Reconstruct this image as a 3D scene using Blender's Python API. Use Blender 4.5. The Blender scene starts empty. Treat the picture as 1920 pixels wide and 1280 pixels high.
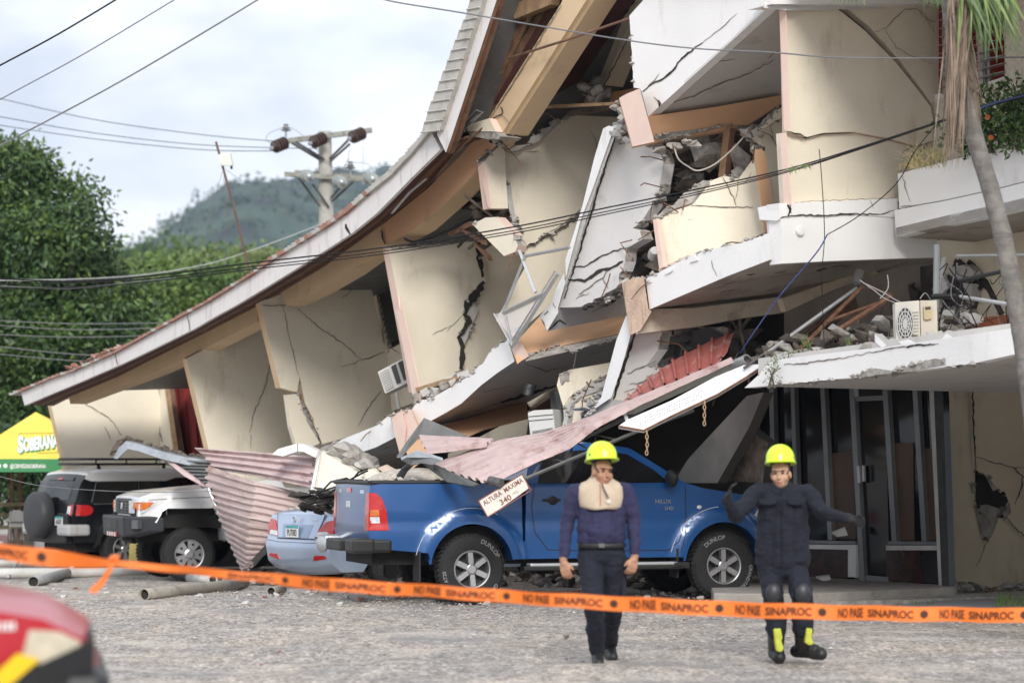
import bpy, bmesh, math, random
import numpy as np
from mathutils import Vector, Matrix, Euler
random.seed(7)
RNG = np.random.default_rng(11)
SC = bpy.context.scene
COL = SC.collection
R = math.radians

# ------------------------------------------------------------ camera
F, CX, CY = 4533.33, 960.0, 640.0          # 85 mm lens, in pixels of a 1920 wide frame
PITCH = math.atan(227 / F)
CAM = Vector((0, 0, 1.6))
cam_d = bpy.data.cameras.new('camera')
cam_d.lens = 85; cam_d.sensor_width = 36
cam_d.clip_start = 0.1; cam_d.clip_end = 9000
cam_d.dof.use_dof = True; cam_d.dof.focus_distance = 27.5; cam_d.dof.aperture_fstop = 1.7
cam_o = bpy.data.objects.new('camera', cam_d); COL.objects.link(cam_o)
cam_o.location = CAM; cam_o.rotation_euler = (math.pi / 2 + PITCH, 0, 0)
SC.camera = cam_o

# ------------------------------------------------------------ sky and sun
SUN_EL, SUN_AZ = R(30), R(7)             # azimuth measured from behind the camera to its left
to_sun = Vector((math.sin(SUN_AZ) * math.cos(SUN_EL), -math.cos(SUN_AZ) * math.cos(SUN_EL), math.sin(SUN_EL)))
w = bpy.data.worlds.new('World'); SC.world = w; w.use_nodes = True
nt = w.node_tree; nt.nodes.clear()
def N(nt, t, **k):
    n = nt.nodes.new(t)
    for a, v in k.items():
        if a.startswith('i_'): n.inputs[a[2:].replace('_', ' ')].default_value = v
        else: setattr(n, a, v)
    return n
out = N(nt, 'ShaderNodeOutputWorld'); bg = N(nt, 'ShaderNodeBackground'); bg.inputs[1].default_value = 0.1
sky = N(nt, 'ShaderNodeTexSky', sky_type='NISHITA', sun_disc=False, sun_elevation=SUN_EL)
sky.sun_rotation = math.atan2(to_sun.x, to_sun.y)
tc = N(nt, 'ShaderNodeTexCoord')
mp = N(nt, 'ShaderNodeMapping'); mp.inputs['Scale'].default_value = (1, 1, 2.2); mp.inputs['Location'].default_value = (3.05, 1.2, .5)
nz = N(nt, 'ShaderNodeTexNoise', i_Scale=5.5, i_Detail=7.0, i_Roughness=.52)
nz2 = N(nt, 'ShaderNodeTexNoise', i_Scale=2.6, i_Detail=5.0, i_Roughness=.5)
cr = N(nt, 'ShaderNodeValToRGB')           # brightness of the cloud deck
cr.color_ramp.elements[0].position = .38; cr.color_ramp.elements[0].color = (4.1, 4.45, 5.15, 1)
cr.color_ramp.elements[1].position = .60; cr.color_ramp.elements[1].color = (6.9, 7.05, 7.3, 1)
cm = N(nt, 'ShaderNodeValToRGB')           # gaps of blue between the clouds
cm.color_ramp.elements[0].position = .26; cm.color_ramp.elements[0].color = (.4, .4, .4, 1)
cm.color_ramp.elements[1].position = .40; cm.color_ramp.elements[1].color = (1, 1, 1, 1)
mix = N(nt, 'ShaderNodeMixRGB')
L = nt.links.new
L(tc.outputs['Generated'], mp.inputs[0]); L(mp.outputs[0], nz.inputs[0]); L(mp.outputs[0], nz2.inputs[0])
L(nz.outputs[0], cr.inputs[0]); L(nz2.outputs[0], cm.inputs[0])
L(cm.outputs[0], mix.inputs[0]); L(sky.outputs[0], mix.inputs[1]); L(cr.outputs[0], mix.inputs[2])
L(mix.outputs[0], bg.inputs[0]); L(bg.outputs[0], out.inputs[0])
sun_d = bpy.data.lights.new('sun', 'SUN'); sun_d.energy = 1.5; sun_d.angle = R(18); sun_d.color = (1, .965, .91)
sun_o = bpy.data.objects.new('sun', sun_d); COL.objects.link(sun_o)
sun_o.rotation_euler = (-to_sun).to_track_quat('-Z', 'Y').to_euler()
sun_o.location = (-10, -10, 30)
SC.view_settings.view_transform = 'Standard'; SC.view_settings.look = 'None'
SC.view_settings.exposure = 0.98; SC.view_settings.gamma = 1.0; SC.view_settings.use_curve_mapping = False
SC.cycles.use_denoising = True
SC.cycles.max_bounces = 6; SC.cycles.diffuse_bounces = 4; SC.cycles.transparent_max_bounces = 6

# ------------------------------------------------------------ geometry of the view
CP, SP = math.cos(PITCH), math.sin(PITCH)
def ray(px, py):
    u, v = (px - CX) / F, (CY - py) / F
    return Vector((u, CP - SP * v, SP + CP * v))
def PY(px, py, Y):
    d = ray(px, py); return CAM + d * (Y / d.y)
def gz(x, y):                              # the yard falls away gently towards the back left
    t = max(0.0, min(1.0, (0.5 - x) / 3.5)); t = t * t * (3 - 2 * t)
    return -0.024 * min(max(0.0, y - 29), 26) * t
def PG(px, py, h=0.0):
    d = ray(px, py); Y = 25.0
    for _ in range(30):
        z = gz(d.x / d.y * Y, Y) + h
        Y = min(400, (z - CAM.z) / (d.z / d.y))
    return CAM + d * (Y / d.y)
# facade frame: u runs along the facade (left and away), n runs into the building
BETA = R(57)
U = Vector((-math.cos(BETA), math.sin(BETA), 0)); NI = Vector((math.sin(BETA), math.cos(BETA), 0)); Z = Vector((0, 0, 1))
FA = PY(1180, 500, 28.0); FA = Vector((FA.x, FA.y, 0))
class Plane:
    def __init__(s, p, n): s.p, s.n = Vector(p), Vector(n).normalized()
    def __call__(s, px, py):
        d = ray(px, py); return CAM + d * ((s.p - CAM).dot(s.n) / d.dot(s.n))
def FAC(off): return Plane(FA + NI * off, NI)
def PF(px, py, off=0.0): return FAC(off)(px, py)
def FIN(px, py, off=0.0): return Plane(PF(px, py, off), U)      # wall at right angles to the facade
def PL3(a, b, c):
    A, B, C = PF(*a), PF(*b), PF(*c); return Plane(A, (B - A).cross(C - A))

# ------------------------------------------------------------ materials
def mat(name, col, rough=.7, metal=0.0, var=.12, scale=2.5, bump=0.0, bscale=60, dirt=None, dpos=.55, dscale=1.2, coat=0.0, streak=None, spec=.5, det=5.0):
    m = bpy.data.materials.new(name); m.use_nodes = True
    nt = m.node_tree; L = nt.links.new
    b = nt.nodes['Principled BSDF']
    b.inputs['Roughness'].default_value = rough; b.inputs['Metallic'].default_value = metal
    b.inputs['Specular IOR Level'].default_value = spec
    if coat: b.inputs['Coat Weight'].default_value = coat; b.inputs['Coat Roughness'].default_value = .16
    tc = N(nt, 'ShaderNodeTexCoord')
    nz = N(nt, 'ShaderNodeTexNoise', i_Scale=scale, i_Detail=det, i_Roughness=.6)
    L(tc.outputs['Object'], nz.inputs[0])
    r = N(nt, 'ShaderNodeValToRGB')
    lo = [max(0, c * (1 - var)) for c in col]; hi = [min(1, c * (1 + var)) for c in col]
    r.color_ramp.elements[0].position = .3; r.color_ramp.elements[1].position = .7
    r.color_ramp.elements[0].color = (*lo, 1); r.color_ramp.elements[1].color = (*hi, 1)
    L(nz.outputs[0], r.inputs[0]); last = r.outputs[0]
    if dirt:
        n2 = N(nt, 'ShaderNodeTexNoise', i_Scale=dscale, i_Detail=9.0, i_Roughness=.68)
        mpp = N(nt, 'ShaderNodeMapping')
        if streak: mpp.inputs['Scale'].default_value = streak
        L(tc.outputs['Object'], mpp.inputs[0]); L(mpp.outputs[0], n2.inputs[0])
        r2 = N(nt, 'ShaderNodeValToRGB')
        r2.color_ramp.elements[0].position = dpos; r2.color_ramp.elements[0].color = (0, 0, 0, 1)
        r2.color_ramp.elements[1].position = min(1, dpos + .16); r2.color_ramp.elements[1].color = (.8, .8, .8, 1)
        L(n2.outputs[0], r2.inputs[0])
        mx = N(nt, 'ShaderNodeMixRGB'); mx.inputs[2].default_value = (*dirt, 1)
        L(r2.outputs[0], mx.inputs[0]); L(last, mx.inputs[1]); last = mx.outputs[0]
    L(last, b.inputs['Base Color'])
    if bump:
        n3 = N(nt, 'ShaderNodeTexNoise', i_Scale=bscale, i_Detail=4.0)
        L(tc.outputs['Object'], n3.inputs[0])
        bp = N(nt, 'ShaderNodeBump'); bp.inputs['Strength'].default_value = bump; bp.inputs['Distance'].default_value = .02
        L(n3.outputs[0], bp.inputs['Height']); L(bp.outputs[0], b.inputs['Normal'])
    return m
def glassmat(name, col, rough=.05):
    m = mat(name, col, rough, var=.05, spec=.8); return m
def clear(name, tint=(.8, .85, .85), a=.25):
    m = bpy.data.materials.new(name); m.use_nodes = True; nt = m.node_tree
    b = nt.nodes['Principled BSDF']; b.inputs['Base Color'].default_value = (*tint, 1); b.inputs['Alpha'].default_value = a
    b.inputs['Roughness'].default_value = .05
    return m
cream = mat('cream_paint', (.78, .71, .575), .85, var=.07, scale=1.1, bump=.25, bscale=30, dirt=(.47, .40, .30), dpos=.575, dscale=1.4, streak=(1, 1, .35))
creamd = mat('shaded_cream_paint', (.68, .60, .46), .85, var=.07, scale=1.3, bump=.15, bscale=35, dirt=(.30, .25, .19), dpos=.56, dscale=1.8, streak=(1, 1, .3))  # cream darkened for walls in recess shade, with streaked dirt over it
white = mat('white_paint', (.82, .81, .80), .8, var=.04, scale=1.0, bump=.15, bscale=30, dirt=(.60, .56, .51), dpos=.57, dscale=2.2, streak=(1, 1, .3))
whitef = mat('fascia_white', (.70, .675, .66), .75, var=.05, scale=1.0, dirt=(.40, .35, .31), dpos=.53, dscale=4.0, streak=(1.5, 1.5, .3))
pink = mat('pink_paint', (.76, .575, .49), .85, var=.05, scale=2, dirt=(.45, .36, .31), dpos=.62, dscale=2.5)
peach = mat('peach_paint', (.66, .40, .235), .85, var=.06, scale=1.5, dirt=(.42, .27, .18), dpos=.62, dscale=1.7)
peachl = mat('pale_peach_paint', (.66, .49, .31), .85, var=.06, scale=1.5, dirt=(.42, .31, .2), dpos=.60, dscale=1.7)
conc = mat('broken_concrete', (.36, .335, .305), .95, var=.35, scale=9, bump=.9, bscale=22, dirt=(.20, .185, .17), dpos=.52, dscale=6)
concl = mat('pale_concrete', (.50, .485, .46), .92, var=.15, scale=5, bump=.5, bscale=25, dirt=(.3, .28, .26), dpos=.6, dscale=4)
greyp = mat('grey_slab_paint', (.64, .625, .615), .85, var=.05, scale=1.5, bump=.15, bscale=20, dirt=(.36, .34, .32), dpos=.6, dscale=1.8)
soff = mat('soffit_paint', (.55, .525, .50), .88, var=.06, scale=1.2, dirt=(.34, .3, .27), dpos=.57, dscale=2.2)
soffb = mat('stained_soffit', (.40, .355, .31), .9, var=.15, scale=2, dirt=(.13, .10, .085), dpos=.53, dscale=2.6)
weather = mat('weathered_peach', (.60, .44, .33), .92, var=.2, scale=6, bump=.5, bscale=30, dirt=(.17, .13, .11), dpos=.47, dscale=5, streak=(1, 1, .22))
stain = mat('stained_cream', (.50, .43, .34), .92, var=.12, scale=3, bump=.3, bscale=30, dirt=(.22, .185, .15), dpos=.50, dscale=2.2)
wood = mat('brown_wood', (.17, .09, .055), .75, var=.35, scale=5, bump=.3, bscale=30, dirt=(.08, .045, .03), dpos=.52, dscale=5, streak=(1, 1, .2))
woodl = mat('raw_wood', (.36, .23, .13), .8, var=.3, scale=8, bump=.3, dirt=(.16, .09, .05), dpos=.55, dscale=6)
dred = mat('dark_red_ceiling', (.075, .022, .018), .8, var=.3, scale=2)
curtain = mat('red_curtain', (.19, .018, .016), .9, var=.25, scale=4)
curtain2 = mat('bright_red_curtain', (.30, .022, .014), .85, var=.12, scale=3)
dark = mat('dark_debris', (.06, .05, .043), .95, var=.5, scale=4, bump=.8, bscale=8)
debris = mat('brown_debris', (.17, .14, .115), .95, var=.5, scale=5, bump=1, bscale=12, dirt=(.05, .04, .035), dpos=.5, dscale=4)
room = mat('room_shade', (.045, .040, .036), .9, var=.3, scale=1)  # near-black tone stands for the deep shade inside the building
crackm = mat('crack_gap', (.035, .03, .026), 1, var=.3)
crackl = mat('hairline_crack', (.20, .17, .14), 1, var=.3)
tilem = mat('red_roof_tile', (.33, .17, .13), .8, var=.3, scale=9, dirt=(.42, .38, .34), dpos=.5, dscale=5)
tileg = mat('grey_roof_sheet', (.46, .44, .40), .75, var=.15, scale=6, dirt=(.28, .25, .22), dpos=.55, dscale=5)
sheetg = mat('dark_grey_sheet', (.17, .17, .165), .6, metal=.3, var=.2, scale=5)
metal = mat('galvanised_metal', (.42, .44, .46), .42, metal=.7, var=.2, scale=6, bump=.05, dirt=(.25, .24, .23), dpos=.6, dscale=5)
alu = mat('aluminium', (.50, .51, .52), .4, metal=.5, var=.1, scale=6, dirt=(.33, .31, .3), dpos=.58, dscale=8)
rust = mat('rusty_steel', (.17, .085, .05), .85, var=.45, scale=10, bump=.4, bscale=40)
steel = mat('dark_steel', (.12, .12, .115), .6, metal=.4, var=.25, scale=8)
blackp = mat('black_plastic', (.012, .012, .013), .5, var=.2)
blackr = mat('black_rubber', (.020, .020, .021), .85, var=.2, scale=8, bump=.3, bscale=30, dirt=(.09, .08, .07), dpos=.62, dscale=4)
cable = mat('black_cable', (.02, .02, .022), .95, var=.2, spec=.15)
cableg = mat('grey_cable', (.16, .16, .17), .7, var=.2)
pinks = mat('faded_red_sheet', (.54, .42, .41), .55, var=.10, scale=3, dirt=(.28, .135, .115), dpos=.52, dscale=3.5, streak=(1, .5, 1.6))
reds = mat('red_sheet', (.40, .125, .105), .55, var=.14, scale=3, dirt=(.62, .48, .47), dpos=.52, dscale=4)
rsheet = mat('rust_streaked_sheet', (.50, .395, .375), .6, var=.12, scale=3, dirt=(.24, .12, .09), dpos=.56, dscale=3.2, streak=(.4, .4, 2.5))

# ------------------------------------------------------------ mesh collection
def chainloc(o):
    v = Vector((0, 0, 0))
    while o is not None: v += o.location; o = o.parent
    return v
def props(o, label=None, cat=None, group=None, kind=None):
    if label: o['label'] = label
    if cat: o['category'] = cat
    if group: o['group'] = group
    if kind: o['kind'] = kind
    return o
def thing(name, label, cat, loc=(0, 0, 0), group=None, rot=None):
    o = bpy.data.objects.new(name, None); COL.objects.link(o); o.location = loc; o.empty_display_size = .2
    if rot: o.rotation_euler = rot
    return props(o, label, cat, group)
class MB:
    def __init__(s): s.v, s.f, s.m = [], [], []
    def add(s, vs, fs, mi=0):
        b = len(s.v); s.v += [tuple(q) for q in vs]
        for i, f in enumerate(fs):
            s.f.append(tuple(b + k for k in f)); s.m.append(mi[i] if isinstance(mi, (list, tuple)) else mi)
        return s
    def poly(s, pts, mi=0): return s.add(pts, [tuple(range(len(pts)))], mi)
    def prism(s, front, ext, mi=0, smi=None, emi=None):
        n = len(front); ext = Vector(ext)
        vs = [Vector(p) for p in front]; vs += [p + ext for p in vs]
        fs = [tuple(range(n)), tuple(range(2 * n - 1, n - 1, -1))]
        mis = [mi, mi]
        for i in range(n):
            j = (i + 1) % n; fs.append((j, i, n + i, n + j))
            mis.append(emi[i] if emi and emi[i] is not None else (mi if smi is None else smi))
        return s.add(vs, fs, mis)
    def box(s, c, size, rot=None, mi=0, M=None):
        c = Vector(c); h = Vector(size) / 2
        vs = []
        for x in (-1, 1):
            for y in (-1, 1):
                for z in (-1, 1):
                    q = Vector((x * h.x, y * h.y, z * h.z))
                    if rot is not None: q = Euler(rot).to_matrix() @ q
                    if M is not None: q = M @ q
                    vs.append(c + q)
        return s.add(vs, [(0, 1, 3, 2), (4, 6, 7, 5), (0, 4, 5, 1), (2, 3, 7, 6), (0, 2, 6, 4), (1, 5, 7, 3)], mi)
    def tube(s, pts, r, seg=8, mi=0, caps=True, flat=None):
        pts = [Vector(p) for p in pts]; n = len(pts); b = len(s.v)
        rs = r if isinstance(r, (list, tuple)) else [r] * n
        prev = None; vs = []
        for i, p in enumerate(pts):
            t = (pts[min(i + 1, n - 1)] - pts[max(i - 1, 0)]);
            if t.length < 1e-9: t = Vector((0, 0, 1))
            t.normalize()
            if prev is None:
                a = Vector((0, 0, 1)) if abs(t.z) < .9 else Vector((1, 0, 0))
                x = t.cross(a).normalized()
            else:
                x = (prev - t * prev.dot(t))
                x = x.normalized() if x.length > 1e-6 else t.orthogonal().normalized()
            prev = x; y = t.cross(x)
            for k in range(seg):
                a = 2 * math.pi * k / seg
                vs.append(p + (x * math.cos(a) + y * math.sin(a) * (flat or 1)) * rs[i])
        fs = []
        for i in range(n - 1):
            for k in range(seg):
                k2 = (k + 1) % seg
                fs.append((i * seg + k, i * seg + k2, (i + 1) * seg + k2, (i + 1) * seg + k))
        if caps: fs += [tuple(range(seg - 1, -1, -1)), tuple((n - 1) * seg + k for k in range(seg))]
        return s.add(vs, fs, mi)
    def lathe(s, prof, M=None, seg=24, mi=0, a0=0.0, a1=2 * math.pi):  # prof: (radius, axial) ; axis = local z
        M = M or Matrix(); vs = []; full = abs(a1 - a0 - 2 * math.pi) < 1e-6
        ns = seg if full else seg + 1
        for r, h in prof:
            for k in range(ns):
                a = a0 + (a1 - a0) * k / seg
                vs.append(M @ Vector((r * math.cos(a), r * math.sin(a), h)))
        fs = []
        for i in range(len(prof) - 1):
            for k in range(seg):
                k2 = (k + 1) % ns
                fs.append((i * ns + k, i * ns + k2, (i + 1) * ns + k2, (i + 1) * ns + k))
        return s.add(vs, fs, mi)
    def ell(s, c, r, rot=None, seg=12, rings=8, mi=0):
        c = Vector(c); vs = []; Mr = Euler(rot).to_matrix() if rot is not None else Matrix.Identity(3)
        for i in range(rings + 1):
            th = math.pi * i / rings
            for k in range(seg):
                a = 2 * math.pi * k / seg
                vs.append(c + Mr @ Vector((r[0] * math.sin(th) * math.cos(a), r[1] * math.sin(th) * math.sin(a), r[2] * math.cos(th))))
        fs = []
        for i in range(rings):
            for k in range(seg):
                k2 = (k + 1) % seg
                fs.append((i * seg + k, (i + 1) * seg + k, (i + 1) * seg + k2, i * seg + k2))
        return s.add(vs, fs, mi)
    def build(s, name, mats, parent=None, smooth=False, local=False, label=None, cat=None, group=None, kind=None, bevel=0, sharp=35, recalc=True, origin=None):
        me = bpy.data.meshes.new(name)
        V = np.array(s.v, dtype=float).reshape(-1, 3)
        loc = Vector((0, 0, 0))
        if parent is None and not local:
            loc = Vector(origin) if origin is not None else Vector(((V[:, 0].min() + V[:, 0].max()) / 2, (V[:, 1].min() + V[:, 1].max()) / 2, V[:, 2].min()))
            V = V - np.array(loc)
        elif parent is not None and not local:
            V = V - np.array(chainloc(parent))
        me.from_pydata(V.tolist(), [], s.f)
        if not isinstance(mats, (list, tuple)): mats = [mats]
        for m in mats: me.materials.append(m)
        if len(mats) > 1: me.polygons.foreach_set('material_index', s.m)
        me.validate()
        if recalc:
            bm = bmesh.new(); bm.from_mesh(me)
            bmesh.ops.remove_doubles(bm, verts=bm.verts, dist=1e-5)
            bmesh.ops.recalc_face_normals(bm, faces=bm.faces); bm.to_mesh(me); bm.free()
        if smooth:
            me.polygons.foreach_set('use_smooth', [True] * len(me.polygons))
            if sharp: me.set_sharp_from_angle(angle=R(sharp))
        me.update()
        o = bpy.data.objects.new(name, me); COL.objects.link(o)
        o.location = loc
        if parent is not None: o.parent = parent
        if bevel:
            b = o.modifiers.new('bevel', 'BEVEL'); b.width = bevel; b.segments = 2; b.limit_method = 'ANGLE'; b.angle_limit = R(40); b.harden_normals = False
        return props(o, label, cat, group, kind)
def place(o, p):                            # move an object so that its local vertices keep world position
    return o
def rock(mb, c, r, mi=0, flat=.6, rnd=random):
    b = len(mb.v); a = rnd.uniform(0, 6.28); ca, sa = math.cos(a), math.sin(a)
    for v in ((1, 0, 0), (0, 1, 0), (-1, 0, 0), (0, -1, 0), (0, 0, 1), (0, 0, -.6)):
        x, y, z = v[0] * rnd.uniform(.6, 1.3), v[1] * rnd.uniform(.6, 1.3), v[2] * rnd.uniform(.6, 1.2) * flat
        mb.v.append((c[0] + (x * ca - y * sa) * r, c[1] + (x * sa + y * ca) * r, c[2] + z * r))
    for f in ((0, 1, 4), (1, 2, 4), (2, 3, 4), (3, 0, 4), (1, 0, 5), (2, 1, 5), (3, 2, 5), (0, 3, 5)):
        mb.f.append(tuple(b + k for k in f)); mb.m.append(mi)
def jag(pts, amp=4, step=7):                # 'J' (or ('J', amp)) after a point breaks the edge that follows it
    outp, flags = [], []
    q = []; 
    for p in pts:
        if isinstance(p, str) or (isinstance(p, tuple) and p[0] == 'J'):
            q[-1][1] = amp if isinstance(p, str) else p[1]
        else: q.append([p, 0])
    n = len(q)
    for i in range(n):
        (a, am), b = q[i], q[(i + 1) % n][0]
        outp.append(a); flags.append(2 if am else None)
        if am:
            L_ = math.hypot(b[0] - a[0], b[1] - a[1]); k = max(2, int(L_ / step))
            nx, ny = -(b[1] - a[1]) / (L_ + 1e-6), (b[0] - a[0]) / (L_ + 1e-6)
            for t in range(1, k):
                f = (t + random.uniform(-.3, .3)) / k; d = random.uniform(-am, am)
                outp.append((a[0] + (b[0] - a[0]) * f + nx * d, a[1] + (b[1] - a[1]) * f + ny * d)); flags.append(2)
    return outp, flags
def wall(name, pl, pts, ext, mats, parent, amp=4, step=7, label=None, **k):
    """a slab whose front outline lies in plane pl; ext is its thickness; mats = front, edge, broken edge"""
    p, fl = jag(pts, amp, step)
    mb = MB().prism([pl(*q) for q in p], ext, 0, 1, fl)
    o = mb.build(name, mats, parent, label=label, **k)
    if any(fl):                                # crumbs of concrete hanging on the broken edge
        cb = MB()
        for q, g in zip(p, fl):
            if g:
                for _ in range(2):
                    r_ = random.choice((.012, .018, .025, .04)) * random.uniform(.8, 1.3); c = pl(q[0] + random.uniform(-3, 3), q[1] + random.uniform(-3, 3)) + Vector(ext) * random.uniform(0, .8); rock(cb, c - Vector((0, r_ * .5, 0)), r_, 0, .9)
        cb.build('broken_edge_bits', mats[2], o, kind='stuff', recalc=False)
    return o
def ribbon(pl, pts, w, lift=.012, jit=1.5, step=6, taper=True):
    q = []
    for i in range(len(pts) - 1):
        a, b = pts[i], pts[i + 1]; L_ = math.hypot(b[0] - a[0], b[1] - a[1]); k = max(1, int(L_ / step))
        for t in range(k):
            f = t / k; q.append((a[0] + (b[0] - a[0]) * f + (random.uniform(-jit, jit) if t else 0), a[1] + (b[1] - a[1]) * f + (random.uniform(-jit, jit) if t else 0)))
    q.append(pts[-1]); n = len(q); lv, rv = [], []
    for i, p in enumerate(q):
        a, b = q[max(0, i - 1)], q[min(n - 1, i + 1)]; L_ = math.hypot(b[0] - a[0], b[1] - a[1]) + 1e-6
        nx, ny = -(b[1] - a[1]) / L_, (b[0] - a[0]) / L_
        t = i / max(1, n - 1); ww = w * ((.35 + .9 * math.sin(math.pi * min(1, max(0, .12 + .8 * t)))) if taper else 1) * random.uniform(.6, 1.25) / 2
        for s, lst in ((1, lv), (-1, rv)):
            P = pl(p[0] + nx * ww * s, p[1] + ny * ww * s); lst.append(P + (CAM - P).normalized() * lift)
    return lv, rv
def cracks(parent, pl, lines, m=None, lift=.012):
    """fine breaks in a wall: lines = [(width_px, [points])]"""
    for w_, pts in lines:
        lv, rv = ribbon(pl, pts, w_, lift)
        n = len(lv); mb = MB().add(lv + rv, [(i, i + 1, n + i + 1, n + i) for i in range(n - 1)])
        mb.build('crack', m or (crackm if w_ > 2 else crackl), parent)
_txt = {}
def text_mesh(s, bold=0.0):
    """flat lettering as triangles: returns (verts Nx2, faces, width), cap height 1"""
    key = (s, bold)
    if key in _txt: return _txt[key]
    c = bpy.data.curves.new('t', 'FONT'); c.body = s; c.size = 1.4; c.resolution_u = 3; c.offset = bold; c.fill_mode = 'FRONT'
    o = bpy.data.objects.new('t', c); COL.objects.link(o)
    dg = bpy.context.evaluated_depsgraph_get(); me = bpy.data.meshes.new_from_object(o.evaluated_get(dg))
    v = np.array([x.co[:] for x in me.vertices]).reshape(-1, 3)[:, :2]; f = [tuple(p.vertices) for p in me.polygons]
    bpy.data.objects.remove(o); bpy.data.curves.remove(c); bpy.data.meshes.remove(me)
    v[:, 0] -= v[:, 0].min(); _txt[key] = (v, f, v[:, 0].max()); return _txt[key]
def lettering(name, s, fn, h, m, parent, bold=0.0, squash=1.0, x0=0.0, center=False, label=None, local=False):
    v, f, wd = text_mesh(s, bold)
    ox = -wd * h * squash / 2 if center else 0
    mb = MB().add([fn(x0 + ox + x * h * squash, y * h) for x, y in v], f)
    return mb.build(name, m, parent, label=label, local=local, recalc=False)
# ============================================================ ground, hills, trees
def ground_mat():
    m = bpy.data.materials.new('gravel_yard'); m.use_nodes = True; nt = m.node_tree; L = nt.links.new
    b = nt.nodes['Principled BSDF']; b.inputs['Roughness'].default_value = .95; b.inputs['Specular IOR Level'].default_value = .25
    tc = N(nt, 'ShaderNodeTexCoord')
    def ramp(src, a, ca, c, cb):
        r = N(nt, 'ShaderNodeValToRGB'); r.color_ramp.elements[0].position = a; r.color_ramp.elements[0].color = (*ca, 1)
        r.color_ramp.elements[1].position = c; r.color_ramp.elements[1].color = (*cb, 1); L(src, r.inputs[0]); return r.outputs[0]
    def noise(sc, scale=(1, 1, 1), det=5, rough=.6):
        mp = N(nt, 'ShaderNodeMapping'); mp.inputs['Scale'].default_value = scale
        n = N(nt, 'ShaderNodeTexNoise', i_Scale=sc, i_Detail=det, i_Roughness=rough)
        L(tc.outputs['Object'], mp.inputs[0]); L(mp.outputs[0], n.inputs[0]); return n.outputs[0]
    base = ramp(noise(.8, (1, .55, 1), 6, .65), .40, (.39, .375, .365), .58, (.49, .45, .41))
    peb = ramp(noise(30, (1, .35, 1), 4, .75), .36, (.62, .61, .60), .62, (1.12, 1.1, 1.08))
    m1 = N(nt, 'ShaderNodeMixRGB', blend_type='MULTIPLY', i_Fac=.85); L(base, m1.inputs[1]); L(peb, m1.inputs[2])
    mid = ramp(noise(6, (1, .4, 1), 6, .7), .38, (.66, .65, .65), .60, (1.12, 1.11, 1.1))
    m1b = N(nt, 'ShaderNodeMixRGB', blend_type='MULTIPLY', i_Fac=.8); L(m1.outputs[0], m1b.inputs[1]); L(mid, m1b.inputs[2])
    mv = N(nt, 'ShaderNodeMapping'); mv.inputs['Scale'].default_value = (1, .4, 1); vo = N(nt, 'ShaderNodeTexVoronoi', i_Scale=38.0); L(tc.outputs['Object'], mv.inputs[0]); L(mv.outputs[0], vo.inputs[0])
    sv = N(nt, 'ShaderNodeSeparateColor'); L(vo.outputs['Color'], sv.inputs[0])
    vr = ramp(sv.outputs[0], 0, (.58, .57, .56), 1, (1.32, 1.29, 1.26)); mvx = N(nt, 'ShaderNodeMixRGB', blend_type='MULTIPLY', i_Fac=.9); L(m1b.outputs[0], mvx.inputs[1]); L(vr, mvx.inputs[2]); m1b = mvx
    trk = ramp(noise(.9, (.5, .8, 1), 7, .7), .55, (0, 0, 0), .66, (.75, .75, .75))       # bands of bare tar and oil
    m2 = N(nt, 'ShaderNodeMixRGB'); m2.inputs[2].default_value = (.235, .23, .23, 1); L(trk, m2.inputs[0]); L(m1b.outputs[0], m2.inputs[1])
    dust = ramp(noise(1.4, (.5, 1, 1), 6), .54, (0, 0, 0), .70, (.6, .6, .6))
    m3 = N(nt, 'ShaderNodeMixRGB'); m3.inputs[2].default_value = (.60, .54, .48, 1); L(dust, m3.inputs[0]); L(m2.outputs[0], m3.inputs[1])
    L(m3.outputs[0], b.inputs['Base Color'])
    bp = N(nt, 'ShaderNodeBump'); bp.inputs['Strength'].default_value = .5; bp.inputs['Distance'].default_value = .02
    L(noise(20, (1, .35, 1), 6, .75), bp.inputs['Height']); L(bp.outputs[0], b.inputs['Normal'])
    return m
gm = ground_mat()
xs = [-1500, -900, -200, -60, -30, -18] + [-14 + .35 * i for i in range(81)] + [18, 30, 60, 200, 900, 1500]
ys = [-300, -60, -10, 0, 3] + [5 + .35 * i for i in range(120)] + [50, 56, 66, 90, 150, 400, 1200, 1950]
mb = MB(); H = {}
for j, y in enumerate(ys):
    for i, x in enumerate(xs):
        n = .025 * math.sin(x * 1.3 + y * .7) + .018 * math.sin(x * 2.9 - y * 2.1 + 1) + .012 * math.sin(y * 4.7 + x)
        if abs(x) > 16 or y > 46 or y < 5: n = 0
        mb.v.append((x, y, gz(x, y) + n * .7))
nx_ = len(xs)
for j in range(len(ys) - 1):
    for i in range(nx_ - 1):
        mb.f.append((j * nx_ + i, j * nx_ + i + 1, (j + 1) * nx_ + i + 1, (j + 1) * nx_ + i)); mb.m.append(0)
ground = mb.build('ground', gm, smooth=True, sharp=0, kind='structure', recalc=False, origin=(0, 0, 0))

g1 = mat('pebble', (.38, .36, .345), .95, var=.3, scale=.8); g2 = mat('pale_pebble', (.50, .48, .45), .95, var=.2); g3 = mat('brick_bit', (.26, .11, .08), .9, var=.4)
mb = MB()
for k in range(14000):
    y = 12 + 19 * random.random() ** .8; x = random.uniform(-.24, .24) * y
    if random.random() < .35: x, y = random.gauss(0, 4.5) - .5, random.uniform(24, 31)
    r = random.choice((.006, .009, .009, .012, .02)) * random.uniform(.7, 1.3) * (1 if y > 19 else .6)
    rock(mb, (x, y, gz(x, y) + r * .25), r, random.choices((0, 1, 2), (9, 1.6, .3))[0])
mb.build('gravel', [g1, g2, g3], kind='stuff', recalc=False, label='loose gravel and pebbles scattered over the yard')

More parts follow.
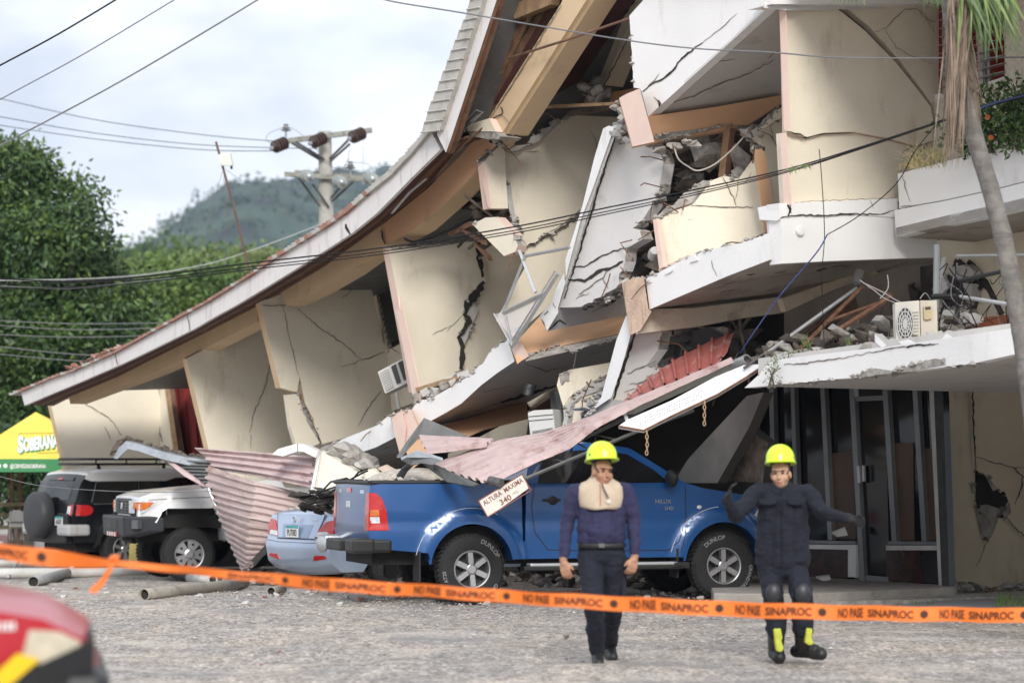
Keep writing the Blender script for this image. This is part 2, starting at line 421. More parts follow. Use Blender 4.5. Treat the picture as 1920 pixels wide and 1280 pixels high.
# ---- leaves
lf_d = mat('leaf_dark', (.028, .060, .018), .55, var=.35, scale=.6, spec=.4)
lf_m = mat('leaf_mid', (.055, .105, .028), .5, var=.3, scale=.6, spec=.4)
lf_l = mat('leaf_light', (.105, .165, .035), .5, var=.25, scale=.6, spec=.4)
lf_y = mat('leaf_yellow_green', (.16, .20, .05), .55, var=.25, scale=.6)
bark = mat('bark', (.10, .085, .07), .9, var=.3, scale=4, bump=.6, bscale=14)
def leaves(lobes, nclump, per, size, seed, droop=.4, spread=1.0, shell=.55, mats=3):
    """numpy leaf cloud: pointed leaves gathered in sprays near the surface of several lobes"""
    g = np.random.default_rng(seed); V = []; MI = []
    vol = np.array([l[1][0] * l[1][1] * l[1][2] for l in lobes]) ** .7; vol /= vol.sum()
    cnt = g.multinomial(nclump, vol)
    for (c, r), k in zip(lobes, cnt):
        d = g.normal(size=(k, 3)); d /= np.linalg.norm(d, axis=1)[:, None]
        rad = (shell + (1 - shell) * g.random(k) ** .6) * (1 + .16 * np.sin(d[:, 0] * 7 + seed) * np.sin(d[:, 2] * 6 + d[:, 1] * 5))
        P = np.array(c) + d * rad[:, None] * np.array(r)
        tone = .5 + .30 * np.sin(P[:, 0] / size * .55 + seed) * np.sin(P[:, 2] / size * .6 + P[:, 1]) + g.normal(size=k) * .22
        mi = np.where(tone < .36, 0, np.where(tone < .74, 1, 2)) if mats >= 3 else np.zeros(k, int)
        for p, dd, m_ in zip(P, d, mi):
            q = p + g.normal(size=(per, 3)) * size * 1.5 * spread * np.array([1, 1, .55])
            ax = dd * .6 + g.normal(size=(per, 3)) * .75; ax[:, 2] -= droop; ax /= np.linalg.norm(ax, axis=1)[:, None]
            sd = np.cross(ax, g.normal(size=(per, 3))); sd /= np.linalg.norm(sd, axis=1)[:, None] + 1e-9
            ln = size * g.uniform(.7, 1.3, per)[:, None]; wd = ln * .2
            mid = q + ax * ln * .45
            V.append(np.stack([q, mid + sd * wd, q + ax * ln, mid - sd * wd], 1)); MI += [m_] * per
    V = np.concatenate(V).reshape(-1, 3); return V, np.array(MI)
def leaf_obj(name, V, MI, mats, parent=None, **k):
    n = len(V) // 4; me = bpy.data.meshes.new(name)
    loc = np.array(chainloc(parent)) if parent is not None else V.mean(0) * np.array([1, 1, 0])
    me.vertices.add(n * 4); me.vertices.foreach_set('co', (V - loc).ravel())
    me.loops.add(n * 4); me.loops.foreach_set('vertex_index', np.arange(n * 4)); me.polygons.add(n)
    me.polygons.foreach_set('loop_start', np.arange(n) * 4)
    for m in mats: me.materials.append(m)
    me.polygons.foreach_set('material_index', MI.astype(np.int32)); me.update(); me.validate()
    o = bpy.data.objects.new(name, me); COL.objects.link(o)
    if parent is not None: o.parent = parent
    else: o.location = loc
    return props(o, **k)
def tree(name, label, base, lobes, nclump, per, size, seed, mats=None, group=None, trunk_r=.25, limbs=9, cat='tree', **k):
    base = Vector(base); t = thing(name, label, cat, base, group)
    V, MI = leaves(lobes, nclump, per, size, seed, **k)
    leaf_obj('crown', V, MI, mats or [lf_d, lf_m, lf_l], t)
    rr = random.Random(seed); mb = MB()
    top = Vector(lobes[0][0])
    for l in lobes[1:]:
        pass
    mids = [base + (top - base) * f + Vector((rr.uniform(-.15, .15), rr.uniform(-.15, .15), 0)) * (f * 2) for f in (0, .25, .5, .75, 1)]
    mids[0] = base - Vector((0, 0, .3))
    mb.tube(mids, [trunk_r * 1.25, trunk_r, trunk_r * .8, trunk_r * .55, trunk_r * .25], 9)
    for i in range(limbs):
        c, r = lobes[i % len(lobes)]; f = rr.uniform(.35, .8); a = base + (top - base) * f
        e = Vector(c) + Vector((rr.uniform(-.8, .8) * r[0], rr.uniform(-.8, .8) * r[1], rr.uniform(-.5, .8) * r[2]))
        m_ = a.lerp(e, .5) + Vector((0, 0, .2)); mb.tube([a, m_, e], [trunk_r * .42, trunk_r * .25, trunk_r * .08], 6)
    mb.build('trunk', bark, t, smooth=True)
    return t
def lob(px, py, Y, rx, rz, ry=None):         # a crown lobe centred at a pixel, radii in metres
    return (tuple(PY(px, py, Y)), (rx, ry or rx, rz))
tb = PG(60, 930); tb = Vector((PY(40, 800, 60).x, 60, gz(-12, 60)))
tree('large_tree', 'tall dense dark green tree at the left edge behind the yellow tent', tb,
     [lob(30, 520, 60, 1.9, 2.2), lob(-10, 330, 60, 1.25, .9), lob(50, 310, 60, .55, .45), lob(115, 390, 60, .95, .7), lob(90, 460, 59, 1.4, .9), lob(175, 560, 60, 1.0, .7),
      lob(150, 480, 61, .6, .45), lob(60, 640, 59, 1.7, 1.0), lob(195, 600, 59.5, 1.05, .62), lob(165, 680, 59, 1.2, .7), lob(60, 740, 59, 1.5, .8), lob(-20, 700, 58.5, 1.2, 1.6), lob(-50, 450, 60, 1.2, 1.4), lob(20, 800, 58, 1.0, .5), lob(245, 590, 60, .5, .35), lob(108, 340, 60, .35, .25), lob(5, 280, 60, .4, .22), lob(150, 435, 60, .35, .25), lob(205, 520, 60, .4, .25), lob(180, 500, 60, .35, .3)],
     4600, 12, .19, 5, trunk_r=.28, limbs=14)
mg = [lf_m, lf_l, lf_y]
tree('roadside_tree', 'lighter green bushy tree showing between the large tree and the roof', (PY(330, 700, 84).x, 84, -.6),
     [lob(300, 575, 84, 2.0, 1.5), lob(370, 560, 85, 1.6, 1.3), lob(250, 590, 83, 1.4, 1.2), lob(430, 545, 86, 1.3, 1.0), lob(300, 660, 82, 2.2, 1.4)], 1500, 11, .26, 9, mats=[lf_m, lf_l, lf_l], trunk_r=.2)
for i, (px, py, Y, rx, rz, sd) in enumerate([(270, 530, 150, 3.0, 1.6, 21), (345, 522, 160, 3.2, 1.8, 22), (425, 517, 155, 2.6, 1.5, 23), (485, 512, 150, 2.2, 1.5, 24), (225, 545, 145, 2.6, 1.5, 25), (395, 545, 140, 3.5, 1.8, 26)]):
    c = PY(px, py, Y)
    tree('hillside_tree', ['round green tree on the slope right of the large tree', 'broad green tree on the slope under the left foot of the mountain',
         'green tree on the slope left of the antenna mast', 'yellowish green tree at the foot of the antenna mast', 'green tree on the slope touching the large tree', 'wide green tree low on the slope above the roof edge'][i],
         (c.x, Y, -.6), [lob(px, py, Y, rx, rz), lob(px - rx * 12, py + 18, Y, rx * .7, rz * .8), lob(px + rx * 12, py + 14, Y, rx * .7, rz * .8), lob(px, py + 60, Y, rx, rz * 1.2)], 700, 10, .42, sd,
         mats=[lf_l, lf_y, lf_y] if i in (2, 3) else [lf_m, lf_l, lf_y], group='trees on the slope behind the roof', trunk_r=.2, limbs=4)

# ---- mountain and nearer ridge
hillm = mat('forest_hill', (.030, .052, .036), .95, var=.85, scale=.03, dirt=(.085, .10, .05), dpos=.55, dscale=.014, bump=1, bscale=.05, det=9)
hillm2 = mat('near_hill', (.075, .105, .045), .95, var=.5, scale=.06, dirt=(.19, .175, .09), dpos=.56, dscale=.03, det=9)
def ridge(name, prof, Y, depth, m, seed, rough, forest=0, fs_=9):
    g = np.random.default_rng(seed); mb = MB(); nx, ny = 150, 40
    P = [PY(px, py, Y) for px, py in prof]; X = np.linspace(P[0].x, P[-1].x, nx); Hh = np.interp(X, [p.x for p in P], [p.z for p in P])
    nzv = g.normal(size=(ny, nx))
    for _ in range(1): nzv = (nzv + np.roll(nzv, 1, 1) + np.roll(nzv, 1, 0)) / 2
    big = np.sin(X[None, :] * 9 / (X[-1] - X[0]) * 3 + np.linspace(0, 5, ny)[:, None] * 1.3) * .06
    for j in range(ny):
        f = j / (ny - 1)                       # 0 = foot near us, 1 = behind the crest
        h = math.sin(min(1, f / .7) * math.pi / 2) if f < .7 else math.cos((f - .7) / .3 * 1.2)
        for i in range(nx):
            z = -2 + (Hh[i] + 2) * h * (1 + big[j, i] * (f < .6)) + nzv[j, i] * rough * (.4 + h)
            mb.v.append((X[i], Y + (f - .7) * depth, z))
    for j in range(ny - 1):
        for i in range(nx - 1):
            a = j * nx + i; mb.f.append((a, a + 1, a + nx + 1, a + nx)); mb.m.append(0)
    if forest:
        q = np.array(mb.v)[g.integers(0, nx * int(ny * .75), forest)] + g.normal(size=(forest, 3)) * np.array([X[1] - X[0], depth / ny, 1]) * .5 - np.array([0, 0, 3.5])
        V, MI = leaves([(tuple(p), (fs_, fs_, fs_ * .7)) for p in q[:2600]], forest, 5, fs_, seed + 60, spread=.8); V = V
        leaf_obj(name + '_wood', V, MI, [lf_d, lf_d, lf_m], kind='stuff', label='distant trees covering the ' + name)
    return mb.build(name, m, smooth=True, sharp=0, kind='structure', recalc=False)
ridge('mountain', [(-400, 560), (0, 525), (180, 500), (260, 492), (340, 470), (400, 452), (450, 415), (500, 382), (545, 358), (580, 346), (620, 340), (690, 338), (760, 345), (850, 372), (1000, 430), (1300, 540)], 1500, 900, hillm, 3, 1.0, 9000, 3.4)
ridge('foothill', [(-300, 560), (60, 525), (200, 496), (262, 487), (300, 480), (325, 472), (350, 480), (400, 492), (470, 500), (560, 515), (800, 560), (1200, 640)], 520, 300, hillm2, 4, .5)
# far-off wood on the foothill: uncountable crowns
mb_l = []; mi_l = []
g = np.random.default_rng(8); lobes = []
for k in range(170):
    px = g.uniform(190, 640); py = np.interp(px, [190, 330, 470, 640], [500, 487, 505, 535]) + g.uniform(0, 60); Y = g.uniform(330, 420)
    lobes.append(lob(px, py, Y, g.uniform(2.5, 5), g.uniform(2, 3.6)))
V, MI = leaves(lobes, 2600, 9, 1.15, 31, spread=.9)
leaf_obj('far_wood', V, MI, [lf_d, lf_m, lf_l], kind='stuff', label='distant woodland covering the low hill')

# ---- air
hz = MB().box((0, 900, 118), (3400, 2200, 260))
hm = bpy.data.materials.new('haze_air'); hm.use_nodes = True; nt = hm.node_tree; nt.nodes.clear()
o_ = N(nt, 'ShaderNodeOutputMaterial'); v_ = N(nt, 'ShaderNodeVolumePrincipled'); v_.inputs['Color'].default_value = (.62, .78, 1, 1)
v_.inputs['Density'].default_value = .00016; v_.inputs['Anisotropy'].default_value = .2
nt.links.new(v_.outputs[0], o_.inputs['Volume'])
HAZE = hz.build('haze', hm, kind='stuff', label='thin bluish haze in the air')
# ============================================================ the collapsed building
def chunk_geo(r, flat=.7, n=13, rnd=random):
    bm = bmesh.new()
    for _ in range(n):
        v = Vector((rnd.gauss(0, 1), rnd.gauss(0, 1), rnd.gauss(0, 1))).normalized()
        bm.verts.new((v.x * r * rnd.uniform(.75, 1.25), v.y * r * rnd.uniform(.7, 1.1), v.z * r * flat * rnd.uniform(.7, 1.1)))
    bmesh.ops.convex_hull(bm, input=bm.verts)
    bmesh.ops.delete(bm, geom=[v for v in bm.verts if not v.link_faces], context='VERTS')
    bm.verts.index_update()
    vs = [v.co.copy() for v in bm.verts]; fs = [tuple(v.index for v in f.verts) for f in bm.faces]; bm.free(); return vs, fs
def add_chunk(mb, c, r, flat=.7, mi=0, rot=None, st=(1, 1, 1)):
    vs, fs = chunk_geo(r, flat); E = Euler(rot or (random.uniform(-.5, .5), random.uniform(-.5, .5), random.uniform(0, 6))).to_matrix()
    mb.add([Vector(c) + E @ Vector((v.x * st[0], v.y * st[1], v.z * st[2])) for v in vs], fs, mi)
def inpoly(p, poly):
    c = False; n = len(poly)
    for i in range(n):
        a, b = poly[i], poly[i - 1]
        if (a[1] > p[1]) != (b[1] > p[1]) and p[0] < (b[0] - a[0]) * (p[1] - a[1]) / (b[1] - a[1]) + a[0]: c = not c
    return c
def scatter(poly, n):
    x0, x1 = min(p[0] for p in poly), max(p[0] for p in poly); y0, y1 = min(p[1] for p in poly), max(p[1] for p in poly); o = []
    while len(o) < n:
        p = (random.uniform(x0, x1), random.uniform(y0, y1))
        if inpoly(p, poly): o.append(p)
    return o
def rubble(name, poly, n, r, offs, mats, parent, flat=.6, sticks=0, label=None):
    mb = MB()
    for p in scatter(poly, n):
        add_chunk(mb, PF(*p, random.uniform(*offs)), random.uniform(*r), flat, random.randrange(len(mats)), st=(random.uniform(.8, 1.7), 1, 1))
    for p in scatter(poly, sticks):
        a = PF(*p, random.uniform(*offs)); d = Vector((random.uniform(-1, 1), random.uniform(-.4, .4), random.uniform(-1, 1))).normalized() * random.uniform(.2, .6)
        mb.tube([a - d, a + d], random.uniform(.012, .03), 5, random.randrange(len(mats)))
    return mb.build(name, mats, parent, kind='stuff', label=label)
base = PF(900, 900, 0); base.z = 0
B = thing('collapsed_building', 'cream and white hotel building, several storeys folded down to the left under a sagging roof', 'building', base)
CO = [cream, cream, conc]
WH = [white, white, conc]
in_ = lambda k: NI * k
ub = lambda k: U * k
aw = lambda k: Vector((.03, 1, 0)) * k

# ---- roof: fascia boards, tile ends, roof sheet, dark boarded eave
OFR = -.7
topA = [(39, 733), (95, 709), (132, 697), (160, 685), (215, 661), (287, 621), (350, 587), (390, 565), (433, 538), (475, 512), (510, 487), (567, 452), (615, 422), (650, 397), (692, 360), (730, 330), (767, 292), (807, 245)]
botA = [(46, 760), (100, 737), (132, 724), (158, 713), (220, 686), (290, 653), (357, 620), (410, 590), (445, 571), (480, 550), (534, 517), (576, 491), (617, 465), (657, 439), (705, 401), (736, 370), (769, 336), (826, 280)]
pf = FAC(OFR)
for a, b in ((0, 4), (4, 6), (6, 13), (13, 17)):
    t = [pf(x + (1 if i == a and a else 0), y) for i, (x, y) in enumerate(topA) if a <= i <= b]; u_ = [pf(x + (1 if i == a and a else 0), y) for i, (x, y) in enumerate(botA) if a <= i <= b]
    mb = MB(); n = len(t)
    e = NI * .05
    vs = t + u_ + [p + e for p in t] + [p + e for p in u_]
    fs = [(i, i + 1, n + i + 1, n + i) for i in range(n - 1)] + [(2 * n + i + 1, 2 * n + i, 3 * n + i, 3 * n + i + 1) for i in range(n - 1)]
    fs += [(n + i, n + i + 1, 3 * n + i + 1, 3 * n + i) for i in range(n - 1)] + [(i + 1, i, 2 * n + i, 2 * n + i + 1) for i in range(n - 1)] + [(0, n, 3 * n, 2 * n), (n - 1, 2 * n - 1, 4 * n - 1, 3 * n - 1)]
    mb.add(vs, fs); mb.build('fascia_board', whitef, B)
cracks(B, FAC(OFR), [(3.5, [(648, 420), (652, 432), (657, 440)]), (2, [(351, 588), (354, 604), (356, 619)]), (2, [(216, 663), (221, 685)]), (5, [(716, 338), (722, 331), (731, 327)]), (3, [(768, 291), (774, 286), (778, 279)]), (1.8, [(232, 653), (240, 650)])])
# upper fascia board, torn off and standing on end
wall('fascia_board', FAC(OFR - .08), [(819, 252), (902, -8), (934, -8), (845, 262), (836, 286)], in_(.05), [whitef, wood, wood], B)
wall('fascia_board_edge', FAC(OFR + .02), [(845, 262), (934, -8), (938, -8), (849, 264), (838, 287)], in_(.1), [wood, wood, wood], B)
# roof sheet above
mb = MB(); t = [PF(x, y - 1, OFR) for x, y in [(22, 739)] + topA] + [PF(826, 175, OFR), PF(868, 60, OFR), PF(905, -40, OFR)]
s_ = [p + NI * 8 + Z * .35 for p in t]; n = len(t)
mb.add(t + s_, [(i, i + 1, n + i + 1, n + i) for i in range(n - 1)]); mb.build('roof_sheet', sheetg, B)
def along(poly, step):
    o = []; carry = 0
    for i in range(len(poly) - 1):
        a, b = poly[i], poly[i + 1]; L_ = math.hypot(b[0] - a[0], b[1] - a[1]); d = carry
        while d < L_:
            f = d / L_; o.append((a[0] + (b[0] - a[0]) * f, a[1] + (b[1] - a[1]) * f, (b[0] - a[0]) / L_, (b[1] - a[1]) / L_)); d += step
        carry = d - L_
    return o
for x, y, tx, ty in along([(18, 741)] + topA, 8.6):
    nx, ny = ty, -tx
    h = (4.5 if x < 480 else 6.5 + 3.5 * max(0, (x - 480) / 330)) * random.uniform(.85, 1.15); l_ = 8.9
    red = x < 690 and (random.random() < .75)
    P_ = [(x + nx * 1, y + ny * 1 + 1), (x + tx * l_ + nx * .5, y + ty * l_ + ny * .5 + 1), (x + tx * l_ + nx * (h - 1.5), y + ty * l_ + ny * (h - 1.5)), (x + nx * (h + .8), y + ny * (h + .8))]
    MB().prism([PF(a, b, OFR - .06) for a, b in P_], NI * .5).build('roof_tile', tilem if red else tileg, B)
for k in range(12):                          # broken tiles lying near the low end
    x = random.uniform(120, 220); y = np.interp(x, [p[0] for p in topA], [p[1] for p in topA]) - random.uniform(4, 9)
    add = MB(); add_chunk(add, PF(x, y, OFR + .15), random.uniform(.06, .12), .4, 0); add.build('roof_tile', tilem, B)
lft = [(790, 250), (807, 200), (828, 150), (850, 85), (866, 50), (880, 6), (886, -12)]; rgt = [(821, 250), (838, 198), (856, 146), (876, 82), (889, 46), (902, 2), (906, -12)]
ti = along(lft, 20.5)
for k, (x, y, tx, ty) in enumerate(ti):
    rx = np.interp(y, [p[1] for p in rgt[::-1]], [p[0] for p in rgt[::-1]]) + 3; j = random.uniform(-2, 2)
    P_ = [(x + j, y - 1), (rx, y - 6), (rx + 8, y - 27), (x + j + 5, y - 20)]
    MB().prism([PF(a, b, OFR - .15) for a, b in P_], NI * .3 + Z * .02).build('roof_tile', tileg, B)
    MB().tube([PF(x + j - 1, y - 1, OFR - .16), PF(rx, y - 6, OFR - .16)], .012, 5).build('roof_tile_lip', tileg, B)
# boarded eave between fascia and beam
eave_t = [(60, 756), (132, 726), (220, 688), (357, 622), (480, 552), (617, 467), (705, 403), (769, 338), (826, 282), (850, 262)]
eave_b = [(100, 758), (132, 742), (220, 706), (345, 642), (480, 575), (600, 505), (710, 425), (805, 352), (880, 270), (930, 240)]
mb = MB()
for k in range(4):
    f0, f1 = k / 4, (k + 1) / 4 - .02
    r0 = [PF(a[0] + (b[0] - a[0]) * f0, a[1] + (b[1] - a[1]) * f0, OFR + .05 + .85 * f0) for a, b in zip(eave_t, eave_b)]
    r1 = [PF(a[0] + (b[0] - a[0]) * f1, a[1] + (b[1] - a[1]) * f1, OFR + .05 + .85 * f1 + .02 * k) for a, b in zip(eave_t, eave_b)]
    n = len(r0); m_ = MB(); m_.add(r0 + r1, [(i, i + 1, n + i + 1, n + i) for i in range(n - 1)])
    o = m_.build('eave_board', wood if k % 2 else dred, B); o.modifiers.new('t', 'SOLIDIFY').thickness = .03
for a, b in (((735, 400), (800, 335)), ((560, 520), (650, 460)), ((820, 330), (905, 240)), ((380, 622), (420, 600)), ((720, 402), (775, 352))):
    MB().tube([PF(*a, -.35), PF((a[0] + b[0]) / 2, (a[1] + b[1]) / 2 - 6, -.4), PF(*b, -.3)], .02, 5, flat=.4).build('loose_batten', wood if a[0] != 735 else alu, B)
# ---- tie beams under the eave
wall('eave_beam', FAC(.1), [(128, 741), (220, 705), (345, 640), (480, 572), (483, 603), (350, 671), (285, 700), (132, 757)], in_(.3), [peachl, peachl, conc], B)
wall('eave_beam', FAC(.1), [(523, 543), (590, 503), (712, 424), (805, 350), (880, 267), (917, 255), (930, 262), (903, 310), (842, 375), (780, 430), (722, 461), (650, 513), (590, 548), (537, 573)], in_(.3), [peachl, peachl, conc], B)
wall('eave_beam', FAC(.06), [(713, 425), (805, 351), (880, 268), (917, 256), (929, 263), (903, 309), (842, 374), (780, 429), (722, 460)], in_(.05), [peach, peachl, conc], B)
cracks(B, FAC(.04), [(3, [(714, 432), (719, 450), (722, 458)])])

# ---- lower storey: partition walls seen edge on, and recess walls behind them
w0 = FIN(105, 800); w0 = Plane(w0.p + U * 1.3, U); wall('partition_wall', w0, [(92, 743), (128, 741), (133, 757), (287, 700), (300, 745), (304, 900), (128, 900)], ub(.16), [cream, peachl, conc], B)
cracks(B, w0, [(1.5, [(160, 757), (205, 783), (228, 815)]), (1.2, [(196, 800), (208, 825)]), (1, [(128, 748), (150, 752)])])
STRIP = Plane(w0(300, 760), NI)
wall('recess_wall', STRIP, [(280, 702), (306, 692), (334, 862), (334, 900), (300, 900), (300, 745)], in_(.15), [cream, cream, conc], B)
cracks(B, STRIP, [(2.4, [(283, 703), (287, 735), (296, 790), (304, 828)])])
fr = wall('door_frame', Plane(STRIP.p - NI * .04, NI), [(304, 692), (312, 689), (338, 868), (328, 868)], in_(.1), [woodl, wood, wood], B)
mb = MB(); pc = Plane(STRIP.p + NI * .25, NI)
for k in range(10):
    x = 308 + k * 9
    mb.prism([pc(x, 660), pc(x + 9.5, 655), pc(x + 9.5 + 16, 900), pc(x + 14, 900)], NI * (.02 if k % 2 else .07) - NI * (.06 * (k % 2)))
mb.build('curtain', curtain, B)
w1 = FIN(368, 760); wall('partition_wall', w1, [(350, 672), (484, 602), (506, 655), (526, 728), (545, 760), (545, 900), (402, 900), (391, 842)], ub(.16), [cream, peachl, conc], B)
cracks(B, w1, [(1.3, [(507, 682), (497, 725), (478, 770), (468, 810)]), (1, [(470, 815), (471, 840)])])
w2 = FIN(500, 640); wall('partition_wall', w2, [(484, 552), (526, 536), (538, 573), (590, 549), (650, 514), (690, 514), (722, 654), (757, 646), (778, 752), ('J', 3), (727, 778), ('J', 3), (700, 806), (604, 832), ('J', 2), (572, 757), (562, 705), (557, 735), (526, 727)], ub(.16), [cream, peachl, conc], B)
cracks(B, w2, [(1.6, [(492, 572), (530, 573), (575, 571)]), (1.3, [(531, 574), (540, 620), (552, 670), (560, 704)]), (1.5, [(557, 578), (600, 615), (645, 645), (678, 674)]), (1.5, [(678, 675), (700, 668), (722, 660)]), (1.6, [(714, 733), (690, 765), (672, 798)]), (1, [(640, 688), (678, 675)]), (1, [(640, 560), (665, 540), (690, 525)])])
wall('partition_wall', w2, [(537, 740), (560, 738), ('J', 2), (575, 790), (600, 830), (560, 850), (545, 800)], ub(.1), [cream, cream, conc], B)
wall('broken_column', Plane(w2.p - U * -.05, U), [(560, 706), (566, 725), (562, 745), ('J', 2.5), (577, 765), (590, 805), ('J', 2.5), (600, 832), (578, 832), ('J', 3), (562, 780), ('J', 3), (556, 750)], ub(.2), [conc, conc, conc], B)
# window with louvres beside it
wp = Plane(w2(720, 590) + NI * .12, NI)
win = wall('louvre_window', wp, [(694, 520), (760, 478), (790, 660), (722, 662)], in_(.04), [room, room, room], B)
gl = glassmat('louvre_glass', (.085, .095, .075), .25)
for k in range(11):
    f = k / 11; y0 = 524 + f * 122
    MB().prism([Plane(wp.p - NI * .03, NI)(697 + f * 28, y0 + 2), Plane(wp.p - NI * .03, NI)(772 + f * 10, y0 - 30), Plane(wp.p - NI * .08, NI)(773 + f * 10, y0 - 19), Plane(wp.p - NI * .08, NI)(699 + f * 28, y0 + 12.5)], NI * .008).build('louvre', gl, win)
wall('window_jamb', Plane(wp.p - NI * .1, NI), [(692, 520), (698, 518), (726, 660), (721, 664)], in_(.12), [cream, cream, cream], B)
wall('window_head', Plane(wp.p - NI * .06, NI), [(640, 520), (690, 514), (760, 470), (760, 490), (698, 526)], in_(.1), [creamd, creamd, cream], B)
wall('sill_wall', Plane(wp.p - NI * .05, NI), [(722, 656), ('J', 1.5), (740, 650), (758, 640), (782, 752), (735, 770)], in_(.12), [cream, cream, conc], B)
cracks(B, Plane(wp.p - NI * .05, NI), [(1.5, [(726, 650), (738, 655), (749, 662)]), (2.6, [(722, 661), (727, 654), (737, 651)])])
# pink edged wall
w3 = FIN(750, 600); wall('partition_wall', w3, [(729, 466), ('J', 1), (890, 452), ('J', 3), (904, 495), (911, 527), ('J', 2), (878, 566), ('J', 2), (867, 587), (875, 600), ('J', 2), (857, 632), (866, 649), (866, 690), ('J', 3), (840, 715), (787, 728), (778, 735)], ub(.16), [cream, pink, conc], B)
wall('pilaster', FAC(0), [(717, 462), (730, 460), (789, 738), (790, 752), (776, 753)], in_(.015), [pink, pink, conc], B)
wall('partition_wall', Plane(w3.p + U * .14, U), [(888, 566), (918, 520), (907, 470), (935, 450), (985, 470), (1000, 560), (955, 650), (870, 712), (866, 690), ('J', 3), (870, 655), (860, 632), ('J', 3), (884, 602)], aw(.16), [cream, cream, conc], B)
wall('broken_edge', Plane(w3.p + U * .02, U), [(880, 566), ('J', 3), (893, 568), ('J', 3), (898, 582), (886, 606), ('J', 2), (876, 634), (868, 652), (860, 634), ('J', 3), (872, 600), (866, 588)], aw(.1), [concl, conc, conc], B)
cracks(B, w3, [(7, [(893, 454), (900, 490), (905, 520)]), (13, [(908, 528), (894, 550), (878, 568), (872, 590)]), (9, [(869, 588), (880, 603), (868, 622), (858, 634)]), (9, [(859, 632), (868, 650), (867, 672), (864, 692)]), (1, [(868, 590), (845, 612), (838, 622)]), (1.2, [(735, 467), (800, 462), (860, 452)]), (1, [(845, 610), (810, 628)])])
rec = FAC(2.7)
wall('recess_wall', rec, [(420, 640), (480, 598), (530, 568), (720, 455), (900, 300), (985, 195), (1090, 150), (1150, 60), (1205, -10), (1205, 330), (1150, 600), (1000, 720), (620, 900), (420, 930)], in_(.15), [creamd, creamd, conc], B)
# blockwork crumbling along the slab edge
for i in range(11):
    f = i / 10; mb = MB(); px, py = 786 + 88 * f, 744 - 40 * f + random.uniform(-4, 4)
    MB().box(PF(px, py, .05 + .1 * (i % 2)), (.17, .2, .1), rot=(random.uniform(-.3, .3), random.uniform(-.5, -.2), random.uniform(-.4, .4))).build('broken_block', concl if i % 3 else conc, B, bevel=.012)
wall('broken_wall_base', FAC(.12), [(778, 750), ('J', 3), (786, 725), (845, 706), ('J', 3), (868, 700), (872, 715), ('J', 3), (800, 752)], in_(.1), [conc, conc, conc], B)
wall('loose_board', FAC(-.02), [(778, 727), (862, 703), (866, 708), (782, 735)], in_(.06), [woodl, woodl, woodl], B)
# white slab edge and its soffit
wall('floor_slab_edge', FAC(-.15), [(772, 768), (779, 757), ('J', 2.5), (820, 740), (865, 714), ('J', 4), (905, 682), (920, 656), ('J', 4), (952, 636), (965, 677), (935, 697), (902, 722), (865, 756), (840, 771), (785, 801)], aw(.08), WH, B)
wall('floor_slab_edge', FAC(-.15), [(620, 834), ('J', 3), (640, 824), (707, 797), ('J', 3), (731, 779), (742, 819), (705, 838), (670, 850), (640, 843)], aw(.08), WH, B)
sp = PL3((785, 800, .0), (965, 678, .0), (1060, 700, 1.5))
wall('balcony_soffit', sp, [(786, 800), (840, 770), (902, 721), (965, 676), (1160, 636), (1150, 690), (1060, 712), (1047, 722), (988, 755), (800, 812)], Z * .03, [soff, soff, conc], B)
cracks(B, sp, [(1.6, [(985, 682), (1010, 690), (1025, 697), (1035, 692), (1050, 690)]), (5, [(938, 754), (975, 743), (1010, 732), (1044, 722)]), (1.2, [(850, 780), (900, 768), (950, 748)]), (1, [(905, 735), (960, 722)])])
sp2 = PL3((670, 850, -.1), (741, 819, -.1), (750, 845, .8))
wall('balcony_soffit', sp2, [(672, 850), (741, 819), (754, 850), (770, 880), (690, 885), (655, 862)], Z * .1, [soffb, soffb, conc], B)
wall('slab_pilaster', FAC(-.3), [(733, 781), ('J', 2), (754, 770), (762, 800), (757, 845), (750, 852), (740, 815)], aw(.2), [pink, pink, conc], B)
wall('slab_pilaster', FAC(-.28), [(754, 771), ('J', 2), (770, 767), (786, 803), (762, 838), (757, 845)], aw(.2), [pink, peach, conc], B)
wall('cross_beam', PL3((800, 800, .2), (985, 752, 1.6), (875, 816, .2)), [(760, 838), (815, 802), (985, 752), (992, 784), (905, 806), (820, 845), (770, 880)], aw(.25), [peach, peach, conc], B)
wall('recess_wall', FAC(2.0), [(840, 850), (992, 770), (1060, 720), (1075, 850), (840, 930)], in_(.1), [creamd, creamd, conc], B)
dfp = FAC(1.75)
wall('door_frame', dfp, [(988, 755), (1042, 722), (1046, 730), (994, 764)], in_(.08), [cream, creamd, cream], B)
wall('door_frame', dfp, [(1030, 735), (1040, 730), (1046, 800), (1036, 800)], in_(.08), [alu, alu, alu], B)
wall('door_opening', FAC(1.9), [(994, 764), (1036, 738), (1050, 830), (985, 830)], in_(.05), [dred, dred, dred], B)
MB().tube([PF(1082, 655, .7), PF(1076, 690, .75)], .012, 6).build('pipe', alu, B)
cl = MB(); Mx = Matrix.Translation(PF(994, 722, .75)) @ Euler((.1, .25, 0)).to_matrix().to_4x4()
cl.lathe([(0, .02), (.085, .02), (.085, -.04), (.07, -.05), (.07, -.12), (.05, -.135), (0, -.135)], Mx, 18)
cl.build('ceiling_lamp', metal, B, smooth=True)

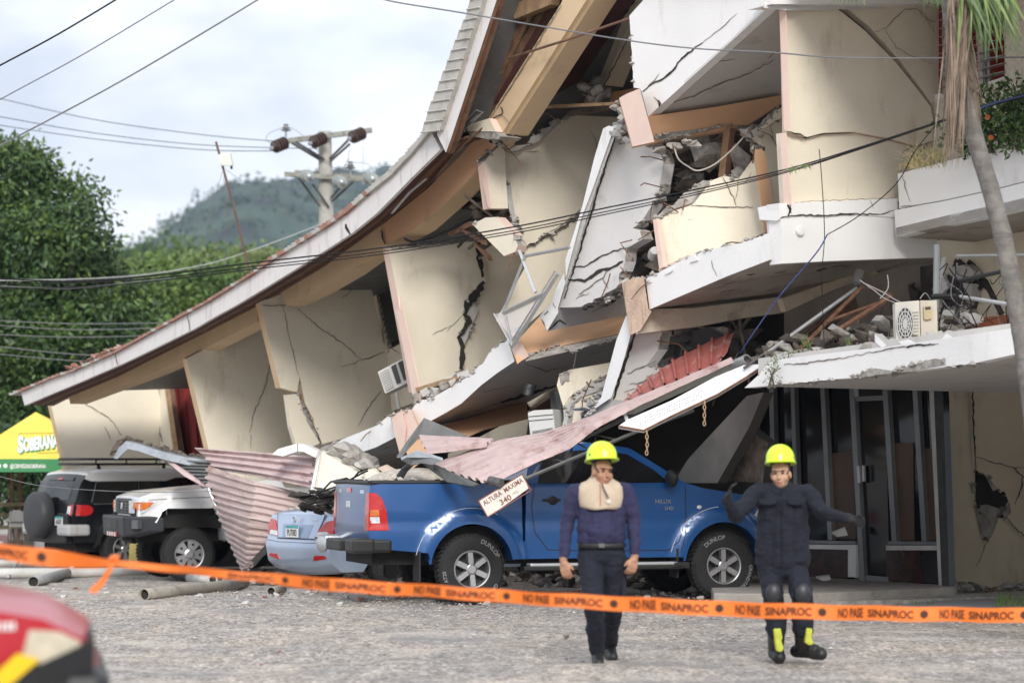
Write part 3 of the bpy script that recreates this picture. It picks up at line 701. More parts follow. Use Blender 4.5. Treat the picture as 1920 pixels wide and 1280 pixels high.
# ---- middle storey: broken cream walls, leaning slab
w4 = FIN(915, 350); wall('partition_wall', Plane(w4.p, U), [(909, 303), ('J', 2), (937, 274), ('J', 2), (947, 284), (949, 340), (953, 391), (920, 391)], ub(.18), [cream, pink, conc], B)
wall('pilaster', FAC(-.02), [(896, 303), (910, 303), (921, 391), (915, 388)], in_(.015), [pink, pink, conc], B)
w4b = Plane(w4.p + U * .12, U)
wall('partition_wall', w4b, [(946, 284), ('J', 4), (985, 276), ('J', 3), (1050, 226), (1120, 203), (1185, 190), (1160, 330), (1095, 392), ('J', 3), (1035, 438), ('J', 3), (980, 462), (965, 440), (955, 390), (949, 340)], aw(.18), [cream, cream, conc], B)
wall('partition_wall', Plane(w4.p + U * .2, U), [(976, 466), ('J', 3), (1034, 442), ('J', 3), (1098, 394), (1100, 470), (1060, 520), (1035, 570), (960, 632), (930, 600), (985, 500)], aw(.18), [cream, cream, conc], B)
wall('broken_edge', Plane(w4.p + U * .1, U), [(946, 340), ('J', 2), (957, 342), (965, 400), ('J', 2), (985, 468), (978, 470), ('J', 2), (955, 395)], aw(.1), [concl, conc, conc], B)
wall('broken_edge', Plane(w4.p + U * .05, U), [(896, 300), ('J', 2), (940, 270), ('J', 3), (955, 285), (975, 282), ('J', 4), (1010, 266), (1052, 226), (1046, 222), ('J', 4), (985, 270), (960, 272), (938, 264)], aw(.2), [concl, conc, conc], B)
cracks(B, w4b, [(1.3, [(946, 290), (946, 330)]), (1.2, [(1088, 392), (1062, 415), (1030, 435)]), (1, [(1105, 240), (1117, 262), (1123, 300)]), (1, [(985, 285), (1010, 283), (1012, 287)])])
wall('roof_wall', FAC(1.5), [(985, 205), (1085, 160), (1112, 168), (1105, 190), (1050, 203), (985, 240)], in_(.15), [creamd, creamd, conc], B)
wall('ceiling_edge', FAC(1.2), [(970, 268), ('J', 3), (1000, 250), (1040, 225), (1065, 208), (1160, 196), (1160, 203), (1062, 217), ('J', 3), (1020, 255), (985, 278)], in_(.1), [debris, wood, conc], B)
wall('fallen_wall_piece', FAC(-.1), [(885, 420), ('J', 1.5), (910, 408), (930, 407), (962, 440), ('J', 3), (971, 460), (966, 472), (945, 480)], in_(.14), [cream, pink, conc], B)
wall('fallen_wall_piece', FAC(-.05), [(926, 409), ('J', 2), (936, 412), (960, 442), ('J', 2.5), (972, 462), (967, 474), (961, 452)], in_(.12), [conc, conc, conc], B)
for a, b in (((862, 427), (905, 450)), ((840, 437), (880, 415)), ((888, 455), (915, 480))):
    MB().prism([PF(a[0], a[1], .3), PF(b[0], b[1], .3), PF(b[0] + 2, b[1] + 9, .3), PF(a[0] + 2, a[1] + 6, .3)], NI * .06).build('splintered_batten', wood, B)
rubble('loose_rubble', [(880, 380), (940, 390), (968, 440), (930, 405), (890, 415)], 26, (.05, .13), (.3, 1.2), [dark, debris, dark], B, sticks=8)
# the dark red ceiling and the tilted top beam
wall('top_beam', FAC(-.2), [(917, 221), (1052, 7), (1058, -8), (1105, -8), (940, 252), (930, 246)], in_(.3), [peachl, peachl, conc], B)
wall('top_beam', FAC(-.16), [(940, 252), (1105, -8), (1120, -8), (953, 251)], in_(.3), [mat('beam_shaded_side', (.42, .30, .17), .85, var=.1), peachl, conc], B)  # peach darkened for the shaded underside of the beam
cracks(B, FAC(-.21), [(2.2, [(921, 227), (932, 218), (943, 212), (938, 200)]), (1, [(940, 216), (955, 232)]), (2, [(1052, 9), (1030, 45), (985, 118), (940, 190), (918, 222)])])
wall('broken_beam_end', FAC(-.3), [(879, 234), (917, 222), (930, 247), (876, 246)], in_(.3), [cream, pink, conc], B)
wall('broken_beam_end', FAC(-.29), [(876, 246), ('J', 1.5), (930, 247), ('J', 3), (940, 256), (932, 262), ('J', 2), (884, 255)], in_(.3), [conc, conc, conc], B)
rubble('loose_rubble', [(918, 250), (952, 252), (945, 270), (925, 270)], 14, (.04, .09), (-.1, .2), [conc, conc, dark], B)
pl_ceil = PL3((955, 250, .3), (1108, 0, .3), (1087, 155, 1.9))
wall('boarded_ceiling', FAC(.55), [(950, 252), (1118, -8), (1195, -8), (1152, 55), (1088, 152), (1050, 173), (995, 195), (965, 245)], Z * .05, [dred, dred, dred], B)
wall('column', FAC(1.6), [(1102, 148), (1155, 50), (1198, -8), (1240, -8), (1200, 18), (1178, 46), (1133, 160)], in_(.3), [creamd, creamd, conc], B)
cracks(B, FAC(1.59), [(4, [(1104, 146), (1128, 100), (1155, 50), (1190, 0)]), (2, [(1133, 160), (1160, 108), (1182, 62)])])
wall('soffit_panel', FAC(2.2), [(1133, 162), (1180, 70), (1205, 70), (1205, 175), (1128, 178)], in_(.1), [soff, soff, soff], B)
wall('beam', FAC(1.9), [(1128, 176), (1200, 164), (1200, 192), (1128, 190)], in_(.2), [peach, peach, peach], B)
rubble('loose_rubble', [(1090, 150), (1115, 145), (1135, 160), (1145, 172), (1120, 188), (1100, 182)], 26, (.05, .12), (1.2, 1.6), [conc, concl, conc], B)
# boards and sheets torn out of the eave
gs = wall('corrugated_roof_sheet', FAC(.3), [(935, -8), (1040, -8), (870, 245), (846, 262)], in_(.02), [sheetg, sheetg, sheetg], B)
for k in range(11):
    f = k / 11; a = (937 - 92 * f, 0 + 258 * f - 6); b = (1000 - 100 * f * 1.3, -18 + 245 * f)
    MB().tube([PF(a[0], a[1], .26), PF(max(b[0], a[0] + 10), b[1], .26)], .014, 5).build('sheet_rib', sheetg, gs)
wall('rafter', FAC(.05), [(862, 238), (958, 42), (966, 36), (992, 28), (975, 62), (906, 196), (880, 240)], in_(.06), [wood, woodl, wood], B)
wall('rafter', FAC(.12), [(900, 222), (965, 95), (1030, -8), (1046, -8), (985, 92), (918, 222)], in_(.06), [wood, wood, wood], B)
wall('rafter', FAC(.10), [(926, 190), (1035, 0), (1044, 0), (936, 190)], in_(.05), [dred, wood, wood], B)
wall('rafter_end', FAC(-.05), [(955, 9), (1010, -8), (1036, -8), (1032, 9), (965, 36)], in_(.12), [woodl, woodl, wood], B)
wall('rafter_end', FAC(-.02), [(905, 95), (932, 86), (915, 123)], in_(.12), [woodl, woodl, wood], B)
wall('bent_flashing', FAC(-.4), [(838, 268), (893, 207), (905, 210), (880, 235), (842, 268)], in_(.015), [sheetg, alu, alu], B)
mb = MB(); mb.tube([PF(836, 268, -.42), PF(893, 206, -.42), PF(905, 211, -.42), PF(882, 228, -.42)], .008, 5); mb.build('flashing_lip', alu, B)
MB().tube([PF(952, 110, -.35), PF(1060, 76, -.3), PF(1180, 35, .0)], .016, 6).build('brown_rod', wood, B)
wall('batten', FAC(.6), [(985, 199), (1160, 191), (1172, 196), (988, 205)], in_(.05), [woodl, woodl, wood], B)

# ---- upper parapet and its soffit, peach beam
wall('parapet', FAC(-.1), [(1180, 30), (1214, -8), (1466, -8), (1442, 14), (1300, 142), (1215, 219), (1203, 172), (1200, 166), (1188, 165), ('J', .8), (1182, 60)], in_(.12), WH, B)
cracks(B, FAC(-.1), [(3.2, [(1205, 172), (1222, 158), (1240, 150), (1260, 134), (1278, 110), (1300, 92), (1318, 80)]), (1.2, [(1318, 80), (1350, 55), (1382, 25)]), (1.4, [(1212, 168), (1222, 155), (1236, 138)]), (1.6, [(1226, 182), (1234, 190), (1238, 198)]), (4, [(1234, 188), (1237, 195), (1236, 201)])])
ps = PL3((1218, 219, -.05), (1444, 15, -.05), (1463, 180, 1.5))
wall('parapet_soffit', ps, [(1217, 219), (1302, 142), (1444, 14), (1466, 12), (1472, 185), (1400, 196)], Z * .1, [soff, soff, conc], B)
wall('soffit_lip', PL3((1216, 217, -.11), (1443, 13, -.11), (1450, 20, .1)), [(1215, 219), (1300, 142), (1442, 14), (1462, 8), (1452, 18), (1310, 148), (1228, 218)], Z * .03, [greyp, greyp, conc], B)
cracks(B, ps, [(1.8, [(1255, 193), (1300, 182), (1345, 160), (1400, 140), (1450, 114)]), (3, [(1348, 158), (1355, 155)]), (1.2, [(1440, 110), (1460, 96)]), (1, [(1330, 116), (1380, 112)])])
bm_ = PL3((1215, 219, -.15), (1462, 180, 1.4), (1190, 272, -.15))
wall('cross_beam', bm_, [(1213, 219), (1340, 201), (1463, 179), (1470, 190), (1392, 240), (1290, 256), ('J', 1.5), (1245, 265), (1224, 268)], aw(.2), [peach, peach, conc], B)
wall('beam_end', FAC(-.3), [(1161, 184), (1175, 176), (1200, 166), (1214, 219), (1227, 266), (1186, 275)], aw(.15), [pink, peach, conc], B)
wall('beam_scar', Plane(bm_.p - U * .02, bm_.n), [(1222, 256), ('J', 2), (1260, 248), (1370, 234), ('J', 1), (1300, 250), ('J', 2), (1240, 264)], aw(.02), [conc, conc, conc], B)
rubble('loose_rubble', [(1150, 196), (1166, 190), (1180, 262), (1172, 275), (1150, 262), (1155, 230)], 22, (.05, .11), (.0, .25), [conc, concl, conc], B)
rubble('loose_rubble', [(1205, 270), (1300, 262), (1305, 275), (1240, 285)], 14, (.05, .09), (.1, .4), [conc, conc], B)
# leaning slab
sl = PL3((1141, 240, .05), (1047, 574, .0), (1235, 290, .3))
wall('leaning_slab', sl, [(1150, 236), (1165, 232), (1170, 262), (1235, 280), ('J', 2), (1244, 307), (1237, 345), ('J', 4), (1222, 385), (1205, 412), ('J', 2), (1186, 428), (1200, 433), ('J', 2), (1205, 448), (1176, 465), ('J', 2), (1172, 490), (1166, 508), ('J', 3), (1155, 540), (1135, 550), ('J', 3), (1090, 575), (1046, 577), (1062, 530), (1082, 475), (1110, 380)], in_(.16), [greyp, greyp, conc], B)
wall('slab_edge', FAC(-.06), [(1131, 241), (1141, 236), (1152, 238), (1112, 352), (1088, 415), (1066, 500), (1061, 522), (1060, 487), (1092, 386), (1114, 297)], aw(.05), WH, B)
wall('slab_edge', FAC(-.04), [(1061, 520), (1066, 500), (1085, 428), (1112, 350), (1150, 240), (1158, 240), (1118, 352), (1094, 428), (1072, 505), (1046, 578), (1043, 570)], aw(.05), [concl, concl, conc], B)
cracks(B, sl, [(3.2, [(1156, 246), (1130, 330), (1100, 425), (1078, 500), (1058, 560)]), (2.2, [(1066, 501), (1095, 500), (1120, 485), (1150, 470), (1178, 464)]), (5, [(1064, 524), (1096, 527), (1120, 510), (1150, 500), (1168, 490)]), (1.8, [(1085, 552), (1110, 535), (1132, 520), (1145, 500)]), (1.5, [(1130, 522), (1140, 540)]), (1, [(1080, 560), (1105, 548)])])
wall('slab_end', FAC(-.1), [(1012, 592), (1034, 567), (1041, 545), (1057, 512), (1060, 530), (1046, 577), (1047, 585), (1026, 620)], aw(.1), WH, B)
cracks(B, FAC(-.1), [(2, [(1015, 598), (1022, 612)]), (2.5, [(1020, 590), (1028, 583)]), (1.3, [(1036, 566), (1042, 577)])])
ss = PL3((1047, 582, 0), (1026, 620, -.05), (1172, 590, 1.2))
wall('balcony_soffit', ss, [(1046, 580), ('J', 2), (1110, 572), (1172, 552), (1180, 590), (1100, 606), (1026, 621)], Z * .1, [soff, soff, conc], B)
cracks(B, ss, [(2.6, [(1030, 617), (1050, 600), (1062, 608)]), (1.4, [(1110, 585), (1130, 575), (1150, 568)])])
rubble('loose_rubble', [(1048, 575), (1110, 566), (1168, 535), (1180, 552), (1110, 576), (1060, 584)], 34, (.03, .08), (.15, .6), [conc, dark, debris], B)
# cross beam with torn underside
cb = PL3((960, 652, -.1), (1172, 590, 1.3), (990, 668, -.1))
wall('cross_beam', cb, [(962, 655), (976, 632), (1012, 593), (1026, 621), (1172, 589), (1178, 622), (1090, 640), (1055, 648), ('J', 2), (1000, 660), (970, 682)], aw(.2), [peach, peach, conc], B)
wall('beam_end', FAC(-.17), [(959, 653), (976, 640), (992, 667), (970, 683)], aw(.1), [pink, peach, conc], B)
wall('beam_scar', Plane(cb.p - U * .02, cb.n), [(992, 666), ('J', 2), (1060, 648), (1160, 627), (1158, 633), ('J', 1.5), (1060, 660), (985, 677)], aw(.02), [conc, conc, conc], B)
# dark cavity between leaning slab and the right hand room
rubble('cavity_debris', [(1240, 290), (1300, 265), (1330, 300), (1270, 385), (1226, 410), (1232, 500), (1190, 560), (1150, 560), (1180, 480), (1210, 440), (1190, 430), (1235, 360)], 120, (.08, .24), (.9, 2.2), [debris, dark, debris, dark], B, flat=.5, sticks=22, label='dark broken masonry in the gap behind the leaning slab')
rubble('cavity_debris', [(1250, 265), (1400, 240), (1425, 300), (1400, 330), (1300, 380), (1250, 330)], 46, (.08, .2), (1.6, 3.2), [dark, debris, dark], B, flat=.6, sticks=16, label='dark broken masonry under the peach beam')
wall('stud', FAC(.9), [(1346, 336), (1357, 242), (1369, 240), (1358, 334)], in_(.08), [woodl, wood, wood], B)
for c, r in (((1333, 288), .26), ((1315, 262), .14), ((1382, 300), .2), ((1292, 345), .17), ((1305, 335), .12), ((1385, 330), .12)):
    mb = MB(); add_chunk(mb, PF(*c, 1.0), r, .9); mb.build('concrete_lump', conc, B)
# ---- right hand room: low cream wall on a white slab
w5 = PL3((1228, 412, -.05), (1240, 500, -.05), (1437, 400, .9))
wall('partition_wall', w5, [(1226, 412), ('J', 2.5), (1262, 396), (1297, 384), ('J', 3), (1330, 340), (1357, 330), ('J', 2), (1385, 335), (1412, 298), (1420, 320), (1440, 432), (1392, 457), (1240, 503)], in_(.16), [cream, pink, conc], B)
wall('wall_edge', FAC(-.09), [(1224, 412), (1231, 410), (1244, 500), (1236, 505)], in_(.05), [pink, pink, conc], B)
wall('broken_edge', Plane(w5.p - w5.n * .03 * (1 if w5.n.y > 0 else -1), w5.n), [(1224, 411), ('J', 3), (1262, 392), (1294, 382), (1326, 342), (1318, 338), ('J', 5), (1282, 362), (1262, 385), ('J', 3), (1238, 400)], in_(.2), [conc, conc, conc], B)
cracks(B, w5, [(1.6, [(1355, 331), (1365, 350), (1377, 375), (1380, 385)]), (1.6, [(1296, 386), (1330, 387), (1370, 388), (1412, 388)]), (1.1, [(1384, 336), (1382, 360), (1377, 378)]), (1, [(1410, 322), (1395, 345)]), (1, [(1290, 412), (1300, 411)])])
wall('column', FIN(1420, 340, .5), [(1414, 280), ('J', 2), (1428, 278), (1437, 296), (1446, 382), (1440, 437), (1434, 436), (1428, 385)], aw(.15), [peach, peach, conc], B)
rubble('loose_rubble', [(1398, 242), (1420, 238), (1426, 280), (1415, 285)], 16, (.05, .1), (.7, 1.0), [conc, debris], B)
wall('back_wall', FIN(1424, 340, .9), [(1418, 246), ('J', 2), (1465, 203), (1475, 215), (1475, 440), (1446, 440), (1437, 296)], ub(.12), [cream, cream, conc], B)
wall('broken_edge', FIN(1424, 300, .8), [(1418, 244), ('J', 3), (1468, 200), (1466, 220), ('J', 2), (1440, 236), (1421, 248)], aw(.1), [cream, cream, conc], B)
cracks(B, FIN(1424, 340, .85), [(2, [(1424, 243), (1448, 258), (1460, 280)]), (1.3, [(1444, 236), (1450, 262)])])
wall('floor_slab_edge', FAC(-.12), [(1211, 524), ('J', 2.5), (1240, 508), (1290, 482), ('J', 2), (1342, 466), (1392, 455), ('J', 1.5), (1442, 437), (1446, 486), (1365, 517), (1262, 561), (1218, 580)], aw(.08), WH, B)
wall('skirting_strip', FAC(-.02), [(1234, 505), (1290, 478), (1294, 484), (1292, 492), (1240, 520)], in_(.05), [pink, pink, conc], B)
wall('plaster_flake', FAC(-.14), [(1293, 492), (1300, 476), (1308, 488)], in_(.03), [white, white, conc], B)
wall('plaster_flake', FAC(-.14), [(1246, 512), (1262, 503), (1260, 508), (1250, 514)], in_(.03), [white, white, conc], B)
rubble('loose_rubble', [(1210, 522), (1240, 506), (1290, 482), (1340, 466), (1390, 456), (1388, 462), (1300, 488), (1225, 530)], 60, (.02, .06), (-.1, .2), [conc, concl, conc], B)
cracks(B, FAC(-.12), [(1.2, [(1334, 487), (1337, 503), (1344, 518)])])
sf = PL3((1219, 579, .0), (1446, 486, .0), (1620, 505, 2.0))
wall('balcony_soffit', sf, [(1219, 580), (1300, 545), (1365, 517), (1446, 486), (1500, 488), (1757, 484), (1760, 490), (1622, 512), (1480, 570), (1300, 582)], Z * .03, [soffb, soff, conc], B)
cracks(B, sf, [(2.5, [(1400, 515), (1415, 513)]), (2, [(1452, 512), (1475, 508)]), (3, [(1530, 508), (1550, 503)]), (2, [(1350, 550), (1390, 540)]), (2, [(1560, 500), (1600, 498)])])
wall('cross_beam', PL3((1222, 578, 0), (1470, 557, 1.6), (1220, 615, 0)), [(1215, 579), (1300, 578), (1467, 556), (1472, 585), (1390, 596), (1305, 612), (1192, 626)], aw(.2), [stain, stain, conc], B)
wall('beam', PL3((1470, 562, 1.5), (1640, 505, 2.3), (1470, 580, 1.5)), [(1466, 560), (1640, 500), (1645, 512), (1560, 545), (1474, 584)], ub(.1), [stain, creamd, conc], B)
wall('beam_end', FAC(-.16), [(1166, 530), ('J', 2), (1185, 522), (1207, 519), (1211, 545), (1216, 579), (1222, 584), (1200, 620), (1182, 628)], aw(.15), [weather, weather, conc], B)
rubble('loose_rubble', [(1168, 528), (1208, 518), (1216, 526), (1175, 534)], 20, (.03, .06), (-.1, .1), [conc, concl], B)
# leaning white strip with grey broken slab
wall('leaning_slab', PL3((1182, 628, 0), (1146, 746, 0), (1240, 625, .3)), [(1184, 628), (1242, 620), ('J', 3), (1234, 655), (1212, 685), ('J', 3), (1250, 698), (1215, 722), ('J', 2), (1170, 752), (1145, 748)], in_(.14), [greyp, greyp, conc], B)
cracks(B, PL3((1182, 628, 0), (1146, 746, 0), (1240, 625, .3)), [(6, [(1190, 628), (1178, 660), (1165, 700), (1150, 748)]), (1.8, [(1176, 700), (1200, 690), (1230, 676)]), (1.8, [(1180, 720), (1205, 716), (1225, 700)]), (1.2, [(1170, 735), (1195, 728)])])
wall('slab_edge', FAC(-.08), [(1174, 591), (1180, 600), (1183, 627), (1165, 690), (1146, 745), (1112, 768), ('J', 3), (1091, 795), ('J', 1.5), (1127, 745), (1155, 640)], aw(.06), WH, B)
wall('broken_block', FAC(-.02), [(1112, 766), ('J', 3), (1135, 748), (1172, 752), (1140, 772), ('J', 3), (1100, 792)], in_(.2), [concl, stain, conc], B)
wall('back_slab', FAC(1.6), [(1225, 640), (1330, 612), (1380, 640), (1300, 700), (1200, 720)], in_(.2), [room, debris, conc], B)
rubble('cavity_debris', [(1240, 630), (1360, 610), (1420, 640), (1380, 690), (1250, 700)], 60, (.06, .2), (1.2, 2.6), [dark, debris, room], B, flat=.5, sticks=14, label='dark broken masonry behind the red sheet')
# cream block below
q1 = PL3((1050, 702, .35), (1060, 800, .35), (1145, 680, 1.0))
wall('partition_wall', q1, [(1049, 701), ('J', 2), (1068, 693), (1146, 679), (1140, 704), ('J', 3), (1105, 722), ('J', 2), (1066, 746), (1056, 762), (1044, 722)], in_(.15), [cream, creamd, conc], B)
wall('broken_edge', Plane(q1.p - NI * .04, q1.n), [(1058, 764), ('J', 2), (1084, 735), (1106, 715), ('J', 3), (1142, 702), (1138, 716), ('J', 3), (1118, 734), (1085, 745), ('J', 2), (1070, 757), (1060, 812), (1054, 810), ('J', 2)], in_(.15), [concl, conc, conc], B)
wall('broken_edge', Plane(q1.p - NI * .03, q1.n), [(1048, 702), ('J', 3), (1064, 696), (1064, 712), ('J', 3), (1052, 722)], in_(.1), [conc, conc, conc], B)
wall('partition_wall', Plane(q1.p + NI * .03, q1.n), [(1070, 756), ('J', 2), (1085, 742), (1122, 731), (1130, 745), (1105, 770), (1090, 796), (1060, 812)], in_(.15), [cream, creamd, conc], B)
MB().tube([PF(1100, 716, .3), PF(1105, 724, .3), PF(1113, 726, .3)], .012, 6).build('bent_rebar', rust, B)
rubble('loose_rubble', [(1100, 745), (1130, 735), (1120, 770), (1095, 790)], 14, (.04, .1), (.3, .6), [conc, concl], B)

# ---- core: rear wall; unseen roof slab and right end wall added to keep light out
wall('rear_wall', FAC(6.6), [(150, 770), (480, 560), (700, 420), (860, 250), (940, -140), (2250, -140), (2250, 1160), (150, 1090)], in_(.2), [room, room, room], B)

mb = MB().prism([PF(900, -70, -.3), PF(2250, -70, -.3), PF(2250, -70, -.3) + NI * 7.2, PF(900, -70, -.3) + NI * 7.2], Z * .2); mb.build('unseen_roof_slab', greyp, B)
mb = MB().prism([PF(2230, -120, 0), PF(2230, -120, 0) + NI * 7, PF(2230, -120, 0) + NI * 7 - Z * 14, PF(2230, -120, 0) - Z * 14], -U * .2); mb.build('end_wall', cream, B)
mb = MB().prism([PF(150, 752, 1.9), PF(150, 752, 1.9) + NI * 6.5, PF(150, 752, 1.9) + NI * 6.5 - Z * 4, PF(150, 752, 1.9) - Z * 4], U * .2); mb.build('end_wall', room, B)  # left end in the shade tone, so gaps under the cars read dark

# bent reinforcing bars sticking out of the breaks
for x, y, o_ in ((1241, 300, .25), (1236, 350, .3), (1222, 388, .25), (1203, 446, .2), (1174, 470, .2), (1168, 506, .2), (948, 274, .1), (985, 270, .3), (1046, 228, .6), (1300, 380, .3), (1266, 394, .1), (562, 716, .2), (578, 772, .2), (1112, 160, 1.2), (1170, 244, .0), (704, 802, -.1), (1396, 456, .1), (1222, 522, -.1), (1412, 300, .4), (970, 462, .0), (1130, 552, .1), (1240, 640, .3), (1106, 718, .2), (868, 700, .0)):
    a = PF(x, y, o_); d = Vector((random.uniform(-1, 1), random.uniform(-.5, .1), random.uniform(-.9, .5))).normalized(); b = a + d * random.uniform(.10, .24); c = b + (d + Vector((random.uniform(-.8, .8), -.2, random.uniform(-1.4, .2)))).normalized() * random.uniform(.06, .16)
    MB().tube([a - d * .05, a.lerp(b, .5), b, c], .0075, 5).build('bent_rebar', rust, B)
# ============================================================ the part still standing on the right
S = B
f6 = FIN(1470, 200)
wall('standing_wall', f6, [(1473, 19), (1564, 14), (1577, 22), (1622, 58), (1680, 118), (1722, 170), (1745, 200), (1751, 230), (1755, 236), (1755, 262), (1718, 273), (1660, 258), (1602, 247), (1545, 249), (1514, 257), (1478, 247)], ub(.10), [cream, pink, conc], S)
wall('standing_wall', Plane(f6.p + U * .03, U), [(1577, 12), (1760, 8), (1760, 232), (1752, 226), (1748, 198), (1728, 168), (1686, 112), (1630, 50), (1595, 22)], ub(.16), [cream, cream, conc], S)
wall('standing_wall', Plane(f6.p + U * .06, U), [(1473, 248), (1480, 250), (1514, 262), (1545, 252), (1602, 250), (1660, 262), (1718, 277), (1755, 262), (1755, 330), (1690, 378), (1480, 384)], ub(.16), [cream, cream, conc], S)
wall('crack_gap', Plane(f6.p + U * .12, U), [(1560, 10), (1600, 18), (1640, 50), (1700, 110), (1740, 160), (1760, 190), (1760, 240), (1740, 230), (1560, 60)], ub(.04), [debris, dark, dark], S)
wall('pilaster', FAC(-.02), [(1461, 20), (1473, 19), (1480, 246), (1470, 244)], in_(.015), [pink, pink, conc], S)
wall('pilaster', FAC(-.02), [(1462, 250), (1473, 249), (1483, 384), (1470, 384)], in_(.015), [pink, pink, conc], S)
cracks(S, f6, [(2.2, [(1476, 247), (1495, 251), (1514, 258)])])
cracks(S, Plane(f6.p + U * .03, U), [(1, [(1640, 60), (1660, 54), (1698, 17), (1720, 18), (1740, 40), (1752, 62)]), (.9, [(1660, 56), (1680, 90), (1710, 106), (1750, 120)]), (1, [(1726, 18), (1745, 40), (1755, 42)])])
cracks(S, Plane(f6.p + U * .06, U), [(1, [(1714, 272), (1690, 290)]), (1, [(1745, 262), (1700, 315), (1680, 322)])])
# slab over it
wall('upper_slab', FAC(-.25), [(1428, -8), (1446, -8), (1448, 6), (1430, 16)], aw(.1), [pink, pink, conc], S)
wall('upper_slab', Plane(f6.p - U * .2, U), [(1446, -10), (1780, -12), (1780, 6), (1447, 8)], ub(.4), WH, S)
wall('upper_soffit', PL3((1447, 8, -.2), (1780, 6, 2.6), (1470, 20, -.1)), [(1432, 15), (1447, 7), (1800, 6), (1800, 14), (1474, 20)], Z * .05, [greyp, greyp, conc], S)
# window with louvres and red curtain
wr = FAC(2.25)
mb = MB(); pc = FAC(2.45)
for k in range(12):
    x = 1756 + k * 11.2
    mb.prism([pc(x, -10), pc(x + 11.3, -10), pc(x + 11.3, 185), pc(x, 185)], NI * (.05 if k % 2 else .02))
mb.build('curtain', curtain2, S)
win2 = wall('window_sill', FAC(2.2), [(1752, 178), (1836, 160), (1884, 143), (1884, 150), (1836, 168), (1752, 190)], in_(.2), [white, white, conc], S)
wall('stucco_wall', FAC(2.15), [(1882, -10), (1990, -10), (1990, 330), (1836, 360), (1756, 380), (1752, 188), (1836, 166), (1884, 147)], in_(.2), [mat('stucco', (.62, .57, .48), .95, var=.2, scale=22, bump=.9, bscale=26), white, conc], S)
for x0 in (1766, 1832):
    post = wall('louvre_post', FAC(2.18), [(x0, -10), (x0 + 10, -10), (x0 + 11, 176 - (x0 - 1766) * .22), (x0 + 1, 178 - (x0 - 1766) * .22)], in_(.05), [alu, alu, alu], S)
    wall('louvre_post', FAC(2.18), [(x0 + 14, -10), (x0 + 18, -10), (x0 + 19, 174 - (x0 - 1766) * .22), (x0 + 15, 175 - (x0 - 1766) * .22)], in_(.04), [steel, alu, alu], S)
    for k in range(11):
        y = 6 + k * 15.5
        if y > 170 - (x0 - 1766) * .2: continue
        MB().prism([PF(x0 - 6, y + 1, 2.1), PF(x0 + (48 if x0 > 1800 else 56), y - 12, 2.1), PF(x0 + (48 if x0 > 1800 else 56), y - 10.5, 2.1), PF(x0 - 6, y + 2.8, 2.1)], NI * .12).build('louvre', glassmat('clear_louvre', (.30, .26, .25), .2), post)
# white balcony band
m2 = Plane(f6.p - U * .06, U)
wall('balcony_band', m2, [(1460, 381), (1478, 381), (1600, 376), (1684, 372), (1684, 408), (1600, 402), (1520, 404), (1480, 404), (1463, 408)], ub(.2), WH, S)
wall('balcony_band', Plane(m2.p + U * .015, U), [(1464, 409), (1480, 405), (1520, 405), (1600, 403), (1690, 405), (1758, 440), (1757, 482), (1560, 489), (1466, 494)], ub(.2), WH, S)
wall('balcony_band_end', FAC(-.12), [(1421, 389), (1460, 381), (1463, 410), (1457, 414), (1425, 412)], aw(.1), WH, S)
wall('balcony_band_end', FAC(-.06), [(1438, 412), (1462, 414), (1466, 494), (1445, 497)], aw(.1), [white, white, conc], S)
wall('plaster_scar', FAC(-.065), [(1446, 486), ('J', 1.5), (1464, 480), (1466, 494), (1445, 497)], in_(.02), [stain, stain, conc], S)
cracks(S, Plane(m2.p + U * .003, U), [(2.2, [(1466, 407), (1500, 403), (1540, 404), (1600, 401), (1650, 402), (1678, 394)]), (4, [(1476, 384), (1482, 392), (1478, 404)]), (1, [(1632, 376), (1638, 391)]), (1.4, [(1483, 383), (1484, 400)])])
ring = MB(); c = Plane(m2.p - U * .01, U)(1501, 432)
ring.lathe([(.0, 0), (.06, .0), (.05, .015), (0, .02)], Matrix.Translation(c) @ Matrix(((U.x, Z.x, 0, 0), (U.x, 0, 0, 0), (0, 0, 0, 0), (0, 0, 0, 1))) if False else Matrix.Translation(c) @ U.to_track_quat('-Z', 'Y').to_matrix().to_4x4(), 16); ring.build('wall_fitting', white, S)
cracks(S, Plane(f6.p + U * .0, U), [(1.2, [(1480, 382), (1530, 377), (1600, 374), (1680, 371)])])
# rounded planter balcony
pb = Plane(m2(1684, 400) - NI * .12, NI)
PLN = thing('planter_balcony', 'rounded white planter balcony jutting out at the right with bushes growing over its rim', 'balcony', (pb(1800, 400).x, pb(1800, 400).y, pb(1800, 400).z - .6))
up_t = [(1683, 326), (1700, 322), (1717, 317), (1750, 309), (1810, 293), (1860, 282), (1960, 258)]; up_b = [(1686, 391), (1700, 388), (1730, 382), (1770, 375), (1820, 364), (1870, 353), (1960, 330)]
lo_t = [(1677, 394), (1700, 390), (1730, 384), (1770, 377), (1820, 366), (1870, 355), (1960, 332)]; lo_b = [(1680, 444), (1700, 440), (1730, 432), (1770, 423), (1820, 413), (1870, 402), (1960, 380)]
for nm, tt, bb, o_ in (('planter_wall', up_t, up_b, .05), ('planter_band', lo_t, lo_b, 0)):
    q = Plane(pb.p + NI * o_, NI); mb = MB()
    mb.prism([q(*p) for p in tt] + [q(*p) for p in bb[::-1]], NI * .15); mb.build(nm, white, PLN)
mb = MB().prism([pb(1680, 444), pb(1770, 423), pb(1870, 402), pb(1960, 380), pb(1960, 380) + NI * 2.3, pb(1680, 444) + NI * 2.3], Z * .1); mb.build('planter_soffit', soffb, PLN)
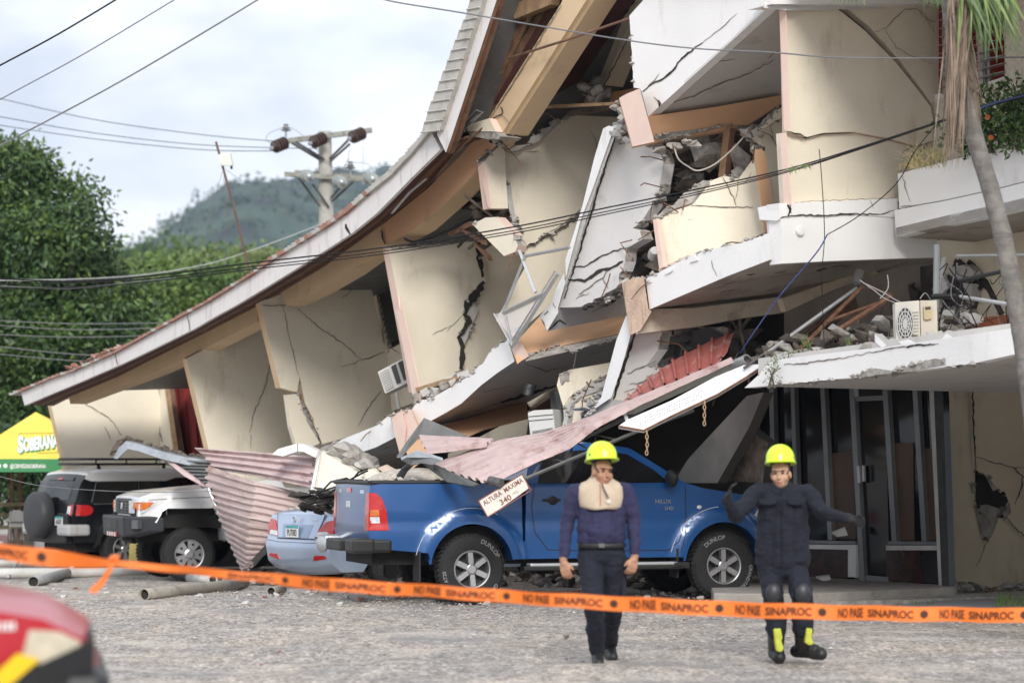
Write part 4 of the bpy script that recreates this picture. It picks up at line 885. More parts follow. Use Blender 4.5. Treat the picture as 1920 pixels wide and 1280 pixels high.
mb = MB().prism([pb(1684, 335) + NI * .2, pb(1960, 275) + NI * .2, pb(1960, 275) + NI * 1.2, pb(1684, 335) + NI * 1.2], -Z * .1); mb.build('planter_soil', debris, PLN)
cracks(PLN, Plane(pb.p + NI * .05, NI), [(1, [(1692, 330), (1700, 360), (1706, 378)]), (1.4, [(1688, 388), (1704, 386), (1720, 384)])])
# wall under the balcony
bw = FAC(2.6)
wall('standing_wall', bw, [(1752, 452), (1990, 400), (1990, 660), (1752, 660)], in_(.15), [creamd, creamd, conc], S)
wall('crack_gap', Plane(bw.p - NI * .03, NI), [(1790, 490), ('J', 4), (1830, 500), (1838, 520), ('J', 4), (1830, 570), (1822, 600), ('J', 5), (1795, 600), (1770, 590), ('J', 4), (1775, 520)], in_(.03), [dark, dark, dark], S)
for p_, m_ in (([(1786, 500), (1812, 496), ('J', 2), (1826, 508), (1822, 522), ('J', 2), (1800, 528), (1776, 512)], concl), ([(1748, 560), ('J', 2), (1752, 530), (1766, 512), (1778, 540), (1770, 545), (1752, 575)], white), ([(1805, 530), (1822, 532), (1823, 560), ('J', 2), (1808, 545)], concl), ([(1763, 590), ('J', 3), (1790, 575), (1796, 590), ('J', 3), (1780, 600)], concl)):
    wall('wall_fragment', Plane(bw.p - NI * random.uniform(.08, .2), NI), p_, in_(.12), [m_, m_, conc], S)
wall('wall_crack_band', Plane(bw.p - NI * .02, NI), [(1838, 512), ('J', 2), (1850, 525), (1880, 585), ('J', 2), (1872, 588), (1850, 545), (1834, 530)], in_(.02), [dark, dark, dark], S)
wall('terracotta_strip', Plane(bw.p - NI * .15, NI), [(1818, 598), (1905, 588), (1912, 612), (1822, 622)], in_(.1), [mat('terracotta_paint', (.42, .14, .07), .85, var=.12), concl, conc], S)
rubble('loose_rubble', [(1745, 590), (1830, 560), (1835, 625), (1750, 635)], 46, (.03, .12), (1.6, 2.5), [conc, debris, concl], S)
wall('inner_partition', FAC(3.2), [(1470, 585), (1640, 512), (1757, 484), (1757, 660), (1470, 720)], in_(.1), [mat('brown_interior', (.20, .165, .135), .9, var=.2), room, room], S)
wall('inner_opening', FAC(3.1), [(1725, 500), (1752, 495), (1752, 600), (1728, 600)], in_(.05), [dark, dark, dark], S)
wall('inner_hole', FAC(3.1), [(1702, 535), ('J', 2), (1722, 545), (1722, 585), ('J', 2), (1710, 580)], in_(.05), [dark, dark, dark], S)
# white canopy over the shop front
c0 = FAC(-.15)
can = wall('canopy_edge', c0, [(1396, 727), (1425, 700), (1440, 681), (1470, 672), (1560, 661), (1660, 650), (1760, 636), (1880, 618), (1990, 598), (1990, 648), (1920, 660), (1830, 680), ('J', 1), (1770, 688), (1700, 697), ('J', 2), (1600, 708), (1560, 711), ('J', 1), (1440, 723)], in_(.15), WH, S)
cracks(S, c0, [(2, [(1470, 683), (1500, 682), (1560, 674), (1600, 668)]), (1.6, [(1600, 667), (1660, 655), (1705, 648), (1760, 644)]), (3, [(1700, 652), (1712, 648), (1752, 646)]), (2, [(1725, 682), (1740, 676), (1770, 673)])])
wall('plaster_scar', FAC(-.16), [(1600, 707), ('J', 3), (1640, 690), (1672, 695), (1680, 694), ('J', 3), (1735, 675), (1770, 673), ('J', 2), (1772, 683), (1700, 697)], in_(.012), [conc, conc, conc], S)
mb = MB().prism([c0(1400, 727) + Z * .02 + NI * .16, c0(1990, 650) + NI * .16, c0(1990, 650) + NI * 6.8, c0(1396, 727) + NI * 6.8], Z * .3); mb.build('canopy_slab', soff, S)  # slab carried far inside as an added ceiling to darken the shop
for i, p in enumerate(scatter([(1450, 668), (1560, 656), (1680, 640), (1790, 622), (1790, 630), (1680, 648), (1560, 664), (1460, 676)], 40)):
    mb = MB(); add_chunk(mb, PF(p[0], p[1], random.uniform(.0, .9)) , random.uniform(.05, .15), .55, 0)
    mb.build('rubble_lump', random.choice([conc, concl, concl, debris]), S)
rubble('loose_rubble', [(1390, 690), (1450, 640), (1560, 615), (1680, 600), (1680, 645), (1560, 662), (1450, 678)], 170, (.03, .13), (.2, 2.2), [conc, debris, debris, dark], S, label='broken concrete heaped on the canopy')
for p_ in ([(1640, 625), (1663, 648), (1653, 651), (1640, 640)], [(1762, 640), (1775, 624), (1787, 634), (1770, 640)], [(1684, 640), (1704, 636), (1718, 643), (1690, 646)]):
    wall('plaster_flake', FAC(.0), p_, in_(.1), [white, concl, conc], S)
# shop front: mullions, door, panels
SH = Plane(PY(1600, 1083, 30.4), NI)
shop = thing('shop_front', 'dark glazed aluminium shop front with a framed door under the white canopy', 'shop front', (SH(1600, 1083).x, SH(1600, 1083).y, .12))
sq = lambda off: Plane(SH.p + NI * off, NI)
smoke = mat('dark_glass', (.008, .0085, .009), .08, var=.2, spec=.35)
wall('glass_panel', sq(.06), [(1425, 700), (1602, 700), (1602, 1086), (1425, 1075)], in_(.01), [smoke] * 3, shop)
wall('glass_panel', sq(.05), [(1664, 700), (1765, 690), (1765, 1100), (1664, 1090)], in_(.01), [smoke] * 3, shop)
mull = mat('mullion_aluminium', (.24, .25, .255), .45, metal=.45, var=.1, scale=6)
for x0, x1, w_, yb in ((1441, 1448, 8, 1010), (1481, 1492, 7, 1040), (1536, 1552, 8, 1012), (1590, 1612, 9, 1088), (1652, 1672, 9, 1014), (1708, 1728, 9, 1014)):
    wall('mullion', sq(-.03), [(x0, 690), (x0 + w_, 690), (x1 + w_, yb), (x1, yb)], in_(.07), [mull, mull, mull], shop)
door = wall('door', sq(.03), [(1600, 752), (1660, 748), (1668, 1090), (1612, 1086)], in_(.03), [smoke] * 3, shop)
wall('door_frame', sq(-.01), [(1595, 744), (1655, 741), (1656, 750), (1602, 752)], in_(.05), [mull] * 3, door)
wall('door_frame', sq(-.01), [(1597, 745), (1605, 745), (1620, 1086), (1611, 1086)], in_(.05), [mull] * 3, door)
wall('door_frame', sq(-.01), [(1612, 1077), (1665, 1081), (1666, 1090), (1612, 1087)], in_(.05), [mull] * 3, door)
wall('door_handle', sq(-.06), [(1606, 873), (1611, 873), (1613, 905), (1608, 905)], in_(.03), [alu] * 3, door)
wall('door_handle', sq(-.06), [(1616, 872), (1619, 872), (1620, 902), (1617, 902)], in_(.03), [alu] * 3, door)
for p_, m_ in (([(1500, 1012), (1603, 1014), (1604, 1020), (1500, 1018)], mull), ([(1498, 1020), (1604, 1021), (1605, 1082), (1590, 1081), (1590, 1030), (1498, 1028)], white), ([(1664, 1014), (1765, 1015), (1765, 1021), (1664, 1020)], mull), ([(1661, 1022), (1764, 1022), (1764, 1031), (1661, 1031)], concl)):
    wall('sill', sq(-.06), p_, in_(.08), [m_] * 3, shop)
marble = mat('dark_red_marble', (.045, .018, .014), .25, var=.7, scale=5, dirt=(.16, .13, .12), dpos=.6, dscale=6)
wall('stone_panel', sq(.0), [(1500, 1029), (1590, 1030), (1590, 1083), (1500, 1080)], in_(.03), [marble] * 3, shop)
wall('stone_panel', sq(.0), [(1662, 1031), (1728, 1031), (1728, 1092), (1662, 1088)], in_(.03), [marble] * 3, shop)
wall('stone_panel', sq(.01), [(1729, 1031), (1764, 1031), (1764, 1094), (1729, 1092)], in_(.03), [mat('black_stone', (.02, .019, .02), .3, var=.4)] * 3, shop)
cb_ = mat('cardboard', (.24, .165, .11), .9, var=.2)
for p_, o_ in (([(1555, 850), (1600, 845), (1604, 1010), (1556, 1010)], .0), ([(1672, 830), (1712, 830), (1714, 1013), (1676, 1013)], .0), ([(1735, 840), (1760, 840), (1762, 1013), (1735, 1013)], .0), ([(1622, 830), (1655, 830), (1658, 1000), (1624, 1000)], .0)):
    wall('backing_board', sq(.035 + o_), p_, in_(.012), [mat('backing_board', (.085, .048, .028), .5, var=.3, scale=1.5)] * 3, shop)
wall('end_post', sq(-.1), [(1740, 688), (1748, 686), (1770, 1098), (1760, 1097)], in_(.12), [concl, concl, conc], S)
wall('end_post', sq(-.12), [(1749, 690), (1766, 688), (1780, 1098), (1766, 1098)], in_(.1), [mat('dark_jamb', (.05, .05, .05), .7, var=.4, scale=6), smoke, conc], S)
RW = Plane(PY(1800, 1098, 31), (0.12, -1, 0))
wall('ground_floor_wall', RW, [(1764, 688), (1830, 676), (1990, 650), (1990, 1120), (1782, 1104), (1776, 1098)], (0, .2, 0), [stain if False else creamd, cream, conc], S)
hole = [(1829, 884), ('J', 2), (1848, 893), (1870, 918), ('J', 2), (1891, 938), (1880, 955), ('J', 3), (1870, 975), (1862, 1000), (1853, 1013), ('J', 2), (1842, 1000), (1836, 960), ('J', 2), (1829, 930)]
wall('wall_hole', Plane(RW.p - Vector((0, .015, 0)), RW.n), hole, (0, .01, 0), [crackm, crackm, crackm], S)
for p_ in ([(1830, 950), ('J', 2), (1850, 945), (1880, 955), ('J', 3), (1868, 978), (1862, 1000), (1852, 1012), ('J', 2), (1840, 1000)], [(1848, 893), ('J', 2), (1858, 900), (1872, 918), (1862, 920)], [(1822, 905), ('J', 2), (1828, 902), (1830, 925), (1823, 922)], [(1880, 955), ('J', 2), (1893, 942), (1896, 960), (1884, 975)]):
    wall('broken_edge', Plane(RW.p - Vector((0, .03, 0)), RW.n), p_, (0, .02, 0), [conc, conc, conc], S)
cracks(S, RW, [(3, [(1820, 683), (1824, 740), (1826, 800), (1828, 850), (1830, 884)]), (2, [(1828, 856), (1860, 866), (1900, 876), (1930, 878)]), (2.4, [(1900, 876), (1918, 892), (1915, 915), (1903, 945)]), (2, [(1886, 968), (1905, 990), (1930, 1012)]), (1.6, [(1850, 1014), (1840, 1040), (1830, 1060)]), (2.6, [(1766, 692), (1772, 708)])], lift=.05)
wall('fallen_ceiling', FAC(1.2), [(1262, 905), (1290, 860), (1400, 742), (1432, 735), (1405, 800), (1345, 905)], in_(.15), [mat('dusty_ceiling', (.16, .15, .14), .9, var=.2), room, conc], S)
wall('fallen_ceiling', FAC(1.6), [(1330, 900), (1400, 800), (1440, 830), (1430, 905)], in_(.15), [debris, room, conc], S)
# step in front of the shop
k0 = [PG(1338, 1110, .14), PG(1500, 1112, .14), PG(1640, 1106, .14), PG(1790, 1098, .14)]
mb = MB().prism([PG(1338, 1111, .14), PG(1420, 1112, .14), PG(1520, 1112, .14), PG(1790, 1100, .14), PG(1796, 1086, .14), PG(1700, 1080, .14), PG(1440, 1075, .14), PG(1330, 1094, .14)], -Z * .35)
mb.build('step', mat('step_concrete', (.34, .315, .285), .95, var=.2, scale=4, bump=.5, bscale=25, dirt=(.16, .145, .13), dpos=.55, dscale=3), kind='structure', bevel=.015)
mb = MB().prism([PG(1640, 1143, .03), PG(1720, 1128, .03), PG(1870, 1117, .03), PG(1990, 1114, .03), PG(1990, 1150, .03), PG(1800, 1146, .03)], -Z * .3)
mb.build('pavement', mat('smooth_pavement', (.27, .275, .29), .9, var=.12, scale=2, dirt=(.2, .18, .16), dpos=.55), kind='structure')
mb = MB().prism([PG(1525, 1120, .05), PG(1690, 1118, .05), PG(1900, 1108, .05), PG(1990, 1108, .05), PG(1990, 1113, .05), PG(1700, 1124, .05), PG(1530, 1126, .05)], -Z * .3)
mb.build('gutter', conc, kind='structure')
from mathutils.geometry import delaunay_2d_cdt
# ============================================================ vehicles
def grid2d(outline, sx, sz):
    """polygon in (a, b) cut into a lattice: returns 2D points, faces, boundary edges"""
    st = min(sx, sz); ol = []
    for (a0, b0), (a1, b1) in zip(outline, outline[1:] + outline[:1]):
        k = max(1, int(math.hypot(a1 - a0, b1 - b0) / st)); ol += [(a0 + (a1 - a0) * t / k, b0 + (b1 - b0) * t / k) for t in range(k)]
    n = len(ol); P = [Vector(p) for p in ol]
    O = np.array(ol); D = np.roll(O, -1, 0) - O; D2 = (D ** 2).sum(1) + 1e-12
    for a in np.arange(O[:, 0].min() + sx / 2, O[:, 0].max(), sx):
        for c in np.arange(O[:, 1].min() + sz / 2, O[:, 1].max(), sz):
            if not inpoly((a, c), outline): continue
            q = np.array((a, c)); t = np.clip(((q - O) * D).sum(1) / D2, 0, 1)
            if np.sqrt((((O + D * t[:, None]) - q) ** 2).sum(1).min()) > .35 * st: P.append(Vector((a, c)))
    v, e, f, *_ = delaunay_2d_cdt(P, [(i, (i + 1) % n) for i in range(n)], [], 1, 1e-6)
    fs = [tuple(t) for t in f]; cnt = {}
    for t in fs:
        for i in range(len(t)): k = tuple(sorted((t[i], t[i - 1]))); cnt[k] = cnt.get(k, 0) + 1
    return [tuple(p) for p in v], fs, [k for k, c in cnt.items() if c == 1]
def shell(mb, outline, yf, sx=.08, sz=.08, K=8, crown=.04, mi=0, close=True):
    pts, fs, be = grid2d(outline, sx, sz); n = len(pts)
    mb.add([(x, yf(x, z), z) for x, z in pts] + [(x, -yf(x, z), z) for x, z in pts], fs + [tuple(n + i for i in f[::-1]) for f in fs], mi)
    if not close: return
    cx = sum(p[0] for p in pts) / n; cz = sum(p[1] for p in pts) / n
    # outward normal at boundary vertices
    nrm = {}
    for a, b in be:
        (x0, z0), (x1, z1) = pts[a], pts[b]; nx, nz = z1 - z0, -(x1 - x0); L_ = math.hypot(nx, nz) + 1e-9; nx /= L_; nz /= L_
        mx, mz = (x0 + x1) / 2 + nx * .01, (z0 + z1) / 2 + nz * .01
        if inpoly((mx, mz), outline): nx, nz = -nx, -nz
        for v in (a, b): q = nrm.setdefault(v, [0, 0]); q[0] += nx; q[1] += nz
    col = {}
    for v, (nx, nz) in nrm.items():
        L_ = math.hypot(nx, nz) + 1e-9; x, z = pts[v]; wv = yf(x, z); b0 = len(mb.v); ids = []
        for k in range(K + 1):
            t = 2 * k / K - 1; c = crown * (1 - t * t)
            mb.v.append((x + nx / L_ * c, t * wv, z + nz / L_ * c)); ids.append(b0 + k)
        col[v] = ids
    for a, b in be:
        for k in range(K): mb.f.append((col[a][k], col[a][k + 1], col[b][k + 1], col[b][k])); mb.m.append(mi)
def patch(mb, outline, fm, off=.004, th=.02, s=.06, mi=0):
    pts, fs, be = grid2d(outline, s, s); n = len(pts)
    mb.add([fm(a, b, off) for a, b in pts] + [fm(a, b, off - th) for a, b in pts], fs + [(a, b, n + b, n + a) for a, b in be], mi)
    return mb
def arch(cx, cz, r, a0, a1, n=14):
    return [(cx + r * math.cos(R(a0 + (a1 - a0) * i / n)), cz + r * math.sin(R(a0 + (a1 - a0) * i / n))) for i in range(n + 1)]
def seam(mb, pts, fm, w=.008, off=.003, step=.05):
    q = []
    for a, b in zip(pts, pts[1:]):
        k = max(1, int(math.hypot(b[0] - a[0], b[1] - a[1]) / step)); q += [(a[0] + (b[0] - a[0]) * t / k, a[1] + (b[1] - a[1]) * t / k) for t in range(k)]
    q.append(pts[-1]); n = len(q); vs = []
    for i, p in enumerate(q):
        a, b = q[max(0, i - 1)], q[min(n - 1, i + 1)]; L_ = math.hypot(b[0] - a[0], b[1] - a[1]) + 1e-9; nx, nz = -(b[1] - a[1]) / L_ * w / 2, (b[0] - a[0]) / L_ * w / 2
        vs += [fm(p[0] + nx, p[1] + nz, off), fm(p[0] - nx, p[1] - nz, off)]
    mb.add(vs, [(2 * i, 2 * i + 2, 2 * i + 3, 2 * i + 1) for i in range(n - 1)])
    return mb
chrome = mat('chrome', (.62, .63, .65), .18, metal=.9, var=.05)
alloy = mat('alloy_wheel', (.50, .50, .51), .32, metal=.75, var=.06)
alloyd = mat('wheel_shadow', (.03, .03, .03), .8)  # dark colour stands for the shade behind the spokes
white_l = mat('tyre_letter', (.24, .24, .235), .8, var=.15, scale=20)
lensr = mat('red_lens', (.46, .012, .012), .12, var=.25, scale=14, coat=.6)
lensa = mat('amber_lens', (.60, .17, .03), .14, var=.2, scale=14, coat=.5)
lensc = mat('clear_lens', (.62, .64, .66), .1, var=.3, scale=16, coat=.7)
tint = mat('tinted_glass', (.008, .009, .011), .05, var=.1, spec=.6)
platem = mat('plate_white', (.70, .70, .68), .5, var=.05); platet = mat('plate_teal', (.05, .33, .33), .5); ink = mat('plate_ink', (.03, .03, .05), .6)
under = mat('underbody', (.018, .017, .016), .9, var=.4)
def wheel(parent, x, z, y, side, r, rr, w_, style, letters=None, steer=0, rot=0.0):
    """tyre (> rim, hub); side = -1 right, +1 left; outer face at y"""
    Mx = Matrix.Translation((x, y, z)) @ Matrix.Rotation(steer, 4, 'Z') @ (Matrix.Rotation(R(90), 4, 'X') if side < 0 else Matrix.Rotation(R(-90), 4, 'X')) @ Matrix.Rotation(rot, 4, 'Z')
    t = MB(); seg = 44
    prof = [(rr * 1.0, -.02), (rr * 1.04, .004), (rr * 1.12, .012), (r * .90, .004), (r * .955, -.018), (r * .985, -.03), (r, -.055), (r, -w_ + .055), (r * .985, -w_ + .03), (r * .9, -w_), (rr, -w_)]
    t.lathe(prof, Mx, seg)
    for k in range(seg):                       # tread blocks on the shoulder
        a = 2 * math.pi * k / seg
        for dz, dr in ((-.045, 0), (-.10, 0), (-.16, 0)):
            c = Mx @ Vector(((r + .003) * math.cos(a + dz * 2), (r + .003) * math.sin(a + dz * 2), dz))
            t.box(c, (.016, r * .085, .040), M=(Mx.to_3x3() @ Matrix.Rotation(a + dz * 2, 3, 'Z')))
    ty = t.build('wheel', blackr, parent, smooth=True, local=True, sharp=40)
    rm = MB(); rm.lathe([(rr * 1.02, .004), (rr * .99, .012), (rr * .93, .004), (rr * .91, -.03), (rr * .88, -.11), (rr * .86, -.16)], Mx, 40)
    b = MB()
    if style == 'six':
        for k in range(6):
            Mk = Mx @ Matrix.Rotation(2 * math.pi * k / 6 + R(30), 4, 'Z')
            pts = [(.0, -.052, -.02), (.0, .052, -.02), (rr * .9, .040, -.035), (rr * .9, -.040, -.035)]
            a_, b_ = .030, .029
            fr = [Mk @ Vector(p) for p in ((rr * .28, -a_, -.012), (rr * .28, a_, -.012), (rr * .90, b_, -.008), (rr * .90, -b_, -.008))]
            bk = [Mk @ Vector(p) for p in ((rr * .28, -a_ * 1.25, -.055), (rr * .28, a_ * 1.25, -.055), (rr * .90, b_ * 1.3, -.07), (rr * .90, -b_ * 1.3, -.07))]
            rm.add(fr + bk, [(0, 1, 2, 3), (0, 3, 7, 4), (1, 5, 6, 2), (4, 7, 6, 5)])
        rm.lathe([(0, -.002), (rr * .2, -.002), (rr * .25, -.012), (rr * .34, -.018), (rr * .36, -.05)], Mx, 24)
        for k in range(6):
            rm_c = Mx @ Matrix.Rotation(2 * math.pi * k / 6, 4, 'Z'); b.lathe([(0, -.004), (.013, -.004), (.015, -.03)], rm_c @ Matrix.Translation((rr * .36, 0, 0)), 8)
    elif style == 'five':
        for k in range(5):
            Mk = Mx @ Matrix.Rotation(2 * math.pi * k / 5 + R(18), 4, 'Z')
            fr = [Mk @ Vector(p) for p in ((rr * .25, -.045, .0), (rr * .25, .045, .0), (rr * .62, .075, .006), (rr * .93, .105, -.004), (rr * .93, -.105, -.004), (rr * .62, -.075, .006))]
            bk = [p - (Mx.to_3x3() @ Vector((0, 0, .05))) for p in fr]
            rm.add(fr + bk, [(0, 1, 2, 3, 4, 5)] + [(i, (i + 1) % 6, 6 + (i + 1) % 6, 6 + i) for i in range(6)])
            b.ell(Mk @ Vector((rr * .70, 0, .004)), (.03, .012, .03) if False else (.022, .022, .022), seg=8, rings=5)
        rm.lathe([(0, .035), (.045, .035), (.055, .02), (rr * .36, .01), (rr * .4, -.02)], Mx, 24)
        for k in range(5):
            b.lathe([(0, .016), (.011, .016), (.012, 0)], Mx @ Matrix.Rotation(2 * math.pi * k / 5 + R(18), 4, 'Z') @ Matrix.Translation((rr * .30, 0, 0)), 8)
    else:
        rm.lathe([(0, -.06), (rr * .9, -.06)], Mx, 24)
    d = MB().lathe([(0, -.10), (rr * .9, -.10)], Mx, 24); d.build('wheel_shade_disc', alloyd, ty, local=True)
    rim = rm.build('rim', alloy if style != 'steel' else blackp, ty, smooth=True, local=True, sharp=30)
    if b.v: b.build('wheel_nut', blackp, ty, local=True, smooth=True)
    for txt, a_mid, h in (letters or []):
        v, f, wd = text_mesh(txt, .02); rad = r * .865
        def fn(px, py, a_mid=a_mid, rad=rad, wd=wd, h=h):
            a = R(a_mid) - (px - wd * h / 2) / rad; q = rad + py - h / 2
            return Mx_nr @ Vector((q * math.cos(a), q * math.sin(a), .0145))
        Mx_nr = Matrix.Translation((x, y, z)) @ Matrix.Rotation(steer, 4, 'Z') @ (Matrix.Rotation(R(90), 4, 'X') if side < 0 else Matrix.Rotation(R(-90), 4, 'X'))
        lettering('tyre_lettering', txt, fn, h, white_l, ty, bold=.03, local=True)
    return ty
def vroot(name, label, cat, x, y, ang, group=None):
    return thing(name, label, cat, (x, y, gz(x, y)), group, rot=(0, 0, R(ang)))
def sidemap(yf, side): return lambda a, b, off: (a, side * (yf(a, b) + off), b)
def plate(parent, M_, txt, wd=.305, ht=.155):
    pb = MB().box((0, 0, 0), (.008, wd, ht)); 
    q = MB(); q.add([M_ @ Vector(v) for v in pb.v], pb.f)
    p = q.build('number_plate', platem, parent, local=True)
    t = MB(); t.add([M_ @ Vector((-.006, a, b)) for a, b in ((-wd / 2, ht / 2), (wd / 2, ht / 2), (wd / 2, ht / 2 - .035), (-wd / 2, ht / 2 - .035))], [(0, 1, 2, 3)]); t.build('plate_band', platet, p, local=True)
    lettering('plate_lettering', txt, lambda a, b: M_ @ Vector((-.007, -a, b - .055)), .085, ink, p, bold=.03, center=True, squash=.62, local=True)
# ---------------------------------------------------------------- blue pickup
blue = mat('blue_metallic_paint', (.006, .070, .235), .3, metal=.12, var=.04, coat=.7, dirt=(.03, .07, .2), dpos=.68, dscale=3)
TK_ANG = 17.5
TK = vroot('pickup_truck', 'blue double cab pickup truck pinned under the fallen canopy sheet behind the first rescuer', 'pickup truck', PG(873, 1131).x - .20, PG(873, 1131).y + .82, TK_ANG)
WB = 3.085
def tk_yf(x, z):
    w_ = .885 - .10 * max(0, (.80 - z)) ** 1.5 - .05 * max(0, z - .95) ** 1.3
    w_ -= .016 * math.exp(-((z - .93) / .05) ** 2) * (1 if x < .66 else .8)
    if z > 1.34 and x > .64: w_ -= (z - 1.34) * .40
    if x > 3.1: w_ -= .17 * ((x - 3.1) / .88) ** 2
    if x < -.9: w_ -= .05 * ((-.9 - x) / .3) ** 2
    for cx in (0, WB):
        d = math.hypot(x - cx, z - .42)
        if z > .3 and d < .70: 
            f = min(1, max(0, (.68 - d) / .10)); w_ += .052 * f * f * (3 - 2 * f)
    return w_
tk_out = [(-1.16, .64), (-1.20, .85), (-1.18, 1.36), (.60, 1.36), (.615, .70), (.645, .70), (.66, 1.38), (.75, 1.70), (.92, 1.80), (1.5, 1.83), (2.0, 1.77), (2.63, 1.36), (2.85, 1.30), (3.5, 1.20), (3.80, 1.10), (3.95, .90), (3.97, .58), (3.60, .50)] + arch(WB, .42, .495, 8, 172) + [(2.55, .50), (.52, .50)] + arch(0, .42, .495, 8, 172) + [(-.52, .58)]
mb = MB(); shell(mb, tk_out, tk_yf, .05, .05, 8, .03)
mb.build('body', blue, TK, smooth=True, local=True, sharp=38)
rt, lt = sidemap(tk_yf, -1), sidemap(tk_yf, 1)
for fm in (rt, lt):
    patch(MB(), [(.80, 1.36), (.90, 1.66), (1.03, 1.73), (1.52, 1.75), (1.52, 1.36)], fm, .004, .02).build('window', tint, TK, local=True, smooth=True)
    patch(MB(), [(1.60, 1.36), (1.60, 1.75), (1.95, 1.70), (2.25, 1.52), (2.42, 1.37)], fm, .004, .02).build('window', tint, TK, local=True, smooth=True)
    s = MB()
    seam(s, [(.76, 1.35), (.72, 1.1), (.76, .8), (.92, .60), (1.50, .58)], fm, .010); seam(s, [(1.56, 1.74), (1.56, .58)], fm, .010); seam(s, [(1.56, .58), (2.40, .58), (2.52, .68), (2.62, .95), (2.62, 1.33)], fm, .010)
    seam(s, [(2.62, .95), (2.58, .70), (2.54, .55)], fm, .008)
    s.build('door_seam', blackp, TK, local=True)
    for x in (.86, 1.72):
        h = MB(); h.ell(Vector(fm(x + .10, 1.17, .012)), (.12, .022, .022), seg=10, rings=6); h.ell(Vector(fm(x + .12, 1.165, .0)), (.06, .016, .055), seg=10, rings=6)
        h.build('door_handle', blackp, TK, local=True, smooth=True)
    for cx, lo in ((0, 10), (WB, 10)):           # flare lip and a thin pale line along the flare edge
        f = MB(); pts = arch(cx, .42, .50, lo, 176, 22); seam(f, pts, fm, .03, .006, .04); f.build('arch_lip', blue, TK, local=True)
        f = MB(); pts = arch(cx, .42, .665, 62 if cx == 0 else 95, 168, 18); seam(f, pts, fm, .008, .008, .04); f.build('flare_edge', mat('pale_edge', (.38, .40, .45), .6), TK, local=True)
    st = MB(); s_ = -1 if fm is rt else 1
    st.box((1.55, s_ * .98, .435), (1.80, .16, .035)); st.build('side_step', alu, TK, local=True, bevel=.012)
    st = MB(); st.box((1.55, s_ * .97, .395), (1.95, .19, .05)); st.box((2.50, s_ * .98, .41), (.20, .17, .075)); st.build('step_cover', blackp, TK, local=True, bevel=.012)
    m_ = MB(); m_.ell((2.40, s_ * 1.0, 1.42), (.07, .13, .105), seg=14, rings=8); m_.box((2.45, s_ * .88, 1.40), (.06, .14, .05)); m_.build('door_mirror', blackp, TK, local=True, smooth=True)
    il = MB(); il.ell(Vector(fm(2.79, 1.08, .004)), (.032, .014, .024), seg=10, rings=6); il.build('indicator', lensc, TK, local=True, smooth=True)
    for x in (-.62, 2.50):
        mf = MB().box((x, s_ * .80, .43), (.02, .26, .34)); mf.build('mud_flap', blackr, TK, local=True)
br = MB(); br.box((-.28, 0, 1.372), (1.76, 1.68, .02)); br.tube([(-1.17, -.83, 1.375), (.6, -.83, 1.375)], .028, 8); br.tube([(-1.17, .83, 1.375), (.6, .83, 1.375)], .028, 8); br.tube([(-1.185, -.83, 1.372), (-1.2, 0, 1.376), (-1.185, .83, 1.372)], .026, 8)
br.build('bed_rail', blackp, TK, local=True, smooth=True)
def rearx(y, z, off): return (-1.185 - .03 * (1 - (y / .85) ** 2) + (.0 if z < 1 else (z - 1) * .05) - off, y, z)
for s_ in (-1, 1):                              # tail lights wrap round the corner
    fm = sidemap(tk_yf, s_)
    o = MB(); patch(o, [(-1.195, .84), (-1.19, 1.26), (-1.12, 1.26), (-1.05, 1.20), (-1.0, 1.06), (-.97, .84)], fm, .014, .05, .04)
    patch(o, [(s_ * .70, .84), (s_ * .85, .84), (s_ * .85, 1.26), (s_ * .72, 1.26)], rearx, .014, .05, .04)
    t_ = o.build('tail_light', lensr, TK, local=True, smooth=True)
    o = MB(); patch(o, [(-1.18, .92), (-1.18, .99), (-1.08, .99), (-1.07, .92)], fm, .020, .02, .03); o.build('reversing_lens', lensc, t_, local=True, smooth=True)
    o = MB(); patch(o, [(-1.18, 1.0), (-1.18, 1.07), (-1.09, 1.07), (-1.08, 1.0)], fm, .020, .02, .03); o.build('indicator_lens', lensa, t_, local=True, smooth=True)
tg = MB(); seam(tg, [(-.70, .80), (-.70, 1.34)], rearx, .012, .004); seam(tg, [(.70, .80), (.70, 1.34)], rearx, .012, .004); seam(tg, [(-.7, .80), (.7, .80)], rearx, .014, .004); tg.build('tailgate_seam', blackp, TK, local=True)
patch(MB(), [(-.68, .82), (.68, .82), (.68, 1.33), (-.68, 1.33)], rearx, .008, .02, .1).build('tailgate', blue, TK, local=True, smooth=True)
patch(MB(), [(-.10, 1.26), (.10, 1.26), (.10, 1.31), (-.10, 1.31)], rearx, .02, .02, .05).build('brake_light', lensr, TK, local=True)
patch(MB(), [(-.11, 1.09), (.11, 1.09), (.11, 1.16), (-.11, 1.16)], rearx, .02, .02, .05).build('tailgate_handle', chrome, TK, local=True)
for a in (-.55, .50): patch(MB(), [(a - .08, 1.25), (a + .08, 1.25), (a + .08, 1.29), (a - .08, 1.29)], rearx, .012, .01, .05).build('badge', chrome, TK, local=True)
bp_ = MB(); bp_.box((-1.31, 0, .66), (.20, .70, .13)); bp_.build('bumper_bar', blackp, TK, local=True, bevel=.02)
for s_, m_ in ((-1, blackp), (1, alu)):
    bp_ = MB(); bp_.box((-1.26, s_ * .70, .665), (.26, .42, .17)); bp_.box((-1.08, s_ * .83, .665), (.30, .14, .15)); bp_.build('bumper_end', blackp if s_ < 0 else metal, TK, local=True, bevel=.035)
b2 = MB(); b2.ell((-1.39, .62, .64), (.05, .24, .10), seg=14, rings=8); b2.build('bumper_pad', alu, TK, local=True, smooth=True)
plate(TK, Matrix.Translation((-1.26, 0, .80)), 'AB 4512') if False else None
